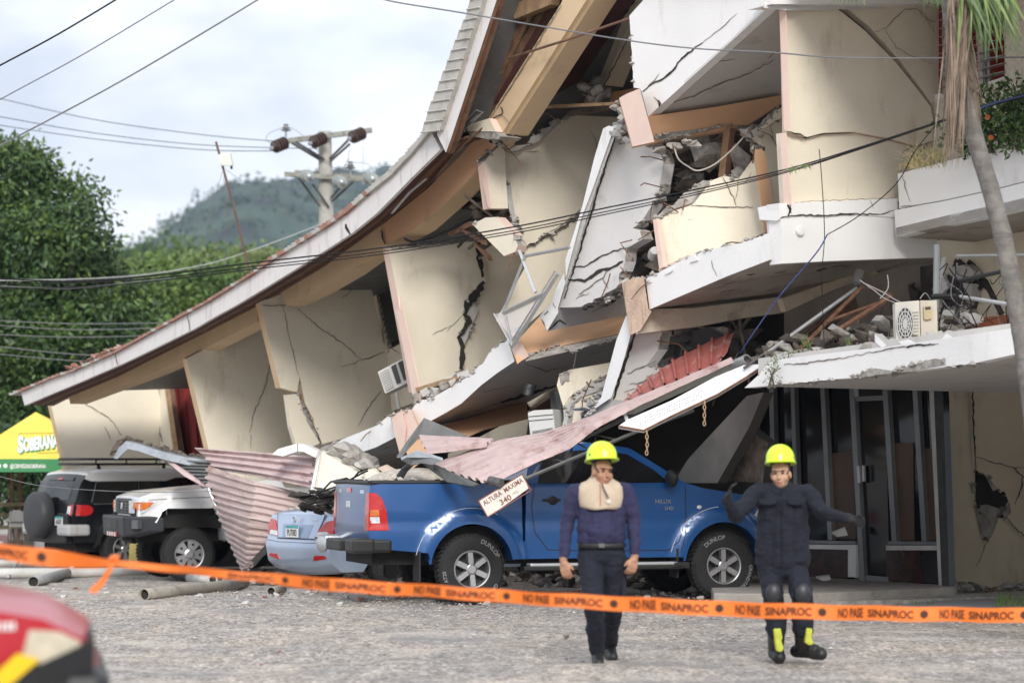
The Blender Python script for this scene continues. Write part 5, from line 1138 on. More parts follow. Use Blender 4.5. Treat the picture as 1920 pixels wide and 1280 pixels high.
ub_ = MB(); ub_.box((1.35, 0, .55), (4.9, 1.25, .22)); ub_.box((0, 0, .40), (.16, 1.3, .16)); ub_.box((WB, 0, .42), (.16, 1.3, .14)); ub_.box((1.4, 0, .75), (4.6, 1.45, .25)); ub_.build('chassis', under, TK, local=True)
LT = [('DUNLOP', 62, .045), ('GRANDTREK AT20', 235, .038)]
wheel(TK, 0, .39, -.915, -1, .39, .215, .25, 'six', [('DUNLOP', 48, .05), ('AT20', 195, .042), ('GRANDTREK', 300, .042)], rot=.1)
wheel(TK, WB, .39, -.915, -1, .39, .215, .25, 'six', [('DUNLOP', 112, .05), ('GRANDTREK', 332, .042), ('AT20', 250, .042)])
wheel(TK, 0, .39, .915, 1, .39, .215, .25, 'six'); wheel(TK, WB, .39, .915, 1, .39, .215, .25, 'six')
lettering('badge', 'HILUX', lambda a, b: rt(2.24 + a, 1.125 + b, .006), .05, chrome, TK, bold=.01, local=True)
lettering('badge', 'D4D', lambda a, b: rt(2.36 + a, 1.05 + b, .006), .04, chrome, TK, bold=.01, local=True)
for fm in (rt, lt): patch(MB(), [(3.50, .98), (3.62, 1.13), (3.82, 1.05), (3.90, .90), (3.70, .88)], fm, .006, .03).build('headlight', lensc, TK, local=True, smooth=True)
mb = MB()
for k in range(70): add_chunk(mb, (random.uniform(-1.0, .5), random.uniform(-.6, .65), 1.385 + random.uniform(0, .05)), random.uniform(.03, .09), .6)
dst = MB().ell((-.35, .1, 1.38), (.62, .5, .16), seg=24, rings=12)
W2 = TK.matrix_basis
heap = MB(); heap.add([W2 @ Vector(v) for v in dst.v], dst.f); heap.add([W2 @ Vector(v) for v in mb.v], mb.f)
heap.build('sand_heap', mat('sand', (.50, .45, .39), .95, var=.25, scale=14, bump=.8, bscale=30), kind='stuff', label='pale sand and plaster spilled over the bed of the blue pickup')
# ---------------------------------------------------------------- black SUV with white roof
black = mat('black_car_paint', (.006, .007, .009), .25, var=.1, coat=.2, dirt=(.03, .029, .027), dpos=.66, dscale=4, spec=.3)
wpaint = mat('white_car_paint', (.74, .74, .74), .3, var=.03, coat=.7, dirt=(.45, .42, .38), dpos=.66, dscale=4)
p = PG(150, 1073); SV = vroot('suv', 'black SUV with white roof, roof rack and covered spare wheel on its back', 'SUV', 0, 0, 36)
def sv_yf(x, z):
    w_ = .93 - .10 * max(0, .8 - z) ** 1.4
    if z > 1.22: w_ -= (z - 1.22) * .20
    if x < -.45: w_ -= .30 * (-.45 - x) ** 2 * 1.2
    if x > 3: w_ -= .2 * (x - 3) ** 2
    for cx in (0, 2.69):
        d = math.hypot(x - cx, z - .42)
        if d < .66: w_ += .045 * min(1, (.66 - d) / .07)
    return w_
sv_rear = [(-.93, .52), (-.97, .98), (-.93, 1.22), (-.80, 1.56), (-.70, 1.70)]
sv_out = sv_rear + [(1.75, 1.70), (2.35, 1.26), (2.6, 1.20), (3.5, 1.14), (3.68, .9), (3.62, .52), (3.25, .50)] + arch(2.69, .42, .50, 8, 172) + [(2.1, .48), (.52, .48)] + arch(0, .42, .50, 8, 172) + [(-.55, .52)]
mb = MB(); shell(mb, sv_out, sv_yf, .08, .07, 8, .035); mb.build('body', black, SV, smooth=True, local=True, sharp=38)
roof_o = [(-.73, 1.645), (-.66, 1.74), (-.45, 1.80), (.6, 1.83), (1.5, 1.80), (1.86, 1.70), (1.90, 1.66), (1.05, 1.66), (.85, 1.60), (.80, 1.60), (-.62, 1.60)]
mb = MB(); shell(mb, roof_o, lambda x, z: sv_yf(x, z) + .015 - max(0, z - 1.7) ** 1.5 * 2.2, .08, .04, 10, .03); mb.build('roof', wpaint, SV, smooth=True, local=True, sharp=50)
rt, lt = sidemap(sv_yf, -1), sidemap(sv_yf, 1)
for fm in (rt, lt):
    patch(MB(), [(-.62, 1.24), (-.50, 1.58), (.28, 1.60), (.28, 1.22), (-.55, 1.20)], fm, .006, .02).build('window', tint, SV, local=True, smooth=True)
    patch(MB(), [(.40, 1.24), (.40, 1.60), (.9, 1.60), (1.05, 1.65), (1.72, 1.65), (2.15, 1.30), (2.1, 1.26)], fm, .004, .02).build('window', tint, SV, local=True, smooth=True)
    s = MB(); seam(s, [(-.64, 1.22), (-.52, 1.59), (.30, 1.61), (.33, 1.25), (.24, 1.20), (-.6, 1.20)], fm, .012, .004); s.build('window_seal', cableg, SV, local=True)
    s = MB(); seam(s, [(.36, 1.6), (.36, .62), (.5, .5)], fm, .01, .003); s.build('door_seam', blackp, SV, local=True)
    f = MB(); pts = [(-.60, .42), (-.50, .78), (-.36, .95), (-.24, 1.0), (.35, 1.0), (.5, .85), (.62, .55)]
    patch(f, pts + [(.52, .50)] + arch(0, .42, .505, 8, 172)[0:], fm, .035, .05, .08); f.build('fender_flare', blackp, SV, local=True, smooth=True)
def svr(y, z, off):
    x = np.interp(z, [q[1] for q in sv_rear], [q[0] for q in sv_rear]); return (x - .035 * (1 - (y / .9) ** 2) - off, y, z)
patch(MB(), [(-.62, 1.27), (.62, 1.27), (.56, 1.60), (-.56, 1.60)], svr, .006, .02, .1).build('rear_window', tint, SV, local=True, smooth=True)
patch(MB(), [(-.52, 1.615), (.52, 1.615), (.5, 1.665), (-.5, 1.665)], svr, .02, .03, .1).build('tailgate_visor', black, SV, local=True, smooth=True)
patch(MB(), [(-.10, 1.625), (.10, 1.625), (.10, 1.655), (-.10, 1.655)], svr, .03, .02, .05).build('brake_light', lensr, SV, local=True)
for s_ in (-1, 1):
    fm = sidemap(sv_yf, s_)
    def tl(a, b, off, s_=s_):
        # a: 0 on the back, growing round the corner
        if a < .16: return (svr(.62, b, off)[0] + a * .25, s_ * (.66 + a * 1.1 if a < .16 else .84), b)
        return (-.90 + (a - .16) * 1.0, s_ * (max(sv_yf(-.90 + (a - .16), b), .80) + off * (1 if a > .2 else .3)), b)
    o = MB(); patch(o, [(.02, 1.0), (.02, 1.17), (.10, 1.19), (.36, 1.18), (.43, 1.14), (.45, 1.08), (.40, 1.01), (.3, .99)], tl, .018, .04, .03); t_ = o.build('tail_light', lensr, SV, local=True, smooth=True)
    o = MB(); patch(o, [(.02, 1.01), (.02, 1.16), (.09, 1.16), (.09, 1.01)], tl, .026, .02, .03); o.build('reversing_lens', lensc, t_, local=True, smooth=True)
    o = MB(); o.box((-1.0, s_ * .72, .74), (.22, .48, .20)); o.box((-.83, s_ * .90, .74), (.34, .10, .20)); o.build('bumper_corner', mat('silver_plastic', (.42, .42, .42), .5, var=.06), SV, local=True, bevel=.05)
o = MB(); o.box((-.98, 0, .68), (.18, 1.5, .34)); o.box((-1.0, -.55, .92), (.10, .40, .22)); o.build('rear_bumper', blackp, SV, local=True, bevel=.03)
plate(SV, Matrix.Translation((-1.065, -.50, .90)), 'A60303')
sp_ = MB(); Ms = Matrix.Translation((-1.02, .16, .99)) @ Matrix.Rotation(R(-90), 4, 'Y')
sp_.lathe([(0, .27), (.33, .27), (.39, .245), (.42, .20), (.42, .03), (.40, 0), (0, -.02)], Ms, 40); sc_ = sp_.build('spare_wheel_cover', mat('black_vinyl', (.035, .036, .04), .55, var=.15, scale=5), SV, smooth=True, local=True, sharp=50)
cl_ = MB(); cl_.tube([(-1.275, .40, 1.02), (-1.275, .22, 1.03), (-1.275, .17, 1.06), (-1.275, .10, 1.02), (-1.275, -.06, .94)], .006, 5); cl_.tube([(-1.275, .38, .98), (-1.275, .20, .98)], .005, 5); cl_.tube([(-1.275, .16, .97), (-1.275, .0, .95)], .005, 5); cl_.build('cover_emblem', cableg, sc_, local=True)
rk = MB()
for dz, r_ in ((1.90, .022), (1.99, .022)):
    rk.tube([(1.5, -.55, dz), (.2, -.60, dz), (-.45, -.60, dz), (-.62, -.45, dz), (-.66, 0, dz), (-.62, .45, dz), (-.45, .60, dz), (.2, .60, dz), (1.5, .55, dz)], r_, 8)
for x in (-.4, .2, .8, 1.4):
    for s_ in (-1, 1): rk.tube([(x, s_ * .59, 1.90), (x, s_ * .60, 1.99)], .014, 6)
    rk.tube([(x, -.58, 1.90), (x, .58, 1.90)], .016, 6)
for x in (-.35, .95):
    for s_ in (-1, 1): rk.tube([(x, s_ * .58, 1.90), (x, s_ * .62, 1.79)], [.02, .05], 8)
rk.build('roof_rack', blackp, SV, smooth=True, local=True)
o = MB(); o.box((1.3, 0, .5), (4.2, 1.3, .3)); o.box((1.3, 0, .8), (4.0, 1.5, .3)); o.build('chassis', under, SV, local=True)
for x in (0, 2.69):
    for s_ in (-1, 1): wheel(SV, x, .395, s_ * .955, s_, .395, .225, .26, 'six', rot=.2)
q = Matrix.Rotation(R(36), 4, 'Z') @ Vector((-.95, -.90, 0)); SV.location = (p.x - q.x - .1, p.y - q.y, gz(p.x, p.y))
# ---------------------------------------------------------------- white off-roader facing left
p = PG(355, 1089); CRA = 180 + 22
CR = vroot('off_road_truck', 'white off road truck with black steel bumper, nose out from under the pale corrugated sheets', 'off-road truck', 0, 0, CRA)
def cr_yf(x, z):
    w_ = .86 - .08 * max(0, .8 - z) ** 1.4
    if z > 1.38: w_ -= (z - 1.38) * .12
    if x > .3 and z > 1.18: w_ -= .10 * min(1, (z - 1.18) / .2)
    if x > .5: w_ -= .10 * ((x - .5) / .4) ** 2
    d = math.hypot(x, z - .50)
    f = min(1, max(0, (.76 - d) / .12)); w_ += .05 * f * f * (3 - 2 * f)
    return w_
cr_out = [(-3.3, .75), (-3.3, 1.35), (-1.5, 1.40), (-1.45, 1.50), (-1.2, 1.52), (-.75, 1.44), (-.5, 1.42), (.55, 1.33), (.74, 1.26), (.78, .98), (.74, .80), (.60, .78)] + [(.50, 1.0), (.40, 1.10), (-.40, 1.10), (-.54, .9), (-.56, .62)] + [(-.62, .60)]
mb = MB(); shell(mb, cr_out, cr_yf, .06, .05, 8, .03); mb.build('body', wpaint, CR, smooth=True, local=True, sharp=38)
fm = sidemap(cr_yf, 1); fr_ = sidemap(cr_yf, -1)
for f_, s_ in ((fm, 1), (fr_, -1)):
    f = MB(); seam(f, [(.56, .90), (.46, 1.08), (.36, 1.14), (-.38, 1.14), (-.52, 1.02), (-.6, .7)], f_, .09, .03); f.build('fender_flare', wpaint, CR, local=True)
    s = MB(); seam(s, [(.62, 1.22), (.2, 1.245), (-.6, 1.27)], f_, .012, .004); seam(s, [(-.55, 1.42), (-.62, 1.1), (-.62, .7)], f_, .01, .004); seam(s, [(.36, 1.0), (.36, 1.14), (.30, 1.2)], f_, .008, .004); s.build('panel_seam', cableg, CR, local=True)
    def hm_(a, b, off, s_=s_):                       # a: 0 at grille, wraps round the corner
        if a < .22: return (.815 + off - a * .10, s_ * (.44 + a * 1.15), b)
        return (.76 - (a - .22) * 1.0, s_ * (cr_yf(min(.6, .76 - (a - .22)), b) + off), b)
    o = MB(); patch(o, [(.0, 1.02), (.0, 1.215), (.22, 1.215), (.50, 1.205), (.40, 1.10), (.25, 1.02)], hm_, .012, .04, .04); h_ = o.build('headlight', lensc, CR, local=True, smooth=True)
    o = MB(); patch(o, [(.20, 1.08), (.20, 1.19), (.44, 1.19), (.36, 1.11), (.28, 1.075)], hm_, .022, .02, .04); o.build('indicator', lensa, h_, local=True, smooth=True)
g = MB(); g.box((.80, 0, 1.12), (.04, .92, .24)); gr = g.build('grille', blackp, CR, local=True, bevel=.02)
for k in range(5): o = MB(); o.box((.825, 0, 1.03 + k * .045), (.02, .88, .018)); o.build('grille_bar', steel, gr, local=True)
for y in (-.25, .25, 0): o = MB(); o.box((.828, y, 1.12), (.018, .02, .20)); o.build('grille_bar', steel, gr, local=True)
o = MB(); o.lathe([(.045, .0), (.06, .01), (.045, .02)], Matrix.Translation((.825, 0, 1.12)) @ Matrix.Rotation(R(90), 4, 'Y'), 16); o.tube([(.84, 0, 1.08), (.84, 0, 1.16)], .012, 6); o.build('emblem', chrome, gr, local=True, smooth=True)
bl_ = mat('black_bumper', (.022, .024, .030), .5, var=.15, scale=4)
o = MB(); pr = [(-.94, .40), (-.92, .62), (-.72, .98), (.72, .98), (.92, .62), (.94, .40)]
top = [(x_, y_, .98) for y_, x_ in pr] + [(.72, .80, .98), (.72, -.80, .98)]
bot = [(x_ - .02, y_, .66 if abs(y_) < .8 else .74) for y_, x_ in pr] + [(.68, .78, .68), (.68, -.78, .68)]
n = len(top); o.add(top + bot, [tuple(range(n))[::-1], tuple(range(n, 2 * n))] + [(i, (i + 1) % n, n + (i + 1) % n, n + i) for i in range(n)])
bb = o.build('bumper', bl_, CR, local=True, bevel=.03)
for s_ in (-1, 1):
    o = MB(); o.box((.80, s_ * .86, .86), (.12, .10, .13), rot=(0, 0, s_ * -.95)); o.build('bumper_recess', mat('recess_grey', (.10, .105, .115), .5), bb, local=True)
for k in range(6): o = MB(); o.box((.985, 0, .80 + k * .028), (.015, .60, .012)); o.build('bumper_vent', steel, bb, local=True)
for k in range(8): o = MB(); o.box((.985, -.28 + k * .08, .70), (.012, .078, .06)); o.build('reflector_strip', lensr if k % 2 else platem, bb, local=True)
o = MB(); o.tube([(.72, .3, .60), (.72, -.3, .60), (.5, -.5, .55)], .03, 6); o.tube([(.3, .45, .55), (.15, .35, 1.0)], .05, 8); o.box((-.4, 0, .68), (2.2, 1.1, .2)); o.box((0, 0, .42), (.14, 1.5, .14)); o.box((-1.2, 0, .95), (4.0, 1.5, .3)); o.build('chassis', under, CR, local=True)
o = MB(); o.tube([(.12, .52, .62), (.05, .45, 1.05)], .038, 10); o.build('shock_absorber', mat('yellow_damper', (.55, .30, .02), .5), CR, local=True, smooth=True)
for x in (0, -2.85):
    for s_ in (-1, 1): wheel(CR, x, .40, s_ * .90, s_, .40, .225, .27, 'five', rot=.3)
q = Matrix.Rotation(R(CRA), 4, 'Z') @ Vector((0, .90, 0)); CR.location = (p.x - q.x, p.y - q.y, gz(p.x, p.y))
# ---------------------------------------------------------------- light blue sedan
lblue = mat('pale_blue_paint', (.40, .485, .62), .3, metal=.35, var=.03, coat=.9, dirt=(.38, .42, .47), dpos=.66, dscale=3)
SDA = 38; SD = vroot('sedan', 'crushed pale blue sedan half hidden beside the tailgate of the blue pickup', 'car', 0, 0, SDA)
def sd_yf(x, z):
    w_ = .85 - .12 * max(0, .55 - z) ** 1.2 - .06 * max(0, z - .7) ** 1.2
    if z > .96: w_ -= (z - .96) * .55
    if x < -.55: w_ -= .40 * (-.55 - x) ** 2
    d = math.hypot(x, z - .32)
    if d < .40: w_ += .02
    return w_
sd_rear = [(-.78, .22), (-.93, .34), (-.97, .55), (-.93, .66), (-.90, .80), (-.86, .95)]
sd_out = sd_rear + [(-.80, .985), (-.45, 1.0), (-.15, 1.02), (.5, 1.18), (1.4, 1.20), (2.0, 1.0), (3.2, .85), (3.4, .5), (3.2, .25), (2.95, .25)] + arch(2.57, .32, .36, 8, 172) + [(2.2, .22), (.38, .22)] + arch(0, .32, .36, 8, 172) + [(-.45, .22)]
mb = MB(); shell(mb, sd_out, sd_yf, .07, .06, 10, .06); mb.build('body', lblue, SD, smooth=True, local=True, sharp=42)
def sdr(y, z, off):
    x = np.interp(z, [q[1] for q in sd_rear], [q[0] for q in sd_rear]); return (x - .06 * (1 - (y / .80) ** 2) - off, y, z)
patch(MB(), [(-.46, .66), (.46, .66), (.55, .90), (.58, .975), (-.58, .975), (-.55, .90)], sdr, .012, .03, .06).build('boot_lid', lblue, SD, local=True, smooth=True)
patch(MB(), [(-.32, .66), (.32, .66), (.38, .84), (-.38, .84)], sdr, .014, .02, .08).build('plate_recess', mat('recess_shade_blue', (.26, .34, .47), .4, metal=.3, coat=.5), SD, local=True, smooth=True)  # body blue darkened to stand for shade in the plate recess
s = MB(); seam(s, [(-.58, .98), (-.56, .90), (-.46, .65), (.46, .65), (.56, .90), (.58, .98)], sdr, .012, .016); s.build('boot_seam', blackp, SD, local=True)
plate(SD, Matrix.Translation((-1.02, .04, .745)), 'PU7083')
o = MB(); o.lathe([(.035, 0), (.045, .008), (.035, .016)], Matrix.Translation((-1.0, 0, .91)) @ Matrix.Rotation(R(-90), 4, 'Y'), 16); o.tube([(-1.01, .02, .88), (-1.01, -.02, .94)], .006, 5); o.build('emblem', chrome, SD, local=True, smooth=True)
lettering('badge', 'ACCENT', lambda a, b: sdr(-.30 - a, .885 + b, .02), .028, chrome, SD, bold=.02, local=True)
for s_ in (-1, 1):
    def tl(a, b, off, s_=s_):
        if a < .28: return (sdr(.42 + a, b, off)[0], s_ * (.42 + a), b)
        xx = sdr(.70, b, 0)[0] + (a - .28); return (xx, s_ * (max(.70, sd_yf(xx, b)) + off * .6), b)
    o = MB(); patch(o, [(.02, .68), (.08, .76), (.20, .88), (.30, .91), (.52, .90), (.56, .84), (.50, .74), (.30, .69)], tl, .016, .04, .04); t_ = o.build('tail_light', lensr, SD, local=True, smooth=True)
    o = MB(); patch(o, [(.04, .685), (.08, .745), (.26, .755), (.30, .70)], tl, .024, .02, .04); o.build('reversing_lens', lensc, t_, local=True, smooth=True)
    patch(MB(), [(s_ * .42, .36), (s_ * .70, .40), (s_ * .66, .44), (s_ * .46, .435)], sdr, .012, .02, .04).build('reflector', lensr, SD, local=True)
s = MB(); seam(s, [(-.78, .62), (-.4, .60), (.4, .60), (.78, .62)], sdr, .01, .004); s.build('bumper_seam', cableg, SD, local=True)
for x in (0, 2.57):
    for s_ in (-1, 1): wheel(SD, x, .31, s_ * .84, s_, .31, .19, .2, 'steel')
o = MB(); o.box((1.2, 0, .45), (4.0, 1.3, .4)); o.build('chassis', under, SD, local=True)
p = PG(628, 1104); q = Matrix.Rotation(R(SDA), 4, 'Z') @ Vector((-.85, -.74, 0)); SD.location = (p.x - q.x, p.y - q.y, gz(p.x, p.y))
mb = MB(); Ws = SD.matrix_basis @ Matrix()
Ws = Matrix.Translation(SD.location) @ Matrix.Rotation(R(SDA), 4, 'Z')
for k in range(240):
    x = random.uniform(-.72, 1.5); add_chunk(mb, Ws @ Vector((x, random.uniform(-.6, .7), .99 + max(0, x + .3) * .13 + random.uniform(0, .14) * min(1, (x + .8)))), random.uniform(.02, .09), .6, random.randrange(3))
mb.add([Ws @ Vector(v) for v in ((-.75, -.6, 1.0), (-.75, .65, 1.0), (1.2, .7, 1.25), (1.2, -.6, 1.25))], [(0, 1, 2, 3)], 1)
mb.build('loose_rubble', [conc, concl, debris], kind='stuff', label='crushed plaster covering the back window of the pale blue sedan')
# ---------------------------------------------------------------- red vehicle close to the camera
redp = mat('red_car_paint', (.40, .010, .020), .3, var=.04, coat=.35, spec=.35)
RVA = 11; RV = vroot('red_pickup', 'out of focus red pickup nose in the bottom left corner close to the viewer', 'pickup truck', 0, 0, RVA)
def rv_yf(x, z):
    w_ = .86 - .06 * max(0, .8 - z) - .22 * max(0, z - .92) ** 1.2
    if x > 3.3: w_ -= .22 * ((x - 3.3) / .62) ** 2
    return w_
rv_out = [(-1.2, .6), (-1.2, 1.15), (.6, 1.15), (.7, 1.6), (1.6, 1.75), (2.0, 1.65), (2.6, 1.20), (2.9, 1.155), (3.4, 1.10), (3.72, 1.035), (3.86, .96), (3.92, .70), (3.88, .45), (3.6, .42)] + arch(3.0, .4, .46, 8, 172) + [(2.4, .45), (.5, .45)] + arch(0, .4, .46, 8, 172) + [(-.6, .55)]
mb = MB(); shell(mb, rv_out, rv_yf, .08, .07, 10, .045); mb.build('body', redp, RV, smooth=True, local=True, sharp=40)
rt, lt = sidemap(rv_yf, -1), sidemap(rv_yf, 1)
for f_, s_ in ((rt, -1), (lt, 1)):
    def hm_(a, b, off, s_=s_):
        x = 3.50 + a; return (min(x, 3.87) + off * .5, s_ * (rv_yf(min(x, 3.9), b) + off), b)
    o = MB(); patch(o, [(.14, .89), (.17, 1.0), (.27, .99), (.35, .95), (.35, .88), (.25, .865)], hm_, .012, .04, .04); o.build('headlight', mat('headlight_lens', (.55, .48, .36), .15, var=.25, scale=9, coat=.8), RV, local=True, smooth=True)
    o = MB(); patch(o, [(2.45, .50), (2.45, .80), (3.3, .86), (3.64, .85), (3.84, .93), (3.90, .96), (3.91, .5)] + arch(3.0, .4, .48, 20, 160), f_, .03, .05, .08); o.build('wheel_arch_cladding', blackp, RV, local=True, smooth=True)
    o = MB(); patch(o, [(3.44, .75), (3.51, .73), (3.71, .895), (3.63, .92)], f_, .04, .02, .05); o.build('yellow_stripe', mat('yellow_tape', (.80, .52, .01), .5, var=.05), RV, local=True)
o = MB(); o.box((3.86, 0, .66), (.22, 1.5, .36)); o.build('front_bumper', blackp, RV, local=True, bevel=.06)
o = MB(); o.box((3.88, 0, .90), (.06, .95, .14)); o.build('grille', blackp, RV, local=True, bevel=.02)
for k, wd_ in enumerate((.035, .03, .04, .03, .03, .035, .03)):
    o = MB(); a = 3.49 + k * .02; patch(o, [(a, 1.0), (a + wd_ * .4, 1.0), (a + wd_ * .4, 1.03), (a, 1.03)], rt, .006, .01, .03); o.build('raised_letter', platem, RV, local=True)
for x in (0, 3.0):
    for s_ in (-1, 1): wheel(RV, x, .38, s_ * .86, s_, .38, .21, .24, 'six')
o = MB(); o.box((1.3, 0, .6), (4.6, 1.3, .4)); o.build('chassis', under, RV, local=True)
pt = PY(152, 1250, 9.0); q = Matrix.Rotation(R(RVA), 4, 'Z') @ Vector((3.86, -.55, 0)); RV.location = (pt.x - q.x, pt.y - q.y, 0)
# ============================================================ fallen sheets, fittings, wires, street things
def csheet(name, rows, ribs, amp, mats, parent=None, thick=.006, nv=10, sub=6, narrow=.32, **k):
    """profiled metal sheet through rows of (px,py,Y) points; ribs run from the first row to the last"""
    def samp(row, u):
        P = [PY(*p) for p in row]; L_ = [0]
        for a, b in zip(P, P[1:]): L_.append(L_[-1] + (b - a).length)
        d = u * L_[-1]
        for i in range(len(P) - 1):
            if d <= L_[i + 1] + 1e-9: f = (d - L_[i]) / max(1e-9, L_[i + 1] - L_[i]); return P[i].lerp(P[i + 1], f)
        return P[-1]
    us = []
    for r in range(ribs):
        for f, h in ((0, 0), (.5 - narrow, 0), (.5 - narrow * .55, 1), (.5 + narrow * .55, 1), (.5 + narrow, 0)): us.append(((r + f) / ribs, h))
    us.append((1, 0)); nr = len(rows); mb = MB(); ncol = len(us); nvv = (nr - 1) * nv
    base = [[samp(row, u) for u, h in us] for row in rows]; G = []
    for j in range(nvv + 1):
        t = j / nv; i = min(nr - 2, int(t)); f = t - i; G.append([base[i][c].lerp(base[i + 1][c], f) for c in range(ncol)])
    for j in range(nvv + 1):
        for c in range(ncol):
            du = G[j][min(ncol - 1, c + 2)] - G[j][max(0, c - 2)]; dv = G[min(nvv, j + 1)][c] - G[max(0, j - 1)][c]
            n = du.cross(dv); n = n.normalized() if n.length > 1e-12 else Vector((0, -1, 0))
            if n.dot(CAM - G[j][c]) < 0: n = -n
            w_ = min(1, du.length / .05)
            mb.v.append(G[j][c] + n * (us[c][1] * amp * w_ + random.uniform(-.004, .004)))
    for j in range(nvv):
        for c in range(ncol - 1): a = j * ncol + c; mb.f.append((a, a + 1, a + ncol + 1, a + ncol)); mb.m.append(0)
    o = mb.build(name, mats, parent, **k); m = o.modifiers.new('t', 'SOLIDIFY'); m.thickness = thick; m.offset = 0
    return o
YP = lambda Y: Plane((0, Y, 0), (0, 1, 0))
# ---- big canopy sheet over the pickup
csheet('canopy_sheet', [[(811, 872, 28.1), (862, 893, 27.5), (920, 909, 26.7)], [(937, 829, 27.8), (968, 850, 27.2), (1003, 868, 26.7)], [(1020, 816, 27.5), (1045, 832, 27.0), (1068, 841, 26.6)], [(1100, 790, 27.1), (1110, 797, 26.8), (1119, 802, 26.5)], [(1200, 748, 26.8), (1202, 753, 26.6), (1204, 757, 26.5)], [(1372, 672, 26.5), (1374, 675, 26.4), (1376, 679, 26.35)]], 7, .045, [pinks], label='long faded pink corrugated sheet sagging over the blue pickup bed', cat='roof sheet')
csheet('canopy_sheet', [[(785, 820, 28.5), (794, 838, 28.1), (803, 851, 27.9)], [(926, 829, 28.0), (920, 833, 27.8), (912, 838, 27.7)]], 3, .05, [pinks], label='short pale pink sheet with red torn end above the long sagging sheet', cat='roof sheet')
csheet('red_sheet', [[(1170, 755, 27.2), (1232, 728, 27.2), (1292, 704, 27.1), (1345, 682, 27.0), (1362, 662, 27.0)], [(1171, 750, 27.6), (1215, 711, 27.8), (1275, 669, 27.8), (1335, 638, 27.7), (1376, 624, 27.6)]], 9, .035, [reds], narrow=.12, label='fan shaped bright red ribbed sheet standing up by the white board', cat='roof sheet')
mb = MB().prism([PY(1150, 778, 26.75), PY(1375, 678, 26.4), PY(1384, 660, 26.35), PY(1366, 700, 26.5), PY(1310, 722, 26.6), PY(1190, 776, 26.8)], Vector((.0, .02, .0)))
mb.build('sheet_flange', mat('sheet_underside', (.40, .40, .37), .6, var=.1), label='grey folded underside strip along the foot of the red sheet', cat='metal strip')
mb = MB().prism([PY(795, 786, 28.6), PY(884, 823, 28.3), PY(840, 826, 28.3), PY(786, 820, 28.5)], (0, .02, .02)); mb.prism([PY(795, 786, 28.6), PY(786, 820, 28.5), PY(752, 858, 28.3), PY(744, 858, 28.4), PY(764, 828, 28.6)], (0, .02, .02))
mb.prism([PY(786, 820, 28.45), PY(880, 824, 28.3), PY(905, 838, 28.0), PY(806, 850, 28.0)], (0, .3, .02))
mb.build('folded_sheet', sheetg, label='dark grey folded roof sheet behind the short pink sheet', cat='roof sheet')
mb = MB()
g_ = [(735, 903, 27.9), (752, 880, 27.8), (768, 866, 27.7), (784, 852, 27.6), (812, 868, 27.6), (845, 884, 27.3), (897, 906, 26.9)]
lo_ = [(752, 904, 27.9), (764, 884, 27.8), (776, 872, 27.7), (790, 868, 27.6), (812, 884, 27.6), (838, 903, 27.3), (885, 911, 26.9)]
t = [PY(*p) for p in g_]; b_ = [PY(*p) for p in lo_]; n = len(t)
mb.add(t + b_, [(i, i + 1, n + i + 1, n + i) for i in range(n - 1)]); o = mb.build('bent_gutter', steel, label='bent dark metal gutter folded over the pickup bed rail', cat='gutter'); o.modifiers.new('t', 'SOLIDIFY').thickness = .03
mb = MB().prism([PY(752, 862, 27.55), PY(783, 848, 27.5), PY(830, 863, 27.3), PY(812, 871, 27.4), PY(790, 868, 27.5), PY(770, 872, 27.6)], (0, .02, .03)); mb.build('gutter_cap', metal, label='crumpled galvanised gutter cap at the torn end of the long pink sheet', cat='gutter')
# truss under the sheet
TR = thing('roof_truss', 'thin steel truss hanging under the pink sheet behind the first rescuer', 'truss', PY(1100, 850, 26.9))
for a, b, r in (((915, 905, 26.8), (1205, 765, 26.9), .045), ((985, 897, 26.6), (1200, 806, 26.8), .022), ((1180, 770, 27.0), (1240, 790, 27.2), .02), ((1200, 806, 26.8), (1300, 770, 27.2), .02)):
    MB().tube([PY(*a), PY(*b)], r, 6).build('chord', steel, TR)
zig = [(1000, 889, 26.62), (1020, 856, 26.85), (1062, 866, 26.66), (1078, 828, 26.9), (1112, 846, 26.7), (1118, 815, 26.95), (1160, 825, 26.75)]
for a, b in zip(zig, zig[1:]): MB().tube([PY(*a), PY(*b)], .011, 5).build('web_bar', steel, TR)
MB().prism([PY(1167, 772, 26.6), PY(1172, 770, 26.6), PY(1182, 792, 26.6), PY(1190, 790, 26.6), PY(1191, 794, 26.6), PY(1176, 798, 26.6)], (0, .05, 0)).build('bracket', alu, TR)
# height limit sign
sgp = Plane(PY(945, 930, 26.45), (0.05, -1, .1))
SG = MB().prism([sgp(896, 938), sgp(979, 887), sgp(991, 915), sgp(914, 970)], (0, .015, 0)).build('height_sign', mat('sign_white', (.66, .62, .56), .6, var=.08, scale=6, dirt=(.42, .27, .18), dpos=.62, dscale=7), label='tilted white sign with rusty red letters about maximum height', cat='sign')
redink = mat('sign_letter', (.23, .07, .045), .7, var=.2, scale=20)
ex = (sgp(979, 887) - sgp(896, 938)); wd = ex.length; ex.normalize(); ey = (sgp(896, 938) - sgp(914, 970)).normalized(); o0 = sgp(914, 970); hh = (sgp(896, 938) - o0).length
for pts in (((.0, hh), (wd, hh), (wd, hh - .012), (0, hh - .012)), ((0, .012), (wd, .012), (wd, 0), (0, 0)), ((0, 0), (.012, 0), (.012, hh), (0, hh)), ((wd - .012, 0), (wd, 0), (wd, hh), (wd - .012, hh))):
    MB().poly([o0 + ex * a + ey * b + Vector((0, -.004, 0)) for a, b in pts]).build('sign_rim', redink, SG)
off_ = Vector((0, -.005, 0))
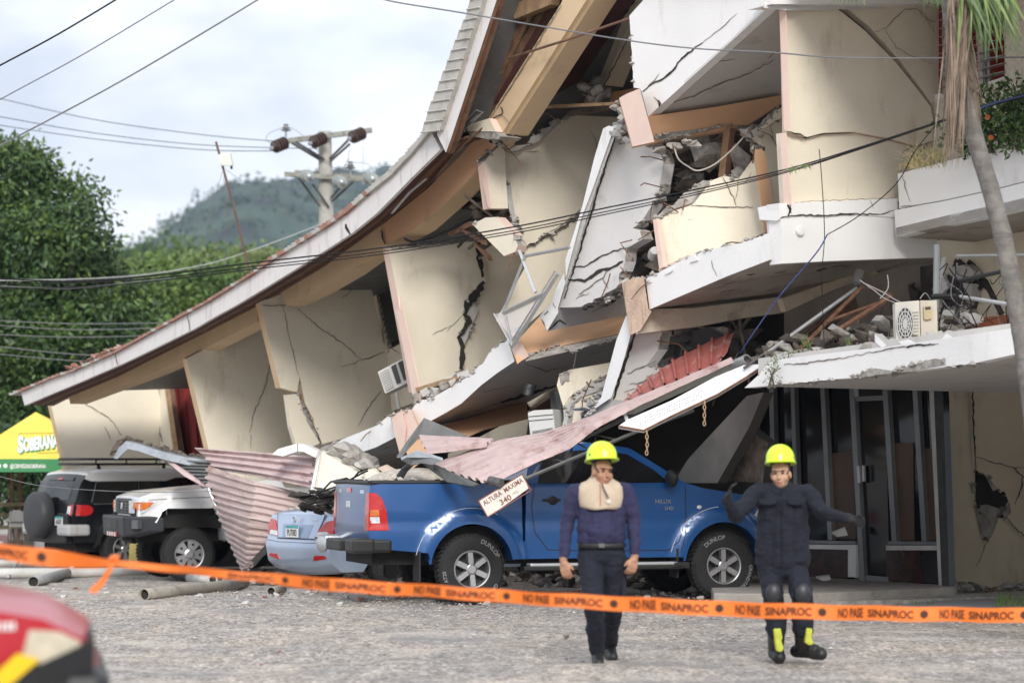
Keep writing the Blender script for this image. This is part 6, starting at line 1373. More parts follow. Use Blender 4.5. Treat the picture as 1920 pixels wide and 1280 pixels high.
lettering('sign_text', 'ALTURA  MAXIMA', lambda a, b: o0 + ex * (.035 + a) + ey * (hh - .085 + b) + off_, .055, redink, SG, bold=.015, squash=.80)
lettering('sign_text', '340', lambda a, b: o0 + ex * (.20 + a) + ey * (.035 + b) + off_, .062, redink, SG, bold=.02, squash=1.1)
lettering('sign_text', 'MTS.', lambda a, b: o0 + ex * (.37 + a) + ey * (.06 + b) + off_, .026, mat('faint_letter', (.35, .28, .25), .7), SG)
mb = MB().tube([PY(918, 900, 26.5), PY(940, 905, 26.4)], .05, 10); mb.build('pipe_stub', steel, label='grey pipe stub sticking out over the tilted height sign', cat='pipe', smooth=True)
# white board with chains
bpn = PL3((1160, 797, 0), (1435, 683, 0), (1207, 806, 0)); bpn = Plane(PY(1300, 750, 26.2), Vector((-.25, -.75, .60)))
WBD = MB().prism([bpn(*p) for p in [(1160, 798), (1178, 786), (1260, 750), (1340, 707), (1395, 684), (1436, 682), (1400, 706), (1345, 739), (1262, 778), (1207, 806)]], (0, .02, -.03)).build('sign_board', mat('board_white', (.76, .76, .77), .55, var=.03, dirt=(.5, .4, .3), dpos=.68, dscale=4), label='fallen white sign board with small dark print lying along the white canopy edge', cat='sign board')
mb = MB(); e_ = [(1160, 799), (1207, 807), (1262, 779), (1345, 740), (1400, 707), (1436, 683)]
mb.tube([bpn(*p) for p in e_], .014, 6); mb.build('board_rim', rust, WBD)
prm = mat('faint_print', (.25, .26, .29), .7)
for r in range(3):
    for k in range(26):
        f = k / 26; a = (1200 + 118 * f, 790 - 54 * f + r * 5 - 4); w_ = random.uniform(1.5, 3)
        if random.random() < .2: continue
        q = [bpn(a[0], a[1]), bpn(a[0] + w_, a[1] - w_ * .46), bpn(a[0] + w_, a[1] - w_ * .46 + 1.5), bpn(a[0], a[1] + 1.5)]
        MB().poly([p + Vector((0, -.006, .006)) for p in q]).build('print_mark', prm, WBD)
def chain(px, y0, y1, Y, label):
    c = thing('chain', label, 'chain', PY(px, y1, Y)); n = int((y1 - y0) / 7.5)
    for k in range(n):
        ctr = PY(px + random.uniform(-.6, .6), y0 + 4 + k * 7.5, Y); lk = MB(); pts = []
        for a in range(13):
            t = 2 * math.pi * a / 12; s, h = math.sin(t) * .014, math.cos(t) * .026
            pts.append(ctr + Vector((s, 0, h) if k % 2 else (s * .35, s, h)))
        lk.tube(pts, .0055, 5, caps=False); lk.build('link', mat('brass_chain', (.52, .36, .20), .5, metal=.3) if k == 0 and px > 1300 else chm, c)
chm = mat('old_brass', (.50, .36, .22), .5, metal=.3)
chain(1321, 752, 797, 26.1, 'brass coloured chain hanging from the middle of the white sign board')
chain(1213, 807, 855, 26.0, 'brass coloured chain hanging at the low end of the white sign board')
# ---- sheets over the two off-roaders
mpk = [pinks]
csheet('canopy_sheet', [[(391, 873, 35.0), (389, 905, 35.0), (404, 945, 34.9), (422, 988, 34.8), (441, 1032, 34.7), (458, 1069, 34.6)], [(480, 902, 34.0), (478, 935, 33.9), (470, 972, 33.7), (468, 1010, 33.8), (466, 1045, 34), (461, 1069, 34.3)], [(577, 927, 34.0), (562, 962, 33.8), (546, 988, 33.7), (522, 1015, 33.7), (496, 1040, 33.8), (466, 1069, 34.0)]], 15, .045, [rsheet], narrow=.24, label='large fan of faded corrugated sheet propped between the white truck and the sedan', cat='roof sheet')
csheet('canopy_sheet', [[(366, 841, 35.6), (385, 856, 35.3), (405, 880, 35.0)], [(480, 848, 34.6), (480, 868, 34.4), (482, 893, 34.2)], [(592, 856, 33.6), (589, 880, 33.4), (584, 914, 33.2)]], 4, .06, [pinks], narrow=.2, label='pale corrugated sheet lying level above the large fan of sheet', cat='roof sheet')
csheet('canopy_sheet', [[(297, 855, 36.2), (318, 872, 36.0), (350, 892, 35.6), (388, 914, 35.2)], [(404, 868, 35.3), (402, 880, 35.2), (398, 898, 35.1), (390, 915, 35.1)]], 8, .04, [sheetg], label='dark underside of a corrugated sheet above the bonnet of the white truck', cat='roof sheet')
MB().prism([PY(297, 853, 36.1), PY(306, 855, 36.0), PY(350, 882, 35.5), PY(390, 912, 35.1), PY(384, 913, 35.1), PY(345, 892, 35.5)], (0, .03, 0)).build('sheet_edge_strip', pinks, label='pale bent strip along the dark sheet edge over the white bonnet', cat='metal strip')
GT = MB(); t = [(213, 858), (222, 840), (236, 827), (262, 832), (300, 845), (350, 857), (405, 863)]; b_ = [(219, 860), (229, 851), (240, 841), (262, 846), (300, 859), (350, 871), (405, 877)]
P1 = [PY(x, y, 36.4 - (x - 213) * .005) for x, y in t]; P2 = [PY(x, y, 36.3 - (x - 213) * .005) for x, y in b_]; n = len(P1)
GT.add(P1 + P2 + [p + Vector((0, .12, .02)) for p in P1], [(i, i + 1, n + i + 1, n + i) for i in range(n - 1)] + [(i, i + 1, 2 * n + i + 1, 2 * n + i) for i in range(n - 1)])
o = GT.build('bent_gutter', metal, label='bent galvanised gutter arching over the white truck bonnet', cat='gutter'); o.modifiers.new('t', 'SOLIDIFY').thickness = .012
mb = MB()
for k in range(60):
    f = random.random(); x = 208 + 195 * f; y = np.interp(x, [p[0] for p in t], [p[1] for p in t]); add_chunk(mb, PY(x, y - random.uniform(0, 7), 36.6 - (x - 213) * .005), random.uniform(.03, .08), .6)
mb.prism([PY(205, 850, 36.7), PY(218, 826, 36.7), PY(236, 820, 36.6), PY(260, 824, 36.5), PY(240, 838, 36.5), PY(222, 856, 36.6)], (0, .2, 0))
mb.build('gutter_silt', mat('roof_silt', (.13, .105, .085), .95, var=.5, scale=14, bump=1, bscale=30), kind='stuff', label='dark silt and leaf litter heaped along the bent gutter')
MB().tube([PY(391, 915, 34.9), PY(424, 990, 34.75), PY(458, 1072, 34.5)], .03, 6).build('steel_channel', metal, label='galvanised channel down the left edge of the large fan of sheet', cat='steel bar')
MB().prism([PY(458, 1064, 34.2), PY(500, 1018, 33.3), PY(506, 1026, 33.3), PY(466, 1075, 34.2)], (0, .06, 0)).build('steel_bar', steel, label='black flat bar under the right edge of the large fan of sheet', cat='steel bar')
MB().prism([PY(489, 978, 33.8), PY(500, 972, 33.8), PY(519, 981, 33.7), PY(517, 994, 33.7), PY(492, 984, 33.8)], (0, .12, 0)).build('timber_offcut', woodl, label='light brown timber stub poking from the large fan of sheet', cat='timber', bevel=.008)
# white slabs and rubble between sheets and pickup
MB().prism([PY(602, 846, 32.0), PY(640, 866, 31.9), PY(697, 899, 31.6), PY(660, 905, 31.2), (PY(600, 924, 31.0)), PY(584, 924, 31.2), PY(592, 880, 31.6)], (.02, .15, .02)).build('wall_slab', mat('pale_wall_paint', (.78, .74, .66), .8, var=.04), label='triangular pale slab tipped up behind the sedan roof', cat='slab')
MB().prism([PY(596, 844, 31.8), PY(602, 846, 31.9), PY(588, 924, 31.0), PY(580, 930, 31.1)], (.0, .1, .0)).build('slab_trim', white, label='narrow white strip standing against the triangular pale slab', cat='strip')
for p_, lb in (([(510, 851), (522, 841), (557, 831), (557, 846), (530, 855)], 'left half of a broken white arch above the level pink sheet'), ([(559, 831), (568, 832), (597, 845), (592, 858), (568, 846), (559, 846)], 'right half of a broken white arch beside the triangular slab')):
    MB().prism([PY(x, y, 33.2) for x, y in p_], (.05, .3, 0)).build('arch_fragment', white, label=lb, cat='arch piece')
mb = MB(); pts, _ = jag([(598, 842), 'J', (640, 834), 'J', (668, 850), 'J', (700, 868), 'J', (703, 882), 'J', (672, 878), 'J', (640, 862), 'J', (610, 852)], 3)
mb.prism([PY(x, y, 32.3) for x, y in pts], (.05, .35, .05)).build('concrete_slab', conc, label='rough grey broken slab end lying over the triangular pale slab', cat='concrete slab')
for k, (x, y, Y, r) in enumerate([(640, 838, 32.0, .12), (660, 852, 31.9, .14), (682, 868, 31.9, .12), (690, 880, 31.7, .08), (622, 846, 32.0, .09), (705, 884, 31.5, .07), (718, 890, 31.3, .06), (651, 862, 31.8, .08), (672, 872, 31.7, .07), (706, 874, 31.9, .06)]):
    o = MB(); add_chunk(o, PY(x, y, Y), r, .7); o.build('concrete_chunk', conc if k % 2 else concl, label='grey broken concrete chunk on the rubble slab behind the sedan', cat='concrete chunk', group='chunks on the slab behind the sedan')
MB().prism([PY(708, 878, 31.2), PY(722, 873, 31.2), PY(762, 896, 30.8), PY(752, 908, 30.8)], (.02, .1, .02)).build('timber_offcut', mat('pink_plank', (.60, .47, .39), .8), label='pale pinkish plank end behind the pickup tailgate', cat='timber')
MB().prism([PY(680, 884, 31.3), PY(700, 880, 31.2), PY(730, 904, 30.9), PY(700, 908, 30.9)], (.02, .1, .02)).build('wall_fragment', cream, label='small cream wall fragment leaning behind the pickup tailgate', cat='wall piece')
for k, pts in enumerate([[(607, 917), (620, 903), (650, 896), (665, 905), (655, 915)], [(610, 930), (640, 908), (680, 886), (690, 882)], [(578, 935), (600, 925), (640, 930), (600, 940), (580, 945)], [(660, 900), (672, 885), (690, 878)], [(590, 925), (630, 912), (695, 900), (740, 892)]]):
    MB().tube([PY(x, y, 30.3) for x, y in pts], .012, 5).build('loose_cable', cable, label='black cable loop tangled on the crushed roof of the sedan', cat='cable', group='cable loops on the sedan roof')
mb = MB(); 
for k in range(26): add_chunk(mb, PY(random.uniform(555, 628), random.uniform(918, 958), random.uniform(30.6, 31.4)), random.uniform(.05, .14), .5, st=(1.6, 1, .7))
mb.build('dark_tarpaulin', mat('dark_felt', (.045, .038, .033), .95, var=.5, scale=8), kind='stuff', label='torn dark roofing felt heaped over the sedan cabin')

# ---- air conditioners
pw = Plane(PY(738, 705, 33.4), (-.25, -1, 0)); UA = Vector((.05, .4, 0)) / .3
AC1 = thing('window_air_conditioner', 'tilted window air conditioner sticking out of the cream wall by the louvre window', 'air conditioner', pw(738, 735))
acw = mat('ac_casing', (.62, .61, .585), .6, var=.06, dirt=(.42, .39, .35), dpos=.6, dscale=5)
acd = mat('ac_grille_dark', (.05, .05, .05), .7)
MB().prism([pw(708, 697), pw(756, 671), pw(768, 716), pw(722, 738)], UA * .3).build('casing', acw, AC1, bevel=.008)
pv = Plane(pw.p - Vector((0, .02, 0)), pw.n)
MB().prism([pv(712, 699), pv(727, 691), pv(738, 725), pv(724, 733)], (0, .015, 0)).build('coil_grille', mat('coil_grille', (.36, .35, .33), .6, var=.2, scale=30), AC1)
for a in ((733, 687, 742, 682), (746, 680, 755, 675)): MB().prism([pv(a[0], a[1]), pv(a[2], a[3]), pv(a[2] + 10, a[3] + 34), pv(a[0] + 11, a[1] + 33)], (0, .015, 0)).build('vent_opening', acd, AC1)
for k in range(8): MB().prism([pv(712 + k * 1.6, 703 + k * 4), pv(727 + k * 1.5, 695 + k * 4), pv(727.3 + k * 1.5, 696 + k * 4), pv(712.3 + k * 1.6, 704 + k * 4)], (0, -.006, 0)).build('grille_bar', acw, AC1)
MB().tube([pw(743, 736), pw(748, 766)], .022, 8).build('drain_pipe', mat('pipe_grey', (.34, .34, .33), .6), label='grey drain pipe dropping from the window air conditioner', cat='pipe', smooth=True)
AC2 = thing('white_air_conditioner', 'dusty white cabinet air conditioner stuck upright above the pink sheet', 'air conditioner', PF(1015, 830, .1))
pz = Plane(PF(1015, 800, .1), (-.25, -1, 0))
MB().prism([pz(989, 774), pz(1000, 769), pz(1036, 767), pz(1044, 835), pz(996, 835)], (.15, .35, 0)).build('casing', acw, AC2, bevel=.01)
pz2 = Plane(pz.p + Vector((0, -.012, 0)), pz.n)
MB().prism([pz2(998, 808), pz2(1036, 801), pz2(1040, 826), pz2(1000, 826)], (0, .02, 0)).build('coil_grille', mat('coil_dark', (.22, .22, .21), .6, var=.3, scale=40), AC2)
for y in (780, 788): MB().prism([pz2(991, y), pz2(1037, y - 4), pz2(1037, y - 3), pz2(991, y + 1)], (0, .012, 0)).build('casing_groove', acd, AC2)
OP = Plane(PF(1715, 600, .35), (-.1, -1, 0))
AC3 = thing('outdoor_air_conditioner', 'cream outdoor air conditioner unit with fan grille sitting on the white canopy', 'air conditioner', OP(1717, 644))
MB().prism([OP(1678, 567), OP(1724, 563), OP(1726, 642), OP(1680, 642)], (.02, .28, 0)).build('casing', mat('ac_cream', (.66, .63, .55), .6, var=.05, dirt=(.45, .4, .33), dpos=.6, dscale=6), AC3, bevel=.008)
MB().prism([OP(1725, 563), OP(1757, 563), OP(1759, 640), OP(1727, 642)], (.02, .28, 0)).build('side_panel', mat('ac_side', (.58, .52, .43), .65, var=.06, dirt=(.42, .36, .29), dpos=.58, dscale=6), AC3, bevel=.008)
O2 = Plane(OP.p + Vector((0, -.014, 0)), OP.n); fc = O2(1697, 607); fx = (O2(1712, 607) - fc) ; fy = (O2(1697, 576) - fc)
mb = MB().poly([fc + fx * math.cos(a * .2094) * .95 + fy * math.sin(a * .2094) * .95 for a in range(30)]); mb.build('fan_opening', acd, AC3)
for q_ in (.25, .5, .75, 1.0):
    MB().tube([fc + fx * math.cos(a * .2094) * q_ + fy * math.sin(a * .2094) * q_ + Vector((0, -.008, 0)) for a in range(31)], .006, 5).build('grille_ring', acw, AC3)
for k in range(12):
    MB().tube([fc + Vector((0, -.008, 0)), fc + fx * math.cos(k * .5236) + fy * math.sin(k * .5236) + Vector((0, -.008, 0))], .005, 4).build('grille_spoke', acw, AC3)
for k in range(8): MB().prism([O2(1711, 585 + k * 6), O2(1723, 584 + k * 6), O2(1723, 585 + k * 6), O2(1711, 586 + k * 6)], (0, .01, 0)).build('louvre_line', mat('ac_groove', (.42, .41, .38), .6) if k == 0 else bpy.data.materials['ac_groove'], AC3)
MB().prism([O2(1731, 574), O2(1746, 573), O2(1747, 597), O2(1738, 600), O2(1732, 598)], (0, -.02, 0)).build('terminal_cover', mat('ac_tan', (.50, .40, .24), .6), AC3, bevel=.004)
MB().prism([O2(1734, 576), O2(1744, 575), O2(1744, 580), O2(1734, 581)], (0, -.024, 0)).build('terminal_slot', acd, AC3)
# ---- pipes, rods, conduits in the cavity above the canopy
k_ = 0
for a, b, r, m_, nm, lb in (((1757, 460, 1.2), (1755, 600, 1.0), .035, mat('conduit_grey', (.25, .26, .265), .55), 'conduit', 'thick grey conduit standing behind the outdoor air conditioner'), ((1770, 485, 1.4), (1757, 560, 1.1), .028, bpy.data.materials['conduit_grey'], 'conduit', 'slanting grey conduit next to the thick one'),
    ((1795, 480, 1.0), (1925, 478, 1.0), .016, bpy.data.materials['conduit_grey'], 'conduit', 'level grey conduit running right under the planter balcony'), ((1750, 556, .9), (1800, 555, .9), .03, blackp, 'conduit', 'black corrugated hose above the outdoor air conditioner'), ((1800, 556, .9), (1905, 572, .9), .022, alu, 'conduit', 'pale bent pipe right of the outdoor air conditioner'),
    ((1800, 526, .8), (1905, 503, .8), .022, blackp, 'conduit', 'black pipe sloping up to the palm trunk')):
    MB().tube([PF(*a), PF(*b)], r, 8).build(nm, m_, label=lb, cat='pipe', smooth=True)
for a, b, r, m_, lb in (((1440, 660, .2), (1606, 540, 1.4), .022, alu, 'shiny long bar slanting across the gap above the canopy'), ((1395, 690, .0), (1610, 535, 1.5), .016, steel, 'dark thin bar just above the shiny slanting bar'), ((1500, 655, .3), (1617, 538, 1.4), .024, rust, 'rusty tube leaning steeply in the gap above the canopy'),
    ((1530, 645, .5), (1672, 555, 1.4), .03, rust, 'rusty angle bar rising to the right in the gap'), ((1548, 604, .6), (1665, 562, 1.5), .022, rust, 'short rusty bar under the loose white wires'), ((1628, 540, 1.4), (1670, 552, 1.4), .016, rust, 'small rusty rod left of the outdoor unit'), ((1400, 685, .1), (1600, 555, 1.6), .02, wood, 'brown batten slanting beside the rusty bars')):
    MB().tube([PF(*a), PF(*b)], r, 6).build('steel_rod', m_, label=lb, cat='rod')
for k in range(9):
    f = k / 9; a = (1440 + 30 * f, 676 - 8 * f + k * 1.5, .3 + f * .5); b = (1600 + 10 * f, 548 + k * 3.2, 1.4 + f * .3)
    MB().tube([PF(*a), PF(*b)], random.uniform(.013, .022), 5).build('reinforcing_bar', rust if k % 3 else steel, label='thin rusty reinforcing bar in the bundle above the canopy', cat='reinforcing bar', group='bundle of rusty bars above the canopy')
mb = MB().tube([PF(1370, 600, .4), PF(1376, 694, -.1)], .04, 10) if False else MB().lathe([(.045, 0), (.06, 0), (.06, .25), (.045, .25)], Matrix.Translation(PY(1374, 686, 26.6)) @ Euler((R(75), 0, R(35))).to_matrix().to_4x4(), 14); mb.build('pipe_end', alu, label='open grey pipe end lying above the white sign board', cat='pipe', smooth=True)
MB().lathe([(0, 0), (.05, 0), (.05, .16), (0, .16)], Matrix.Translation(PF(1612, 508, 1.6)) @ Euler((R(160), R(20), 0)).to_matrix().to_4x4(), 14).build('drain_stub', mat('pvc_grey', (.42, .42, .41), .5), label='short grey drain pipe stub hanging under the balcony soffit', cat='pipe', smooth=True)
MB().lathe([(0, 0), (.07, 0), (.07, .1), (.05, .16), (0, .16)], Matrix.Translation(PF(1225, 480, .5)) @ Euler((R(70), R(10), 0)).to_matrix().to_4x4(), 14).build('pvc_drain', mat('pvc_white', (.62, .61, .58), .5), label='white round drain cap in the gap left of the low cream wall', cat='pipe', smooth=True)
# bent aluminium window
FRM = thing('window_frame', 'bent aluminium window frame with a broken pane hanging at the slab corner', 'window frame', PF(970, 655, -.3))
for a, b, r in (((985, 480), (1068, 464), .022), ((986, 478), (944, 585), .025), ((944, 586), (1024, 549), .03), ((1047, 512), (961, 650), .03), ((1041, 508), (955, 646), .012), ((926, 588), (962, 652), .012), ((974, 470), (1004, 548), .025), ((948, 592), (962, 650), .015)):
    MB().tube([PF(*a, -.28), PF(*b, -.28)], r, 4).build('frame_bar', alu, FRM)
MB().prism([PF(928, 589, -.27), PF(1018, 556, -.27), PF(962, 648, -.27)], NI * .005).build('glass_pane', clear('broken_pane', (.75, .72, .72), .35), FRM)
MB().prism([PF(962, 615, -.1), PF(985, 610, -.1), PF(975, 622, -.1), PF(962, 622, -.1)], NI * .05).build('wall_fragment', white, label='white plaster flake behind the broken window pane', cat='plaster piece')
# ---- overhead wires
def wire(label, pts, Y, wpx, m_=None, sag=0, cat='cable', group=None, name='overhead_wire'):
    Y = Y if isinstance(Y, (list, tuple)) else [Y] * len(pts)
    P = [PY(x, y, d) for (x, y), d in zip(pts, Y)]; q = []
    for i in range(len(P) - 1):               # Catmull-Rom through the points
        p0, p1, p2, p3 = P[max(0, i - 1)], P[i], P[i + 1], P[min(len(P) - 1, i + 2)]
        for t in range(6):
            t /= 6; q.append(.5 * ((2 * p1) + (p2 - p0) * t + (2 * p0 - 5 * p1 + 4 * p2 - p3) * t * t + (3 * p1 - p0 - 3 * p2 + p3) * t ** 3))
    q.append(P[-1]); ym = sum(Y) / len(Y)
    for e, (x, y) in ((0, pts[0]), (-1, pts[-1])):      # wires that leave the picture go on
        if x < -30 or x > 1960 or y < -10:
            d = q[0] - q[1] if e == 0 else q[-1] - q[-2]; far = (q[0] if e == 0 else q[-1]) + d.normalized() * 14
            if e == 0: q.insert(0, far)
            else: q.append(far)
    return MB().tube(q, wpx / 2 / F * ym, 6).build(name, m_ or cable, label=label, cat=cat, group=group, smooth=True)
wire('thick black wire cutting across the top left corner', [(-80, 166), (0, 123), (110, 64), (240, -14)], 30, 3.4)
wire('thin grey wire just below the thick black corner wire', [(-80, 236), (0, 187), (160, 100), (350, -14)], 32, 2.4, cableg)
wire('grey wire slanting from the large tree top up to the sky edge', [(-40, 292), (15, 265), (240, 145), (510, -16)], 31, 3.2, cableg)
wire('uppermost thin wire running right to the utility pole', [(-60, 172), (0, 185), (180, 225), (380, 253), (528, 266)], [56, 56, 56, 56, 55.6], 1.5)
wire('middle thin wire running right to the utility pole', [(-60, 208), (0, 219), (180, 250), (380, 272), (596, 279)], [56, 56, 56, 56, 56], 1.5)
wire('lowest thin wire running right to the utility pole', [(-60, 224), (0, 235), (180, 261), (380, 281), (520, 283)], [56, 56, 56, 56, 55.8], 1.5)
wire('grey overhead wire crossing the parapet near the top', [(690, -14), (730, 2), (870, 25), (1150, 72), (1300, 91), (1440, 98), (1570, 108), (1760, 109), (1990, 107)], 24, 3.0, cableg)
for k, (dy, lb) in enumerate(((0, 'upper'), (7, 'middle'), (12, 'lower'))):
    wire(lb + ' of three black cables slanting across the whole building front', [(-60, 518 + dy * 1.2), (0, 522 + dy * 1.5), (150, 528 + dy * (.2 if k < 2 else .9)), (300, 515 + dy * .9), (480, 492 + dy), (720, 464 + dy), (960, 426 + dy), (1140, 389 + dy), (1320, 352 + dy * .8), (1480, 316 + dy * .5), (1620, 274 + dy * .3), (1770, 225 + dy * .2), (1850, 197 + dy * .3), (1990, 160 + dy * .5)], 24.3, (3.0, 2.2, 2.2)[k], cable)
for k, (y0, y1, y2) in enumerate(((601, 607, 605), (610, 618, 614), (627, 632, 628), (650, 664, 672), (664, 676, 680), (536, 540, 520))):
    wire(['first', 'second', 'third', 'fourth', 'fifth', 'sixth'][k] + ' wire from the top of those crossing the lower part of the large tree' if k < 5 else 'wire crossing the large tree just under the black cables', [(-60, y0 - 4), (0, y0), (140, y1), (330, y2)], 47, 1.9, cableg)
wire('pale guy wire dropping left from behind the roof past the antenna mast', [(640, 402), (590, 425), (470, 470), (380, 497), (260, 516), (120, 524), (-60, 526)], 50, 2.0, mat('pale_wire', (.42, .42, .43), .6))
wire('thin grey wire passing in front of the black SUV windows', [(-40, 884), (0, 893), (90, 912), (260, 922), (420, 920)], 31, 1.5, cableg)
wire('straight black wire dropping from the cables in front of the white band', [(1536, 280), (1541, 340), (1546, 440), (1541, 520), (1545, 640)], 23.6, 1.8)
wire('dark wire looping down left from the dry grass on the planter', [(1762, 225), (1715, 285), (1680, 345), (1610, 405), (1551, 440)], 23.5, 2.2)
wire('blue wire hanging from the knot down to the red sheet', [(1551, 440), (1530, 475), (1470, 545), (1440, 585), (1402, 640), (1388, 662)], [23.5, 23.7, 24.5, 25, 26.2, 26.6], 2.6, mat('blue_wire', (.045, .09, .30), .5))
wire('blue cable end at the right above the planter bushes', [(1838, 203), (1870, 192), (1925, 178), (1990, 160)], 24.0, 4, mat('blue_cable', (.05, .08, .2), .5))
wire('white cable loop hanging in the dark gap under the peach beam', [(1264, 275), (1272, 298), (1290, 312), (1309, 320), (1340, 308), (1375, 278), (1402, 248)], 27.5, 3.2, mat('white_cable', (.55, .50, .44), .6))
wire('black cable sagging from the eave beam over the pink edged wall', [(758, 447), (775, 453), (805, 446), (840, 432), (870, 415), (885, 408)], [31.5, 31.6, 31.8, 31.8, 31.6, 31.5], 5)
for k in range(26):
    a = (random.uniform(1755, 1905), random.uniform(480, 600)); b = (a[0] + random.uniform(-60, 60), a[1] + random.uniform(10, 90)); m = ((a[0] + b[0]) / 2 + random.uniform(-30, 30), max(a[1], b[1]) + random.uniform(-30, 12))
    b = (min(1918, max(1750, b[0])), min(636, b[1]))
    wire('tangled thin wire hanging behind the outdoor air conditioner', [a, m, b], random.uniform(24.4, 25.2), random.uniform(1.4, 2.6), random.choice([cable, cable, cableg]), group='wires behind the outdoor air conditioner', name='tangled_wire')
for k, pts in enumerate([[(1612, 525), (1640, 545), (1660, 560), (1690, 572)], [(1618, 530), (1650, 545), (1690, 567), (1712, 565)], [(1725, 560), (1735, 549), (1745, 562)], [(1664, 515), (1665, 540), (1650, 560)], [(1560, 640), (1566, 600), (1572, 640)], [(1655, 575), (1648, 600), (1640, 640)], [(1665, 640), (1672, 600), (1668, 560)]]):
    wire('loose pale wire left of the outdoor air conditioner', pts, 25.6, 2.0, bpy.data.materials['pale_wire'] if k < 4 else cable, group='loose wires left of the outdoor unit', name='tangled_wire')
# ---- antenna mast
AN = thing('antenna_mast', 'thin leaning mast with a flat white antenna panel above the roof edge', 'antenna', PY(470, 520, 44))
MB().tube([PY(478, 545, 44), PY(466, 498, 44), (PY(440, 395, 44)), PY(405, 266, 44)], .024, 6).build('mast', mat('mast_steel', (.13, .08, .065), .7, var=.3), AN)
MB().prism([PY(408, 290, 43.9), PY(431, 287, 43.9), PY(436, 311, 43.9), PY(415, 311, 43.9)], (.02, .08, .01)).build('antenna_panel', mat('panel_white', (.66, .68, .62), .5), AN, bevel=.01)
MB().box(PY(434, 314, 43.95), (.04, .04, .06)).build('antenna_plug', blackp, AN)
for pts in ([(417, 322), (395, 400), (372, 510)], [(420, 322), (422, 400), (421, 500)], [(423, 318), (530, 392), (590, 440)]):
    wire('very thin guy line of the antenna mast', pts, 44, .9, cableg, cat='guy line', group='guy lines of the antenna mast', name='guy_line')
# ---- utility pole
UP = thing('utility_pole', 'grey concrete utility pole with two crossarms and brown and glass insulators behind the roof', 'utility pole', PY(612, 700, 55.5))
up = lambda x, y, d=55.5: PY(x, y, d)
polem = mat('pole_concrete', (.42, .40, .36), .85, var=.15, scale=3, dirt=(.24, .22, .19), dpos=.55, dscale=5)
wg = mat('weathered_timber', (.30, .30, .26), .85, var=.25, scale=6, dirt=(.15, .15, .13), dpos=.5, dscale=8)
MB().tube([up(613, 700), up(612, 415), up(609, 247)], [.19, .175, .15], 12).build('pole_shaft', polem, UP, smooth=True)
MB().prism([up(525, 261, 55.2), up(697, 239, 55.2), up(698, 248, 55.2), up(526, 270, 55.2)], (0, .12, 0)).build('crossarm', wg, UP)
MB().prism([up(533, 322, 55.2), up(712, 333, 55.2), up(712, 342, 55.2), up(533, 330, 55.2)], (0, .12, 0)).build('crossarm', wg, UP)
MB().prism([up(552, 319, 55.8), up(730, 331, 55.8), up(730, 340, 55.8), up(552, 329, 55.8)], (0, .12, 0)).build('crossarm', wg, UP)
for a, b in (((547, 268), (604, 302)), ((554, 266), (608, 299)), ((656, 260), (618, 298)), ((656, 270), (619, 303)), ((560, 333), (600, 387)), ((586, 345), (617, 389)), ((662, 341), (622, 378)), ((644, 344), (620, 372))):
    MB().tube([up(*a, 55.15), up(*b, 55.3)], .03, 4).build('brace', steel, UP)
brown = mat('brown_porcelain', (.045, .022, .017), .2, coat=.5); glassi = mat('glass_insulator', (.30, .33, .32), .12, var=.15, coat=.5)
def insul(c, d, n, r, m_):
    M_ = Matrix.Translation(c) @ Vector(d).to_track_quat('Z', 'Y').to_matrix().to_4x4(); o = MB(); pr = [(0, 0)]
    for k in range(n): z = k * r * .62; pr += [(r * .45, z), (r, z + r * .14), (r * .95, z + r * .34), (r * .5, z + r * .42)]
    pr += [(r * .3, n * r * .62 + .05), (0, n * r * .62 + .06)]
    ins = o.lathe(pr, M_, 16).build('insulator', m_, UP, smooth=True, sharp=60)
    MB().lathe([(0, n * r * .62 + .03), (.045, n * r * .62 + .05), (.045, n * r * .62 + .12), (0, n * r * .62 + .13)], M_, 8).build('insulator_cap', metal, ins)
for x, y in ((534, 268), (606, 259), (679, 250)): insul(up(x, y, 55.1), (-.55, -.7, -.35), 4, .155, brown)
for x, y in ((571, 329), (632, 340), (690, 334)): insul(up(x, y, 55.0), (.55, -.75, -.2), 3, .145, glassi)
for x, y in ((536, 258), (657, 328)):
    o = MB(); o.lathe([(0, 0), (.02, 0), (.02, .14), (.08, .15), (.13, .17), (.05, .20), (.10, .22), (.04, .27), (.07, .30), (0, .32)], Matrix.Translation(up(x, y, 55.2)), 14); o.build('pin_insulator', mat('grey_porcelain', (.27, .28, .29), .3) if x == 536 else bpy.data.materials['grey_porcelain'], UP, smooth=True, sharp=60)
for pts in ([(534, 238), (505, 250), (500, 262), (515, 276)], [(540, 238), (565, 252), (620, 310)], [(655, 298), (640, 320), (632, 335)], [(660, 305), (690, 308), (705, 330)], [(600, 300), (640, 320), (690, 326)], [(655, 280), (652, 300), (640, 325)]):
    wire('thin jumper wire looping between the pole insulators', pts, 55, 1.0, cableg, group='jumper wires on the utility pole', name='jumper_wire')
wire('faint tall mast far beyond the utility pole', [(681, 275), (681, 345)], 120, 2.2, mat('far_mast', (.45, .47, .5), .7), cat='mast', name='distant_mast')
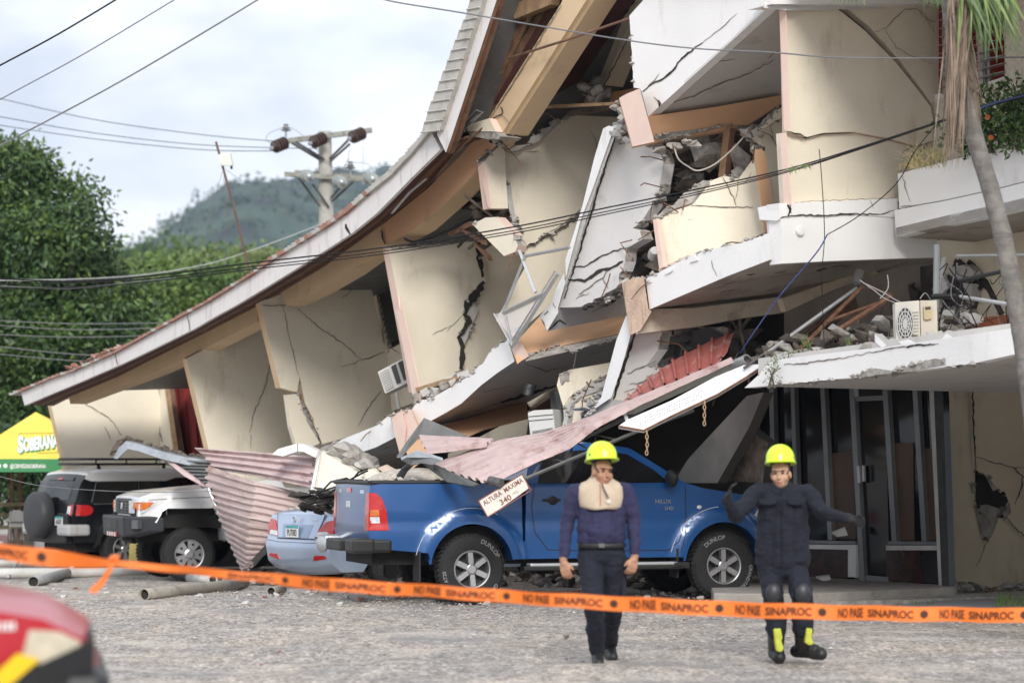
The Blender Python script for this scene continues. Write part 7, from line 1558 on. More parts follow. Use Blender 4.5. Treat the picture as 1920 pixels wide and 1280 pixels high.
# ============================================================ plants, tent, pipes, small things
def strips(name, items, mats, parent=None, nseg=5, **k):
    """long narrow leaves: items = (start, direction, length, width, droop, mat)"""
    mb = MB()
    for p, d, ln, wd, dr, mi in items:
        d = Vector(d).normalized(); p = Vector(p); s = d.cross(Vector((random.uniform(-.4, .4), -1, random.uniform(-.3, .3)))); s = s.normalized() if s.length > 1e-3 else Vector((1, 0, 0)); b = len(mb.v)
        for i in range(nseg + 1):
            f = i / nseg; w_ = wd * (1 - f) ** .6 * (.6 + .4 * min(1, f * 5))
            mb.v += [tuple(p + s * w_ / 2), tuple(p - s * w_ / 2)]; p = p + d * ln / nseg; d = (d + Vector((0, 0, -dr / nseg))).normalized()
        for i in range(nseg): mb.f.append((b + 2 * i, b + 2 * i + 1, b + 2 * i + 3, b + 2 * i + 2)); mb.m.append(mi)
    return mb.build(name, mats, parent, recalc=False, **k)
# palm
PA = thing('palm_tree', 'leaning palm with a ringed grey trunk and a skirt of dead brown fronds', 'palm tree', (PY(1945, 900, 21.5).x, 21.5, 0))
ptm = mat('palm_bark', (.19, .175, .16), .9, var=.3, scale=10, bump=.9, bscale=14, dirt=(.12, .11, .10), dpos=.52, dscale=4, streak=(.7, .7, 5))
cl_ = [(1770, -60), (1785, 40), (1803, 150), (1828, 260), (1856, 350), (1880, 440), (1898, 530), (1915, 620), (1935, 760), (1945, 900), (1952, 1000), (1955, 1130)]
q = []
for (a, b) in zip(cl_, cl_[1:]):
    for t in range(8): f = t / 8; q.append((a[0] + (b[0] - a[0]) * f, a[1] + (b[1] - a[1]) * f))
MB().tube([PY(x, y, 21.5) for x, y in q], [(.072 + .014 * min(1, i / 60)) * (1.0 if i % 4 else 1.05) for i in range(len(q))], 14).build('trunk', ptm, PA, smooth=True)
dead = [mat('dead_frond', (.15, .11, .08), .9, var=.35, scale=6), mat('dead_frond_pale', (.26, .20, .15), .9, var=.3, scale=6)]
it = []
for k in range(210):
    sx = random.uniform(1778, 1822); sy = random.uniform(-30, 70); tx = random.gauss(1801, 12); ty = random.uniform(170, 330) if random.random() < .75 else random.uniform(90, 190)
    a = PY(sx, sy, 21.2 + random.uniform(-.2, .15)); b = PY(tx - (ty - 100) * .10, ty, 21.1 + random.uniform(-.2, .15)); it.append((a, b - a, (b - a).length, random.uniform(.012, .032), .35, random.randrange(2)))
for k in range(30):
    a = PY(random.uniform(1800, 1830), random.uniform(40, 150), 21.2); b = PY(random.uniform(1820, 1850), random.uniform(150, 260), 21.15); it.append((a, b - a, (b - a).length, .015, .5, 0))
strips('dead_frond', it, dead, PA, kind='stuff')
MB().tube([PY(1788, -40, 21.2), PY(1800, 60, 21.1), PY(1806, 180, 21.05), PY(1798, 260, 21.0)], [.03, .028, .02, .008], 8).build('dead_stalk', dead[1], PA, smooth=True)
gfr = [mat('palm_green', (.065, .115, .025), .5, var=.3, scale=5), mat('palm_green_light', (.15, .21, .055), .5, var=.3, scale=5)]
it = []
for k in range(95):
    a = PY(random.uniform(1800, 1888), random.uniform(-40, 6), 21.2 + random.uniform(-.3, .2)); an = random.uniform(-.25, .75)
    it.append((a, (an, random.uniform(-.2, .1), -1), random.uniform(.25, .62), random.uniform(.02, .042), .5, random.randrange(2)))
for k in range(14):
    a = PY(random.uniform(1560, 1622), random.uniform(-25, -8), 21.5); it.append((a, (random.uniform(-.2, .2), 0, -1), random.uniform(.08, .15), .015, .3, random.randrange(2)))
for k in range(18):
    a = PY(random.uniform(1728, 1775), random.uniform(-25, -5), 21.4); it.append((a, (random.uniform(-.5, .3), 0, -.8), random.uniform(.08, .17), .014, .5, 0))
strips('green_frond', it, gfr, PA, kind='stuff')
# planter bushes, dry grass, weeds
lf_b = mat('bush_leaf', (.045, .10, .022), .4, var=.3, scale=3, spec=.5); lf_bl = mat('bush_leaf_light', (.11, .18, .04), .4, var=.3, scale=3)
def bush(label, lobes, n, per, size, seed, mats, name='bush', cat='bush', stems=5, **k):
    c = Vector(lobes[0][0]); t = thing(name, label, cat, c - Vector((0, 0, lobes[0][1][2])))
    V, MI = leaves(lobes, n, per, size, seed, **k); leaf_obj('foliage', V, MI, mats, t)
    mb = MB()
    for i in range(stems):
        l = lobes[i % len(lobes)]; mb.tube([t.location + Vector((random.uniform(-.05, .05), 0, -.05)), Vector(l[0]), Vector(l[0]) + Vector((random.uniform(-.1, .1), 0, l[1][2] * .8))], [.012, .008, .004], 5)
    mb.build('stem', bark, t); return t
bush('broad leaved green bush behind the palm trunk in the planter', [lob(1858, 235, 25.0, .26, .24), lob(1815, 250, 25.2, .16, .18), lob(1835, 185, 25.4, .16, .07)], 170, 8, .075, 51, [lf_b, lf_b, lf_bl], droop=.1)
bush('dark green bush with orange flowers at the right edge of the planter', [lob(1905, 225, 24.7, .24, .26), lob(1910, 180, 24.8, .14, .16), lob(1940, 240, 24.6, .2, .25)], 170, 8, .075, 52, [lf_b, lf_b, lf_bl], droop=.1)
for k, (x, y) in enumerate(((1852, 220), (1858, 258))):
    mb = MB()
    for j in range(6): a = j * 1.05; mb.ell(PY(x, y, 24.6) + Vector((math.cos(a) * .015, -.01, math.sin(a) * .015)), (.013, .006, .013), seg=6, rings=4)
    mb.build('flower', mat('orange_petal', (.65, .15, .03), .6) if k == 0 else bpy.data.materials['orange_petal'], label='%s orange flower on the planter bush' % ('upper', 'lower')[k], cat='flower', smooth=True)
drym = [mat('dry_grass', (.42, .33, .16), .85, var=.3, scale=5), mat('half_dry_grass', (.20, .22, .07), .8, var=.3, scale=5)]
it = []
for k in range(120):
    a = PY(random.uniform(1712, 1775), random.uniform(295, 318), 25.0 + random.uniform(-.1, .2)); it.append((a, (random.uniform(-.9, .5), random.uniform(-.3, .2), random.uniform(.4, 1.2)), random.uniform(.12, .34), .007, random.uniform(.8, 2.4), 0 if random.random() < .7 else 1))
for k in range(26):
    a = PY(random.uniform(1700, 1730), random.uniform(312, 320), 24.6); it.append((a, (random.uniform(-.8, .1), -.4, .5), random.uniform(.2, .36), .006, 2.8, 0))
strips('dry_grass', it, drym, kind='stuff', label='tuft of dry straw coloured grass spilling over the planter rim')
for k, (x, y) in enumerate(((1510, 314), (1484, 320))):
    it = [(PY(x + random.uniform(-6, 6), y - 4, 23.6), (random.uniform(-.8, .8), 0, random.uniform(-1, .3)), random.uniform(.04, .08), .008, .6, random.randrange(2)) for _ in range(16)]
    strips('hanging_sprig', it, gfr, label=('larger', 'smaller')[k] + ' green sprig caught on the black cables in front of the cream wall', cat='sprig')
bush('bright green weed growing out of rubble at the left canopy corner', [lob(1478, 672, 25.6, .10, .07), lob(1460, 684, 25.5, .08, .05), lob(1498, 660, 25.7, .06, .06)], 40, 6, .035, 53, [lf_m, lf_l, lf_y], name='weed', cat='weed', droop=0)
bush('small yellowish weed hanging at the tip of the white canopy', [lob(1447, 703, 25.4, .05, .09)], 16, 6, .03, 54, [lf_l, lf_y, lf_y], name='weed', cat='weed', droop=.5)
for x, y in ((1516, 652), (1590, 645), (1508, 645)):
    strips('grass_tuft', [(PF(x + random.uniform(-4, 4), y + 4, .1), (random.uniform(-.4, .4), 0, 1), random.uniform(.08, .2), .008, .8, random.randrange(2)) for _ in range(9)], gfr, label={1516: 'thin grass tuft on the canopy below the rusty tube', 1590: 'thin grass tuft on the canopy left of the outdoor unit', 1508: 'thin grass tuft beside the bright green weed'}[x], cat='grass tuft')
it = []
for k in range(420):
    p = PG(random.uniform(1868, 1990), random.uniform(1128, 1145), 0); it.append((p, (random.uniform(-.4, .4), random.uniform(-.2, .2), 1), random.uniform(.06, .18), .009, .7, random.randrange(2)))
for x in (1715, 1746):
    for k in range(10): it.append((PG(x + random.uniform(-5, 5), 1138), (random.uniform(-.5, .5), 0, 1), random.uniform(.05, .13), .008, .7, 0))
strips('grass', it, gfr, kind='stuff', label='green grass at the right edge of the pavement')
# hedge added as a dark backdrop, and fence, under the tent
bush('dark hedge added to fill the dark background under the yellow tent', [lob(-30, 905, 53, .9, .9), lob(40, 915, 53, .9, .85), lob(110, 900, 53.5, .9, .9), lob(180, 900, 54, 1, .9), lob(0, 850, 54, 1.4, .6), lob(90, 850, 54.5, 1.2, .6)], 1100, 9, .16, 55, [lf_d, lf_d, lf_d], name='hedge', cat='hedge', shell=.2)
FN = thing('rail_fence', 'dark wooden rail fence in the shade under the yellow tent', 'fence', PY(20, 1020, 49))
for y in (942, 962, 985): MB().prism([PY(-40, y, 49), PY(75, y - 1, 49), PY(75, y + 6, 49), PY(-40, y + 7, 49)], (0, .04, 0)).build('rail', mat('old_rail', (.20, .17, .10), .9, var=.3) if y == 942 else bpy.data.materials['old_rail'], FN)
for x in (-10, 33, 18): MB().prism([PY(x, 885, 49.1), PY(x + 7, 885, 49.1), PY(x + 7, 1030, 49.1), PY(x, 1030, 49.1)], (0, .07, 0)).build('fence_post', wood, FN)
CH = thing('folding_chair', 'grey plastic folding chair in the shade under the yellow tent', 'chair', PY(30, 1010, 47))
cgm = mat('chair_grey', (.22, .22, .215), .6)
MB().prism([PY(20, 960, 47), PY(24, 956, 47), PY(38, 956, 47), PY(42, 960, 47), PY(42, 978, 47.05), PY(20, 978, 47.05)], (0, .03, 0)).build('backrest', cgm, CH, bevel=.01)
MB().prism([PY(19, 982, 46.9), PY(43, 982, 46.9), PY(44, 987, 46.6), PY(18, 987, 46.6)], (0, .03, .02)).build('seat', cgm, CH)
for a, b in (((19, 958), (18, 1012)), ((43, 958), (44, 1012)), ((20, 985), (24, 1012)), ((42, 985), (39, 1012))): MB().tube([PY(*a, 47), PY(*b, 46.9)], .012, 5).build('leg', cgm, CH)
# yellow beer tent
TN = thing('canopy_tent', 'yellow pyramid tent with white lettering on its roof and a green printed valance', 'tent', PY(67, 1010, 48))
yel = mat('tent_yellow', (.72, .58, .085), .65, var=.08, scale=2, dirt=(.74, .66, .30), dpos=.58, dscale=2); grn = mat('tent_green', (.045, .235, .085), .65, var=.08)
ap = PY(67, 772, 48); fl, frr = PY(-72, 860, 46.5), PY(206, 860, 46.5); bl2, brr = fl + Vector((0, 3, 0)), frr + Vector((0, 3, 0))
mb = MB(); mb.add([ap, fl, frr, brr, bl2], [(0, 1, 2), (0, 2, 3), (0, 3, 4), (0, 4, 1)]); rf = mb.build('tent_roof', yel, TN)
mb = MB()
for a, b in ((fl, frr), (frr, brr), (brr, bl2), (bl2, fl)): mb.add([a, b, b - Z * .25, a - Z * .25], [(0, 1, 2, 3)])
vl = mb.build('valance', grn, TN); vl.modifiers.new('t', 'SOLIDIFY').thickness = .01
for a in (fl, frr, brr, bl2): MB().tube([a - Z * .0, Vector((a.x, a.y, gz(a.x, a.y)))], .025, 6).build('tent_leg', steel, TN)
tp = Plane(ap, (frr - fl).cross(ap - fl)); lift = lambda p, k=.02: p + (CAM - p).normalized() * k
def tfn(x0, y0, x1, y1, hpx, k=.02, dx=0, dy=0):   # lettering laid on the sloping front of the roof
    L_ = math.hypot(x1 - x0, y1 - y0)
    def fn(a, b): return lift(tp(x0 + dx + (x1 - x0) * a / L_ - (y1 - y0) / L_ * -0 + b * .06 * 0, y0 + dy + (y1 - y0) * a / L_ - b), k)
    return fn
wl = mat('tent_letter', (.80, .80, .74), .65)
for nm, txt, x, y, h, k, m_, dx, dy, bold in (('printed_shadow', 'S', 33, 847, 29, .02, grn, 1.6, 2, .10), ('printed_shadow', 'OBERANA', 44, 845, 23, .02, grn, 1.6, 2, .10), ('printed_word', 'S', 33, 847, 29, .035, wl, 0, 0, .07), ('printed_word', 'OBERANA', 44, 845, 23, .035, wl, 0, 0, .07)):
    lettering(nm, txt, tfn(x, y, x + 100, y - 13, h, k, dx, dy), h, m_, rf, bold=bold, squash=.44 if txt != 'S' else .56)
lettering('printed_word', 'CERVEZA', tfn(78, 819, 178, 808, 4, .03), 4, mat('tent_small_letter', (.35, .32, .06), .65), rf, squash=.9)
for a, b in (((36, 818), (36, 812)), ((36, 812), (103, 811)), ((108, 842), (108, 848)), ((108, 848), (70, 849))):
    pa, pb = lift(tp(*a)), lift(tp(*b)); MB().tube([pa, pb], .006, 4).build('printed_line', bpy.data.materials['tent_small_letter'], rf)
vp = Plane(fl - Vector((0, .012, 0)), (0, 1, 0))
lettering('printed_word', '@CERVEZASOBERANA', lambda a, b: vp(19 + a, 877 - b), 7.5, wl, vl, bold=.03, squash=.62)
for x in (-2, 10): MB().poly([vp(x + 4 * math.cos(a * .5236), 873 + 4 * math.sin(a * .5236)) for a in range(12)]).build('printed_icon', wl, vl)
# things lying on the ground
pvc = mat('pvc_pipe', (.55, .54, .51), .55, var=.1, scale=3, dirt=(.30, .28, .25), dpos=.55, dscale=4); pvd = mat('dirty_pipe', (.36, .33, .28), .75, var=.2, scale=4, dirt=(.17, .155, .135), dpos=.5, dscale=4, streak=(1, 1, 1))
def gpipe(label, pts, rpx, m_, endcap=True):
    P = []
    for x, y in pts: g0 = PG(x, y + rpx); P.append(g0)
    r = rpx / F * sum(p.y for p in P) / len(P); P = [p + Z * r for p in P]
    t = thing('drain_pipe', label, 'pipe', (P[0].x, P[0].y, P[0].z - r))
    MB().tube(P, r, 18, caps=False).build('pipe_wall', m_, t, smooth=True).modifiers.new('t', 'SOLIDIFY').thickness = -.008
    d0, d1 = (P[1] - P[0]).normalized(), (P[-2] - P[-1]).normalized()
    for p, d in ((P[0], d0), (P[-1], d1)):
        MB().lathe([(0, 0), (r * .93, 0)], Matrix.Translation(p + d * .06) @ d.to_track_quat('Z', 'Y').to_matrix().to_4x4(), 18).build('pipe_bore', crackm, t)
    return t, P, r
gpipe('long dirty white drain pipe lying across the left foreground behind the tape', [(-60, 1075), (60, 1074), (130, 1073), (220, 1072), (292, 1072)], 8.5, pvc)
gpipe('short grey branch pipe joining the long white pipe', [(62, 1091), (90, 1084), (118, 1075), (130, 1072)], 8.5, mat('grey_pipe', (.34, .345, .34), .6, var=.15, dirt=(.2, .19, .18), dpos=.56))
gpipe('thin white pipe end lying behind the long white pipe at the left edge', [(-60, 1055), (20, 1055), (62, 1055)], 6, pvc)
gpipe('short striped white gutter pipe lying in front of the white truck wheel', [(355, 1082), (378, 1084), (400, 1086)], 7.5, pvc)
gpipe('long brownish cement pipe lying on the gravel in the foreground', [(269, 1115), (330, 1108), (400, 1100), (458, 1091)], 9.5, pvd)
gpipe('short dark pipe end lying just below the sedan', [(508, 1108), (516, 1106), (530, 1103)], 7, pvd)
MB().lathe([(.10, 0), (.112, .01), (.112, .07), (.10, .08)], Matrix.Translation(PG(131, 1080) + Z * .075) @ Matrix.Rotation(R(90), 4, 'Y'), 18).build('pipe_collar', pvc, label='white collar joining the long white pipe', cat='pipe fitting', smooth=True)
MB().prism([PG(-40, 1035, .0) + Z * .02, PG(62, 1030) + Z * .02, PG(62, 1012, 0), PG(-40, 1008, 0)], Z * .12).build('pallet', mat('red_pallet', (.20, .085, .07), .85, var=.3, scale=5), label='dark red stained platform under the yellow tent behind the SUV', cat='platform')
MB().box(PG(-8, 1038) + Z * .15, (.30, .3, .30)).build('box', cream, label='pale cream box cut off at the left edge behind the tape', cat='box', bevel=.01)
for k, (a, b) in enumerate((((15, 1085), (50, 1058)), ((30, 1060), (100, 1048)), ((80, 1062), (118, 1068)), ((100, 1068), (140, 1055)))):
    A_, B_ = PG(*a), PG(*b); MB().tube([A_ + Z * .04, B_ + Z * (.12 if k % 2 else .3)], .02, 5).build('metal_strip', alu if k == 0 else steel, label=['bright thin metal strip leaning at the left edge', 'dark strip lying in front of the SUV', 'short dark strip below the SUV bumper', 'dark bent strip under the SUV back corner'][k], cat='metal strip')
YS = thing('yellow_board', 'yellow advertising board with a red letter standing behind the white truck front wheel', 'sign board', PG(262, 1083) + Vector((0, .9, 0)))
yp = Plane(PG(262, 1083) + Vector((0, .9, 0)), (-.15, -1, 0)); yb = mat('board_yellow', (.50, .42, .13), .6, var=.12, dirt=(.35, .3, .16), dpos=.6)
MB().prism([yp(243, 1019), yp(320, 1014), yp(318, 1072), yp(240, 1074)], (0, .04, 0)).build('board_panel', yb, YS)
y2 = Plane(yp.p + Vector((0, -.01, 0)), yp.n); lettering('board_letter', 'P', lambda a, b: y2(260 + a, 1043 - b), 20, mat('board_red', (.30, .03, .025), .6), YS, bold=.06)
lettering('board_script', 'Rest.', lambda a, b: y2(245 + a, 1064 - b), 9, ink, YS, bold=.02)
# dark heaps below the cars, stones in the yard
mb = MB()
for k in range(420):
    x = random.choice((random.uniform(420, 520), random.uniform(640, 1300), random.uniform(940, 1300), random.uniform(640, 760))); y = random.uniform(1086, 1102); p = PG(x, y) + Vector((0, random.uniform(0, 2.2), 0)); r = random.uniform(.03, .13)
    add_chunk(mb, p + Z * r * .3, r, .6, random.randrange(3))
mb.build('dark_rubble', [dark, debris, conc], kind='stuff', label='dark broken rubble strewn under the cars')
mb = MB()
for k in range(260):
    x = random.choice((random.uniform(560, 760), random.uniform(1180, 1420), random.uniform(0, 560), random.uniform(1520, 1900))); y = random.uniform(1104, 1124); p = PG(x, y); r = random.choice((.012, .02, .03, .05)) * random.uniform(.7, 1.3); add_chunk(mb, p + Z * r * .3, r, .6, random.randrange(3))
mb.build('small_rubble', [conc, concl, g3], kind='stuff', label='small broken bits along the edge of the yard')
for k, (x, y, r, m_, lb) in enumerate(((551, 1122, .09, concl, 'whitish lump of concrete below the sedan in front of the tape'), (636, 1136, .05, concl, 'small pale stone below the pickup tail'), (622, 1110, .08, conc, 'grey lump at the tape left of the pickup wheel'), (655, 1112, .09, concl, 'pale flat lump left of the pickup rear wheel'), (913, 1133, .06, conc, 'grey stone below the pickup rear wheel'), (1058, 1100, .17, dark, 'dark block in the shade left of the first rescuer'),
    (1205, 1108, .12, debris, 'brownish lump in the shade right of the first rescuer'), (1062, 1195, .035, debris, 'small dark stone on the gravel left of the first rescuer'), (235, 1080, .06, concl, 'pale pebble in front of the long white pipe'), (448, 1136, .05, conc, 'grey shard on the gravel below the brownish pipe'), (460, 1132, .05, concl, 'pale shard next to the grey shard'))):
    o = MB(); add_chunk(o, PG(x, y) + Z * r * .35, r, .65); o.build('stone', m_, label=lb, cat='stone')
for k in range(34):
    x = 1765 + 160 * random.random(); y = 1107 - 10 * random.random(); r = random.uniform(.04, .13); o = MB(); add_chunk(o, PG(x, y) + Z * r * .35, r, .55)
    o.build('concrete_chunk', random.choice([conc, concl, conc]), label='broken concrete chunk at the foot of the wall with the hole', cat='concrete chunk', group='chunks along the foot of the right wall')
for k, pts in enumerate([[(1530, 1083), (1556, 1080), (1558, 1086), (1545, 1089)], [(1560, 1000), (1585, 990), (1590, 1003), (1570, 1006)]]):
    Yp = 29.8 if k == 0 else 30.2
    MB().prism([PY(x, y, Yp) for x, y in pts], (0, .06, .02)).build('paper', platem, label=('crumpled white paper on the step by the shop front', 'torn paper inside the shop front window sill')[k], cat='paper')
# barrier tape
TPC = [(-700, 975, 1001), (-40, 1014, 1040), (0, 1019, 1045), (50, 1024, 1056), (100, 1030, 1063), (150, 1038, 1064), (190, 1045, 1063), (213, 1050, 1061), (240, 1052, 1065), (300, 1057, 1070), (350, 1060, 1074), (400, 1066, 1082), (480, 1073, 1088), (540, 1077, 1099), (620, 1083, 1107), (700, 1089, 1113), (800, 1095, 1118), (900, 1102, 1126), (1000, 1109, 1133), (1100, 1114, 1141), (1200, 1119, 1147), (1300, 1124, 1152), (1400, 1128, 1157), (1500, 1131, 1160), (1600, 1134, 1162), (1700, 1136, 1164), (1800, 1138, 1165), (1920, 1139, 1167), (1990, 1139, 1168), (2700, 1130, 1160)]
tx_ = [p[0] for p in TPC]; tT = [p[1] for p in TPC]; tB = [p[2] for p in TPC]
TY = lambda x: 12.2 + (x / 1920) * 5.0
def tape(x, f, k=0.0):                          # f = 0 bottom, 1 top
    T_, B_ = np.interp(x, tx_, tT), np.interp(x, tx_, tB); return PY(x, B_ + (T_ - B_) * f + math.sin(x * .045) * .8, TY(x) - k + .03 * math.sin(x * .03) * (f - .5))
tpm = mat('orange_tape', (.88, .20, .028), .35, var=.06, scale=3); tpi = mat('tape_ink', (.06, .02, .01), .6)
TP = thing('barrier_tape', 'orange barrier tape stretched across the whole yard with black capital letters', 'barrier tape', PY(960, 1120, 14.7))
mb = MB(); xs_ = [-700 + k * 12 for k in range(284)]; nf = 5
for x in xs_:
    for j in range(nf): mb.v.append(tape(x, j / (nf - 1)))
for i in range(len(xs_) - 1):
    for j in range(nf - 1): a = i * nf + j; mb.f.append((a, a + nf, a + nf + 1, a + 1)); mb.m.append(0)
rb_ = mb.build('ribbon', tpm, TP, smooth=True, sharp=0, recalc=False)
dots = [78, 535, 745, 950, 1151, 1349, 1542, 1733, 1921]
for d in dots:
    rr = .27 * (np.interp(d, tx_, tB) - np.interp(d, tx_, tT))
    MB().poly([tape(d + rr * math.cos(a * .35), .5 + rr * math.sin(a * .35) / (np.interp(d, tx_, tB) - np.interp(d, tx_, tT)), .006) for a in range(18)]).build('printed_dot', tpi, rb_)
for d0, d1 in list(zip(dots[1:], dots[2:])) + [(1921, 2110), (325 + 15, 535)]:
    L_ = d1 - d0
    for txt, a, b, f0, hf in (('NO PASE', .155, .40, .20, .62), ('SINAPROC', .445, .895, .22, .52)):
        if d0 < 500 and txt == 'NO PASE': continue
        if d0 + a * L_ > 1960: continue
        v, f, wd = text_mesh(txt, .035)
        m_ = MB().add([tape(d0 + (a + (b - a) * x / wd) * L_, f0 + hf * y, .006) for x, y in v], f); m_.build('printed_word', tpi, rb_, recalc=False)
v, f, wd = text_mesh('SINAPROC', .035); MB().add([tape(-28 + 80 * x / wd, .25 + .5 * y, .006) for x, y in v], f).build('printed_word', tpi, rb_, recalc=False)
mb = MB(); kn = [PY(x, y, 12.6) for x, y in ((205, 1050), (213, 1046), (220, 1042), (216, 1054), (208, 1060))]
mb.tube(kn, [.02, .035, .03, .03, .015], 8, flat=.6); tail = [(212, 1056), (205, 1068), (198, 1080), (190, 1092), (180, 1102), (172, 1110)]; wd_ = [5, 4, 4, 6, 8, 7]
vs = [];
for (x, y), w_ in zip(tail, wd_): vs += [PY(x - w_, y - 2, 12.55), PY(x + w_, y + 2, 12.5)]
mb.add(vs, [(2 * i, 2 * i + 1, 2 * i + 3, 2 * i + 2) for i in range(len(tail) - 1)]); mb.build('knot', tpm, TP, smooth=True)
# ============================================================ people
from mathutils import noise as mnoise
def fuse(prims, voxel, name, mats, parent, cloth=(), wr=.006, smooth_it=4):
    """prims = (kind, a, b, ra, rb, material index); kind 'c' tapered limb a-b, 'e' ellipsoid centre a radii b rotation ra"""
    mb = MB()
    for p in prims:
        if p[0] == 'c':
            _, a, b, ra, rb, mi = p; a, b = Vector(a), Vector(b)
            mb.tube([a, a.lerp(b, .5), b], [ra, (ra + rb) / 2, rb], 14); mb.ell(a, (ra,) * 3, seg=14, rings=10); mb.ell(b, (rb,) * 3, seg=14, rings=10)
        else: mb.ell(p[1], p[2], p[3], seg=18, rings=12)
    o = mb.build('tmp', mats[0], None, local=True)
    m = o.modifiers.new('r', 'REMESH'); m.mode = 'VOXEL'; m.voxel_size = voxel; m.adaptivity = 0
    s = o.modifiers.new('s', 'SMOOTH'); s.factor = .5; s.iterations = smooth_it
    dg = bpy.context.evaluated_depsgraph_get(); me = bpy.data.meshes.new_from_object(o.evaluated_get(dg)); bpy.data.objects.remove(o)
    n = len(me.vertices); V = np.empty(n * 3); me.vertices.foreach_get('co', V); V = V.reshape(-1, 3)
    NV = np.empty(n * 3); me.vertex_normals.foreach_get('vector', NV); NV = NV.reshape(-1, 3)
    best = np.full(n, 1e9); idx = np.zeros(n, int)
    for p in prims:
        if p[0] == 'c':
            a, b = np.array(p[1]), np.array(p[2]); d = b - a; t = np.clip(((V - a) @ d) / max(1e-9, d @ d), 0, 1); D = np.linalg.norm(V - a - t[:, None] * d, axis=1) - (p[3] + (p[4] - p[3]) * t); mi = p[5]
        else:
            Mr = np.array(Euler(p[3]).to_matrix()) if p[3] is not None else np.eye(3); q = (V - np.array(p[1])) @ Mr; r_ = np.array(p[2]); k = np.linalg.norm(q / r_, axis=1); D = (k - 1) * r_.min(); mi = p[4]
        u_ = D < best; best[u_] = D[u_]; idx[u_] = mi
    for i in range(n):
        if idx[i] in cloth:
            c = V[i]; h = mnoise.noise((c[0] * 9, c[1] * 9, c[2] * 15)) + .5 * mnoise.noise((c[0] * 20, c[1] * 20, c[2] * 30)); V[i] += NV[i] * h * wr
    V -= np.array(chainloc(parent)); me.vertices.foreach_set('co', V.ravel())
    me.materials.clear()
    for m_ in mats: me.materials.append(m_)
    lt = [max(set(q), key=q.count) for q in ([int(idx[v]) for v in p.vertices] for p in me.polygons)]
    me.polygons.foreach_set('material_index', lt); me.polygons.foreach_set('use_smooth', [True] * len(me.polygons)); me.update()
    o = bpy.data.objects.new(name, me); COL.objects.link(o); o.parent = parent; return o
skin = mat('skin', (.36, .19, .115), .5, var=.08, scale=12); skin2 = mat('skin_lighter', (.46, .27, .175), .5, var=.08, scale=12)
lip = mat('lip', (.30, .12, .09), .5); hairm = mat('black_hair', (.012, .010, .009), .6)
navy = mat('navy_jersey', (.024, .023, .066), .9, var=.2, scale=8, bump=1, bscale=13); navyp = mat('dark_navy_trousers', (.008, .010, .020), .9, var=.3, scale=6, bump=1, bscale=11)
jacket = mat('dark_jacket', (.006, .0075, .016), .9, var=.3, scale=6, bump=1, bscale=11); boot = mat('boot_black', (.016, .016, .017), .5, var=.2); glove = mat('glove', (.014, .0145, .016), .8, var=.3, scale=15)
tan = mat('tan_cloth', (.52, .42, .31), .9, var=.10, scale=14, bump=.3, bscale=60); neon = mat('neon_yellow_helmet', (.66, .93, .035), .35, var=.03, coat=.3)
padm = mat('knee_pad', (.025, .026, .03), .45, var=.2); yb_ = mat('boot_yellow', (.45, .48, .045), .6, var=.2, scale=20)
def fr_(yaw, pitch=0, roll=0): return Euler((pitch, roll, yaw)).to_matrix()     # local: x = person's left in the picture's right, -y = forward
def head(c, M_, skin_i, lip_i, s=1.0):
    P_ = lambda x, y, z: tuple(c + M_ @ Vector((x * s, y * s, z * s))); e = M_.to_euler()
    E = lambda x, y, z, rx, ry, rz, mi=skin_i: ('e', P_(x, y, z), (rx * s, ry * s, rz * s), e, mi)
    return [E(0, .012, .03, .074, .094, .095), E(0, -.012, -.035, .060, .074, .072), E(0, -.045, -.083, .036, .034, .026), E(-.040, -.052, -.03, .026, .026, .032), E(.040, -.052, -.03, .026, .026, .032),
            E(0, -.090, -.022, .0115, .016, .026), E(0, -.100, -.038, .0165, .014, .0115), E(0, -.075, .032, .058, .022, .014), E(0, -.080, -.068, .024, .011, .006, lip_i), E(0, -.078, -.076, .021, .011, .007, lip_i),
            E(-.078, .010, -.010, .009, .018, .031), E(.078, .010, -.010, .009, .018, .031)]
def face_bits(c, M_, parent, s=1.0):
    P_ = lambda x, y, z: c + M_ @ Vector((x * s, y * s, z * s)); e = M_.to_euler()
    for sx in (-1, 1):
        MB().ell(P_(sx * .031, -.079, .004), (.013 * s, .006 * s, .006 * s), e, 10, 6).build('eye', hairm, parent, smooth=True)
        MB().ell(P_(sx * .033, -.089, .024), (.019 * s, .006 * s, .005 * s), e, 10, 6).build('eyebrow', hairm, parent, smooth=True)
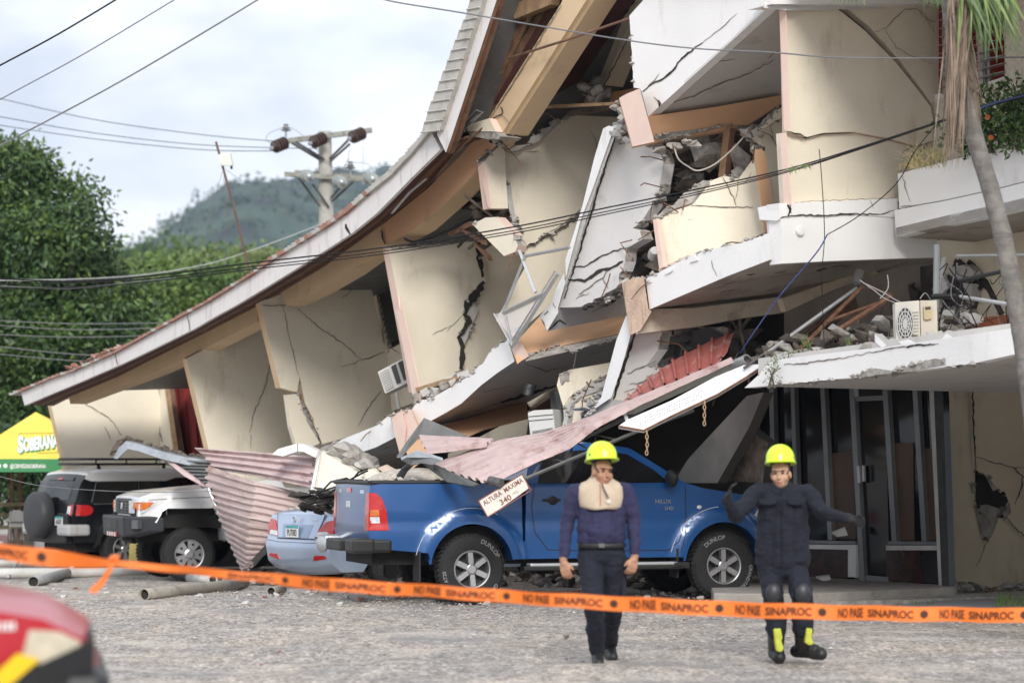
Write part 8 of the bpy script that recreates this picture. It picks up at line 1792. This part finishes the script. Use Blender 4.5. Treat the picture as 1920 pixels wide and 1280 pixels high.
def helmet(c, M_, parent, s=1.0):
    P_ = lambda x, y, z: c + M_ @ Vector((x * s, y * s, z * s)); mb = MB(); prof = []; n = 28; rings = 9; vs = []
    for i in range(rings + 1):
        th = (math.pi / 2) * i / rings
        for k in range(n):
            a = 2 * math.pi * k / n; r = math.sin(th); x, y = math.cos(a) * r * .112, math.sin(a) * r * .136; z = math.cos(th) ** .85 * .130
            vs.append(P_(x, y + .008, z + .030))
    for lv, (ex_, ey_, z0) in enumerate(((1.02, 1.02, -.008), (1.10, 1.10, -.016), (1.07, 1.08, -.024))):
        for k in range(n):
            a = 2 * math.pi * k / n; fw = max(0, -math.sin(a)); x, y = math.cos(a) * .112 * ex_, math.sin(a) * .136 * ex_ - (.030 * fw ** 2 if lv else 0)
            vs.append(P_(x, y + .008, z0 + .030 - .010 * max(0, math.sin(a))))
    R_ = rings + 4; fs = []
    for i in range(R_ - 1):
        for k in range(n): k2 = (k + 1) % n; fs.append((i * n + k, (i + 1) * n + k, (i + 1) * n + k2, i * n + k2))
    h = MB().add(vs, fs).build('helmet', neon, parent, smooth=True, sharp=50); h.modifiers.new('t', 'SOLIDIFY').thickness = -.004
    for x in (-.03, 0, .03): MB().tube([P_(x, -.055, .147 - abs(x) * .25), P_(x, -.075, .138 - abs(x) * .25), P_(x, -.09, .128 - abs(x) * .25)], .0035, 5).build('helmet_vent', blackp, h)
    for sx in (-1, 1): MB().ell(P_(sx * .108, -.005, .048), (.008 * s, .020 * s, .013 * s), (M_ @ Euler((.5, 0, 0)).to_matrix()).to_euler(), 10, 6).build('helmet_clip', blackp, h, smooth=True)
    MB().tube([P_(-.078, .0, .02), P_(-.072, -.02, -.05), P_(-.045, -.055, -.108), P_(0, -.072, -.117), P_(.045, -.055, -.108), P_(.072, -.02, -.05), P_(.078, .0, .02)], .006, 5).build('chin_strap', blackp, parent)
    MB().ell(P_(0, .03, .02), (.079 * s, .080 * s, .06 * s), M_.to_euler(), 16, 10).build('hair', hairm, parent, smooth=True)
def hand(wr, kn, thumb_dir, palm_n, mi, curl=.6, spread=.2, s=1.0):
    """palm from wrist to knuckles, four unequal curled fingers and a thumb off the side"""
    wr, kn = Vector(wr), Vector(kn); d = (kn - wr).normalized(); t = Vector(thumb_dir); t = (t - d * t.dot(d)).normalized(); n = d.cross(t)
    if n.dot(Vector(palm_n)) < 0: n = -n
    o = [('c', tuple(wr), tuple(wr + d * .03), .024, .026, mi)]
    for k in range(4): f = (k - 1.5) * .020; o.append(('c', tuple(wr + d * .025 + t * -f * .7), tuple(kn + t * -f), .015, .0125, mi))
    for k, ln in enumerate((.070, .078, .072, .056)):
        f = (k - 1.5) * .020; b = kn + t * -f; dd = (d + t * -(k - 1.5) * spread * .25).normalized(); a1 = curl * .5; a2 = curl
        p1 = b + (dd * math.cos(a1) + n * math.sin(a1)) * ln * .5; p2 = p1 + (dd * math.cos(a1 + a2) + n * math.sin(a1 + a2)) * ln * .5
        o += [('c', tuple(b), tuple(p1), .0105, .0095, mi), ('c', tuple(p1), tuple(p2), .0095, .0085, mi)]
    tb = wr + d * .03 + t * .022; t1 = tb + (d * .75 + t * .7 + n * .2).normalized() * .042; t2 = t1 + (d * .95 + t * .25 + n * .3).normalized() * .034
    return o + [('c', tuple(tb), tuple(t1), .0145, .0115, mi), ('c', tuple(t1), tuple(t2), .0115, .0095, mi)]
def Q(px, py, Y): return tuple(PY(px, py, Y))
def foot(ank, toe, mi, s=1.0):
    a, t = Vector(ank), Vector(toe); d = (t - a); d.z = 0; L_ = d.length; d.normalize(); h = a - d * .065; h.z = t.z
    return [('c', tuple(a + Z * .10), tuple(a), .056 * s, .052 * s, mi), ('c', tuple(h + Z * .035), tuple(t - d * .035 + Z * .03), .044 * s, .040 * s, mi), ('c', tuple(a), tuple(t - d * .09 + Z * .045), .052 * s, .045 * s, mi), ('c', tuple(t - d * .10 + Z * .028), tuple(t - d * .03 + Z * .022), .046 * s, .042 * s, mi)]
# ---- first rescuer
Y1 = 19.0; g1_ = PG(1124, 1250)
P1 = thing('person', 'person in navy jersey with tan neck cape and yellow helmet walking towards us', 'person', (PY(1126, 1200, Y1).x, Y1, 0))
C1 = PY(1129, 886, Y1 - .04); M1 = fr_(R(26), R(-6), R(3))
f1, f2 = PG(1123, 1250), PG(1146, 1239); f1.z += .0; f2.z += .0
pr = head(C1, M1, 0, 1, .98)
pr += [('c', Q(1126, 912, Y1), Q(1125, 892, Y1), .062, .055, 0)]
pr += [('c', Q(1105, 935, Y1), Q(1106, 1008, Y1), .10, .10, 2), ('c', Q(1149, 935, Y1), Q(1150, 1008, Y1), .10, .10, 2), ('c', Q(1127, 930, Y1), Q(1128, 1000, Y1 - .03), .115, .14, 2), ('c', Q(1086, 923, Y1), Q(1168, 922, Y1), .072, .072, 2)]
pr += [('c', Q(1077, 925, Y1), Q(1064, 978, Y1 + .03), .072, .058, 2), ('c', Q(1064, 978, Y1 + .03), Q(1057, 1040, Y1 - .06), .056, .041, 2)]
pr += [('c', Q(1174, 924, Y1), Q(1188, 976, Y1 + .03), .072, .058, 2), ('c', Q(1188, 976, Y1 + .03), Q(1190, 1034, Y1 - .06), .056, .042, 2)]
pr += [('e', Q(1128, 1036, Y1), (.185, .135, .11), None, 3), ('c', Q(1107, 1048, Y1), Q(1113, 1136, Y1 - .14), .108, .072, 3), ('c', Q(1113, 1136, Y1 - .14), tuple(f1 + Vector((-.01, .16, .13))), .078, .066, 3)]
pr += [('c', Q(1150, 1048, Y1), Q(1150, 1134, Y1 + .08), .108, .072, 3), ('c', Q(1150, 1134, Y1 + .08), tuple(f2 + Vector((-.01, .17, .13))), .076, .064, 3)]
pr += foot(f1 + Vector((-.005, .17, .07)), f1 + Vector((0, 0, .005)), 4) + foot(f2 + Vector((-.005, .17, .08)), f2 + Vector((.02, .0, .01)), 4)
pr += [('c', Q(1057, 1038, Y1 - .06), Q(1056, 1050, Y1 - .07), .034, .030, 0)] + hand(Q(1056, 1050, Y1 - .07), Q(1060, 1069, Y1 - .10), (1, -.5, 0), (1, .3, 0), 0, .7)
pr += [('c', Q(1190, 1032, Y1 - .06), Q(1190, 1043, Y1 - .07), .034, .030, 0)] + hand(Q(1190, 1043, Y1 - .07), Q(1186, 1062, Y1 - .10), (-1, -.5, 0), (-1, .3, 0), 0, .8)
b1 = fuse(pr, .0055, 'body', [skin, lip, navy, navyp, boot], P1, cloth=(2, 3), wr=.011)
face_bits(C1, M1, P1, .98); helmet(C1 + M1 @ Vector((0, 0, .088)), M1, P1)
mb = MB(); n = 36; vs = []; rg = [(886, .066, .070), (892, .075, .08), (899, .105, .10), (905, .165, .125), (913, .192, .145), (926, .198, .158), (940, .190, .164), (949, .182, .166), (954, .150, .166)]
for i, (y, a_, b_) in enumerate(rg):
    c = PY(1126, y, Y1)
    for k in range(n):
        t = 2 * math.pi * k / n; fz = -.045 * max(0, -math.sin(t)) * max(0, 1 - i / 4); e_ = 1.0; sq = 1 / max(abs(math.cos(t)) ** 2.6 + abs(math.sin(t)) ** 2.6, 1e-6) ** (1 / 2.6) if i > 2 else 1
        vs.append(c + Vector((math.cos(t) * a_ * sq * .93 if i > 2 else math.cos(t) * a_, math.sin(t) * b_, .004 * math.sin(t * 5 + i) + fz)))
fs = [(i * n + k, (i + 1) * n + k, (i + 1) * n + (k + 1) % n, i * n + (k + 1) % n) for i in range(len(rg) - 1) for k in range(n)]
cp = MB().add(vs, fs).build('neck_cape', tan, P1, smooth=True, sharp=0); cp.modifiers.new('t', 'SOLIDIFY').thickness = .008
MB().tube([PY(1125, 900, Y1 - .16), PY(1126, 925, Y1 - .18), PY(1126, 948, Y1 - .178)], .0028, 5).build('cape_seam', mat('red_thread', (.42, .10, .07), .8), cp)
MB().tube([PY(1128, 905, Y1 - .17), PY(1134, 920, Y1 - .19), PY(1141, 934, Y1 - .19)], .006, 5).build('strap_end', blackp, P1)
MB().ell(PY(1141, 940, Y1 - .175), (.018, .004, .018), seg=12, rings=6).build('cape_badge', mat('badge_pale', (.62, .56, .48), .7), cp, smooth=True)
belt = MB(); c = PY(1128, 1022, Y1 - .01); n = 32; vs = [c + Vector((math.cos(2 * math.pi * k / n) * .192, math.sin(2 * math.pi * k / n) * .146, z)) for z in (-.02, .02) for k in range(n)]
belt.add(vs, [(k, (k + 1) % n, n + (k + 1) % n, n + k) for k in range(n)]); bo = belt.build('belt', blackp, P1, smooth=True); bo.modifiers.new('t', 'SOLIDIFY').thickness = .006
MB().box(PY(1128, 1022, Y1 - .165), (.045, .012, .032)).build('belt_buckle', steel, bo)
for x, yy, dy in ((1097, 1100, -.03), (1168, 1098, .05)): MB().box(PY(x, yy, Y1 + dy), (.05, .15, .17), rot=(0, R(4 if x < 1120 else -4), 0)).build('cargo_pocket', navyp, P1, bevel=.02)
# ---- second rescuer
Y2 = 19.4
P2 = thing('person', 'person in dark jacket with black gloves and yellow helmet spreading both arms', 'person', (PY(1478, 1200, Y2).x, Y2, 0))
C2 = PY(1464, 889, Y2 - .04); M2 = fr_(R(-16), R(-4), R(-3))
f1, f2 = PG(1463, 1240), PG(1537, 1229)
pr = head(C2, M2, 0, 1, .98) + [('c', Q(1468, 918, Y2), Q(1467, 898, Y2), .064, .058, 0)]
pr += [('c', Q(1468, 915, Y2), Q(1468, 908, Y2), .085, .070, 2), ('c', Q(1446, 940, Y2), Q(1440, 1048, Y2), .110, .108, 2), ('c', Q(1490, 940, Y2), Q(1494, 1048, Y2), .110, .108, 2), ('c', Q(1468, 935, Y2 - .01), Q(1467, 1050, Y2 - .02), .132, .135, 2), ('c', Q(1424, 922, Y2), Q(1512, 924, Y2), .074, .074, 2)]
pr += [('c', Q(1418, 926, Y2), Q(1379, 966, Y2 - .16), .078, .064, 2), ('c', Q(1379, 966, Y2 - .16), Q(1364, 938, Y2 - .30), .062, .046, 2)]
pr += [('c', Q(1516, 928, Y2), Q(1542, 962, Y2 - .12), .078, .062, 2), ('c', Q(1542, 962, Y2 - .12), Q(1590, 971, Y2 - .30), .060, .044, 2)]
pr += hand(Q(1364, 936, Y2 - .31), Q(1369, 917, Y2 - .34), (-.2, -1, .1), (1, 0, 0), 4, .5, .3) + [('c', Q(1364, 942, Y2 - .29), Q(1365, 932, Y2 - .32), .042, .034, 4)]
pr += [('c', Q(1588, 971, Y2 - .30), Q(1596, 973, Y2 - .32), .040, .034, 4)] + hand(Q(1596, 973, Y2 - .32), Q(1611, 978, Y2 - .36), (.2, -.3, 1), (0, -1, 0), 4, .45, .5)
pr += [('e', Q(1467, 1066, Y2), (.19, .13, .09), None, 3), ('c', Q(1444, 1066, Y2), Q(1449, 1112, Y2 - .06), .100, .088, 3), ('c', Q(1449, 1112, Y2 - .06), Q(1456, 1178, Y2 + .02), .086, .084, 3)]
pr += [('c', Q(1491, 1066, Y2), Q(1501, 1110, Y2 - .12), .100, .088, 3), ('c', Q(1503, 1110, Y2 - .12), Q(1506, 1176, Y2 + .02), .087, .086, 3)]
a1 = f1 + Vector((-.015, .19, .09)); a2 = PG(1508, 1239) + Vector((0, .06, .10))
pr += [('c', Q(1456, 1176, Y2 + .02), tuple(a1), .074, .064, 5), ('c', Q(1506, 1176, Y2 + .02), tuple(a2), .076, .066, 5)] + foot(a1, f1 + Vector((0, 0, .012)), 5, 1.22) + foot(a2, a2 + Vector((.155, -.12, -.06)), 5, 1.22)
b2_ = fuse(pr, .0055, 'body', [skin2, lip, jacket, navyp, glove, boot], P2, cloth=(2, 3), wr=.013)
face_bits(C2, M2, P2, .98); helmet(C2 + M2 @ Vector((0, 0, .080)), M2, P2)
for x, dy in ((1451, -.06), (1505, -.12)): MB().ell(PY(x, 1112, Y2 + dy - .07), (.068, .045, .085), seg=16, rings=10).build('knee_pad', padm, P2, smooth=True)
for x, dy in ((1440, 0), (1493, 0)): MB().prism([PY(x - 16, 934, Y2 - .155), PY(x + 16, 934, Y2 - .158), PY(x + 16, 944, Y2 - .165), PY(x, 947, Y2 - .167), PY(x - 16, 944, Y2 - .165)], (0, .012, 0)).build('pocket_flap', jacket, P2, bevel=.004)
MB().tube([PY(1466, 920, Y2 - .135), PY(1466, 960, Y2 - .16), PY(1466, 1010, Y2 - .165), PY(1467, 1066, Y2 - .15)], .008, 5, flat=.4).build('jacket_placket', jacket, P2)
for sx in (-1, 1): MB().prism([PY(1467 + sx * 2, 914, Y2 - .11), PY(1467 + sx * 16, 908, Y2 - .06), PY(1467 + sx * 20, 919, Y2 - .09), PY(1467 + sx * 7, 926, Y2 - .135)], (0, .01, .0)).build('collar', jacket, P2)
for pts in ([(1450, 1178), (1464, 1177), (1468, 1196), (1465, 1200), (1470, 1214), (1466, 1222), (1456, 1220), (1453, 1200)],):
    MB().prism([PY(x, y, Y2 - .085) for x, y in pts], (0, .09, 0)).build('boot_tongue', yb_, P2, bevel=.01)
MB().prism([PY(x, y, Y2 - .095) for x, y in [(1512, 1176), (1524, 1178), (1522, 1196), (1526, 1206), (1518, 1210), (1509, 1204)]], (0, .09, 0)).build('boot_tongue', yb_, P2, bevel=.01)
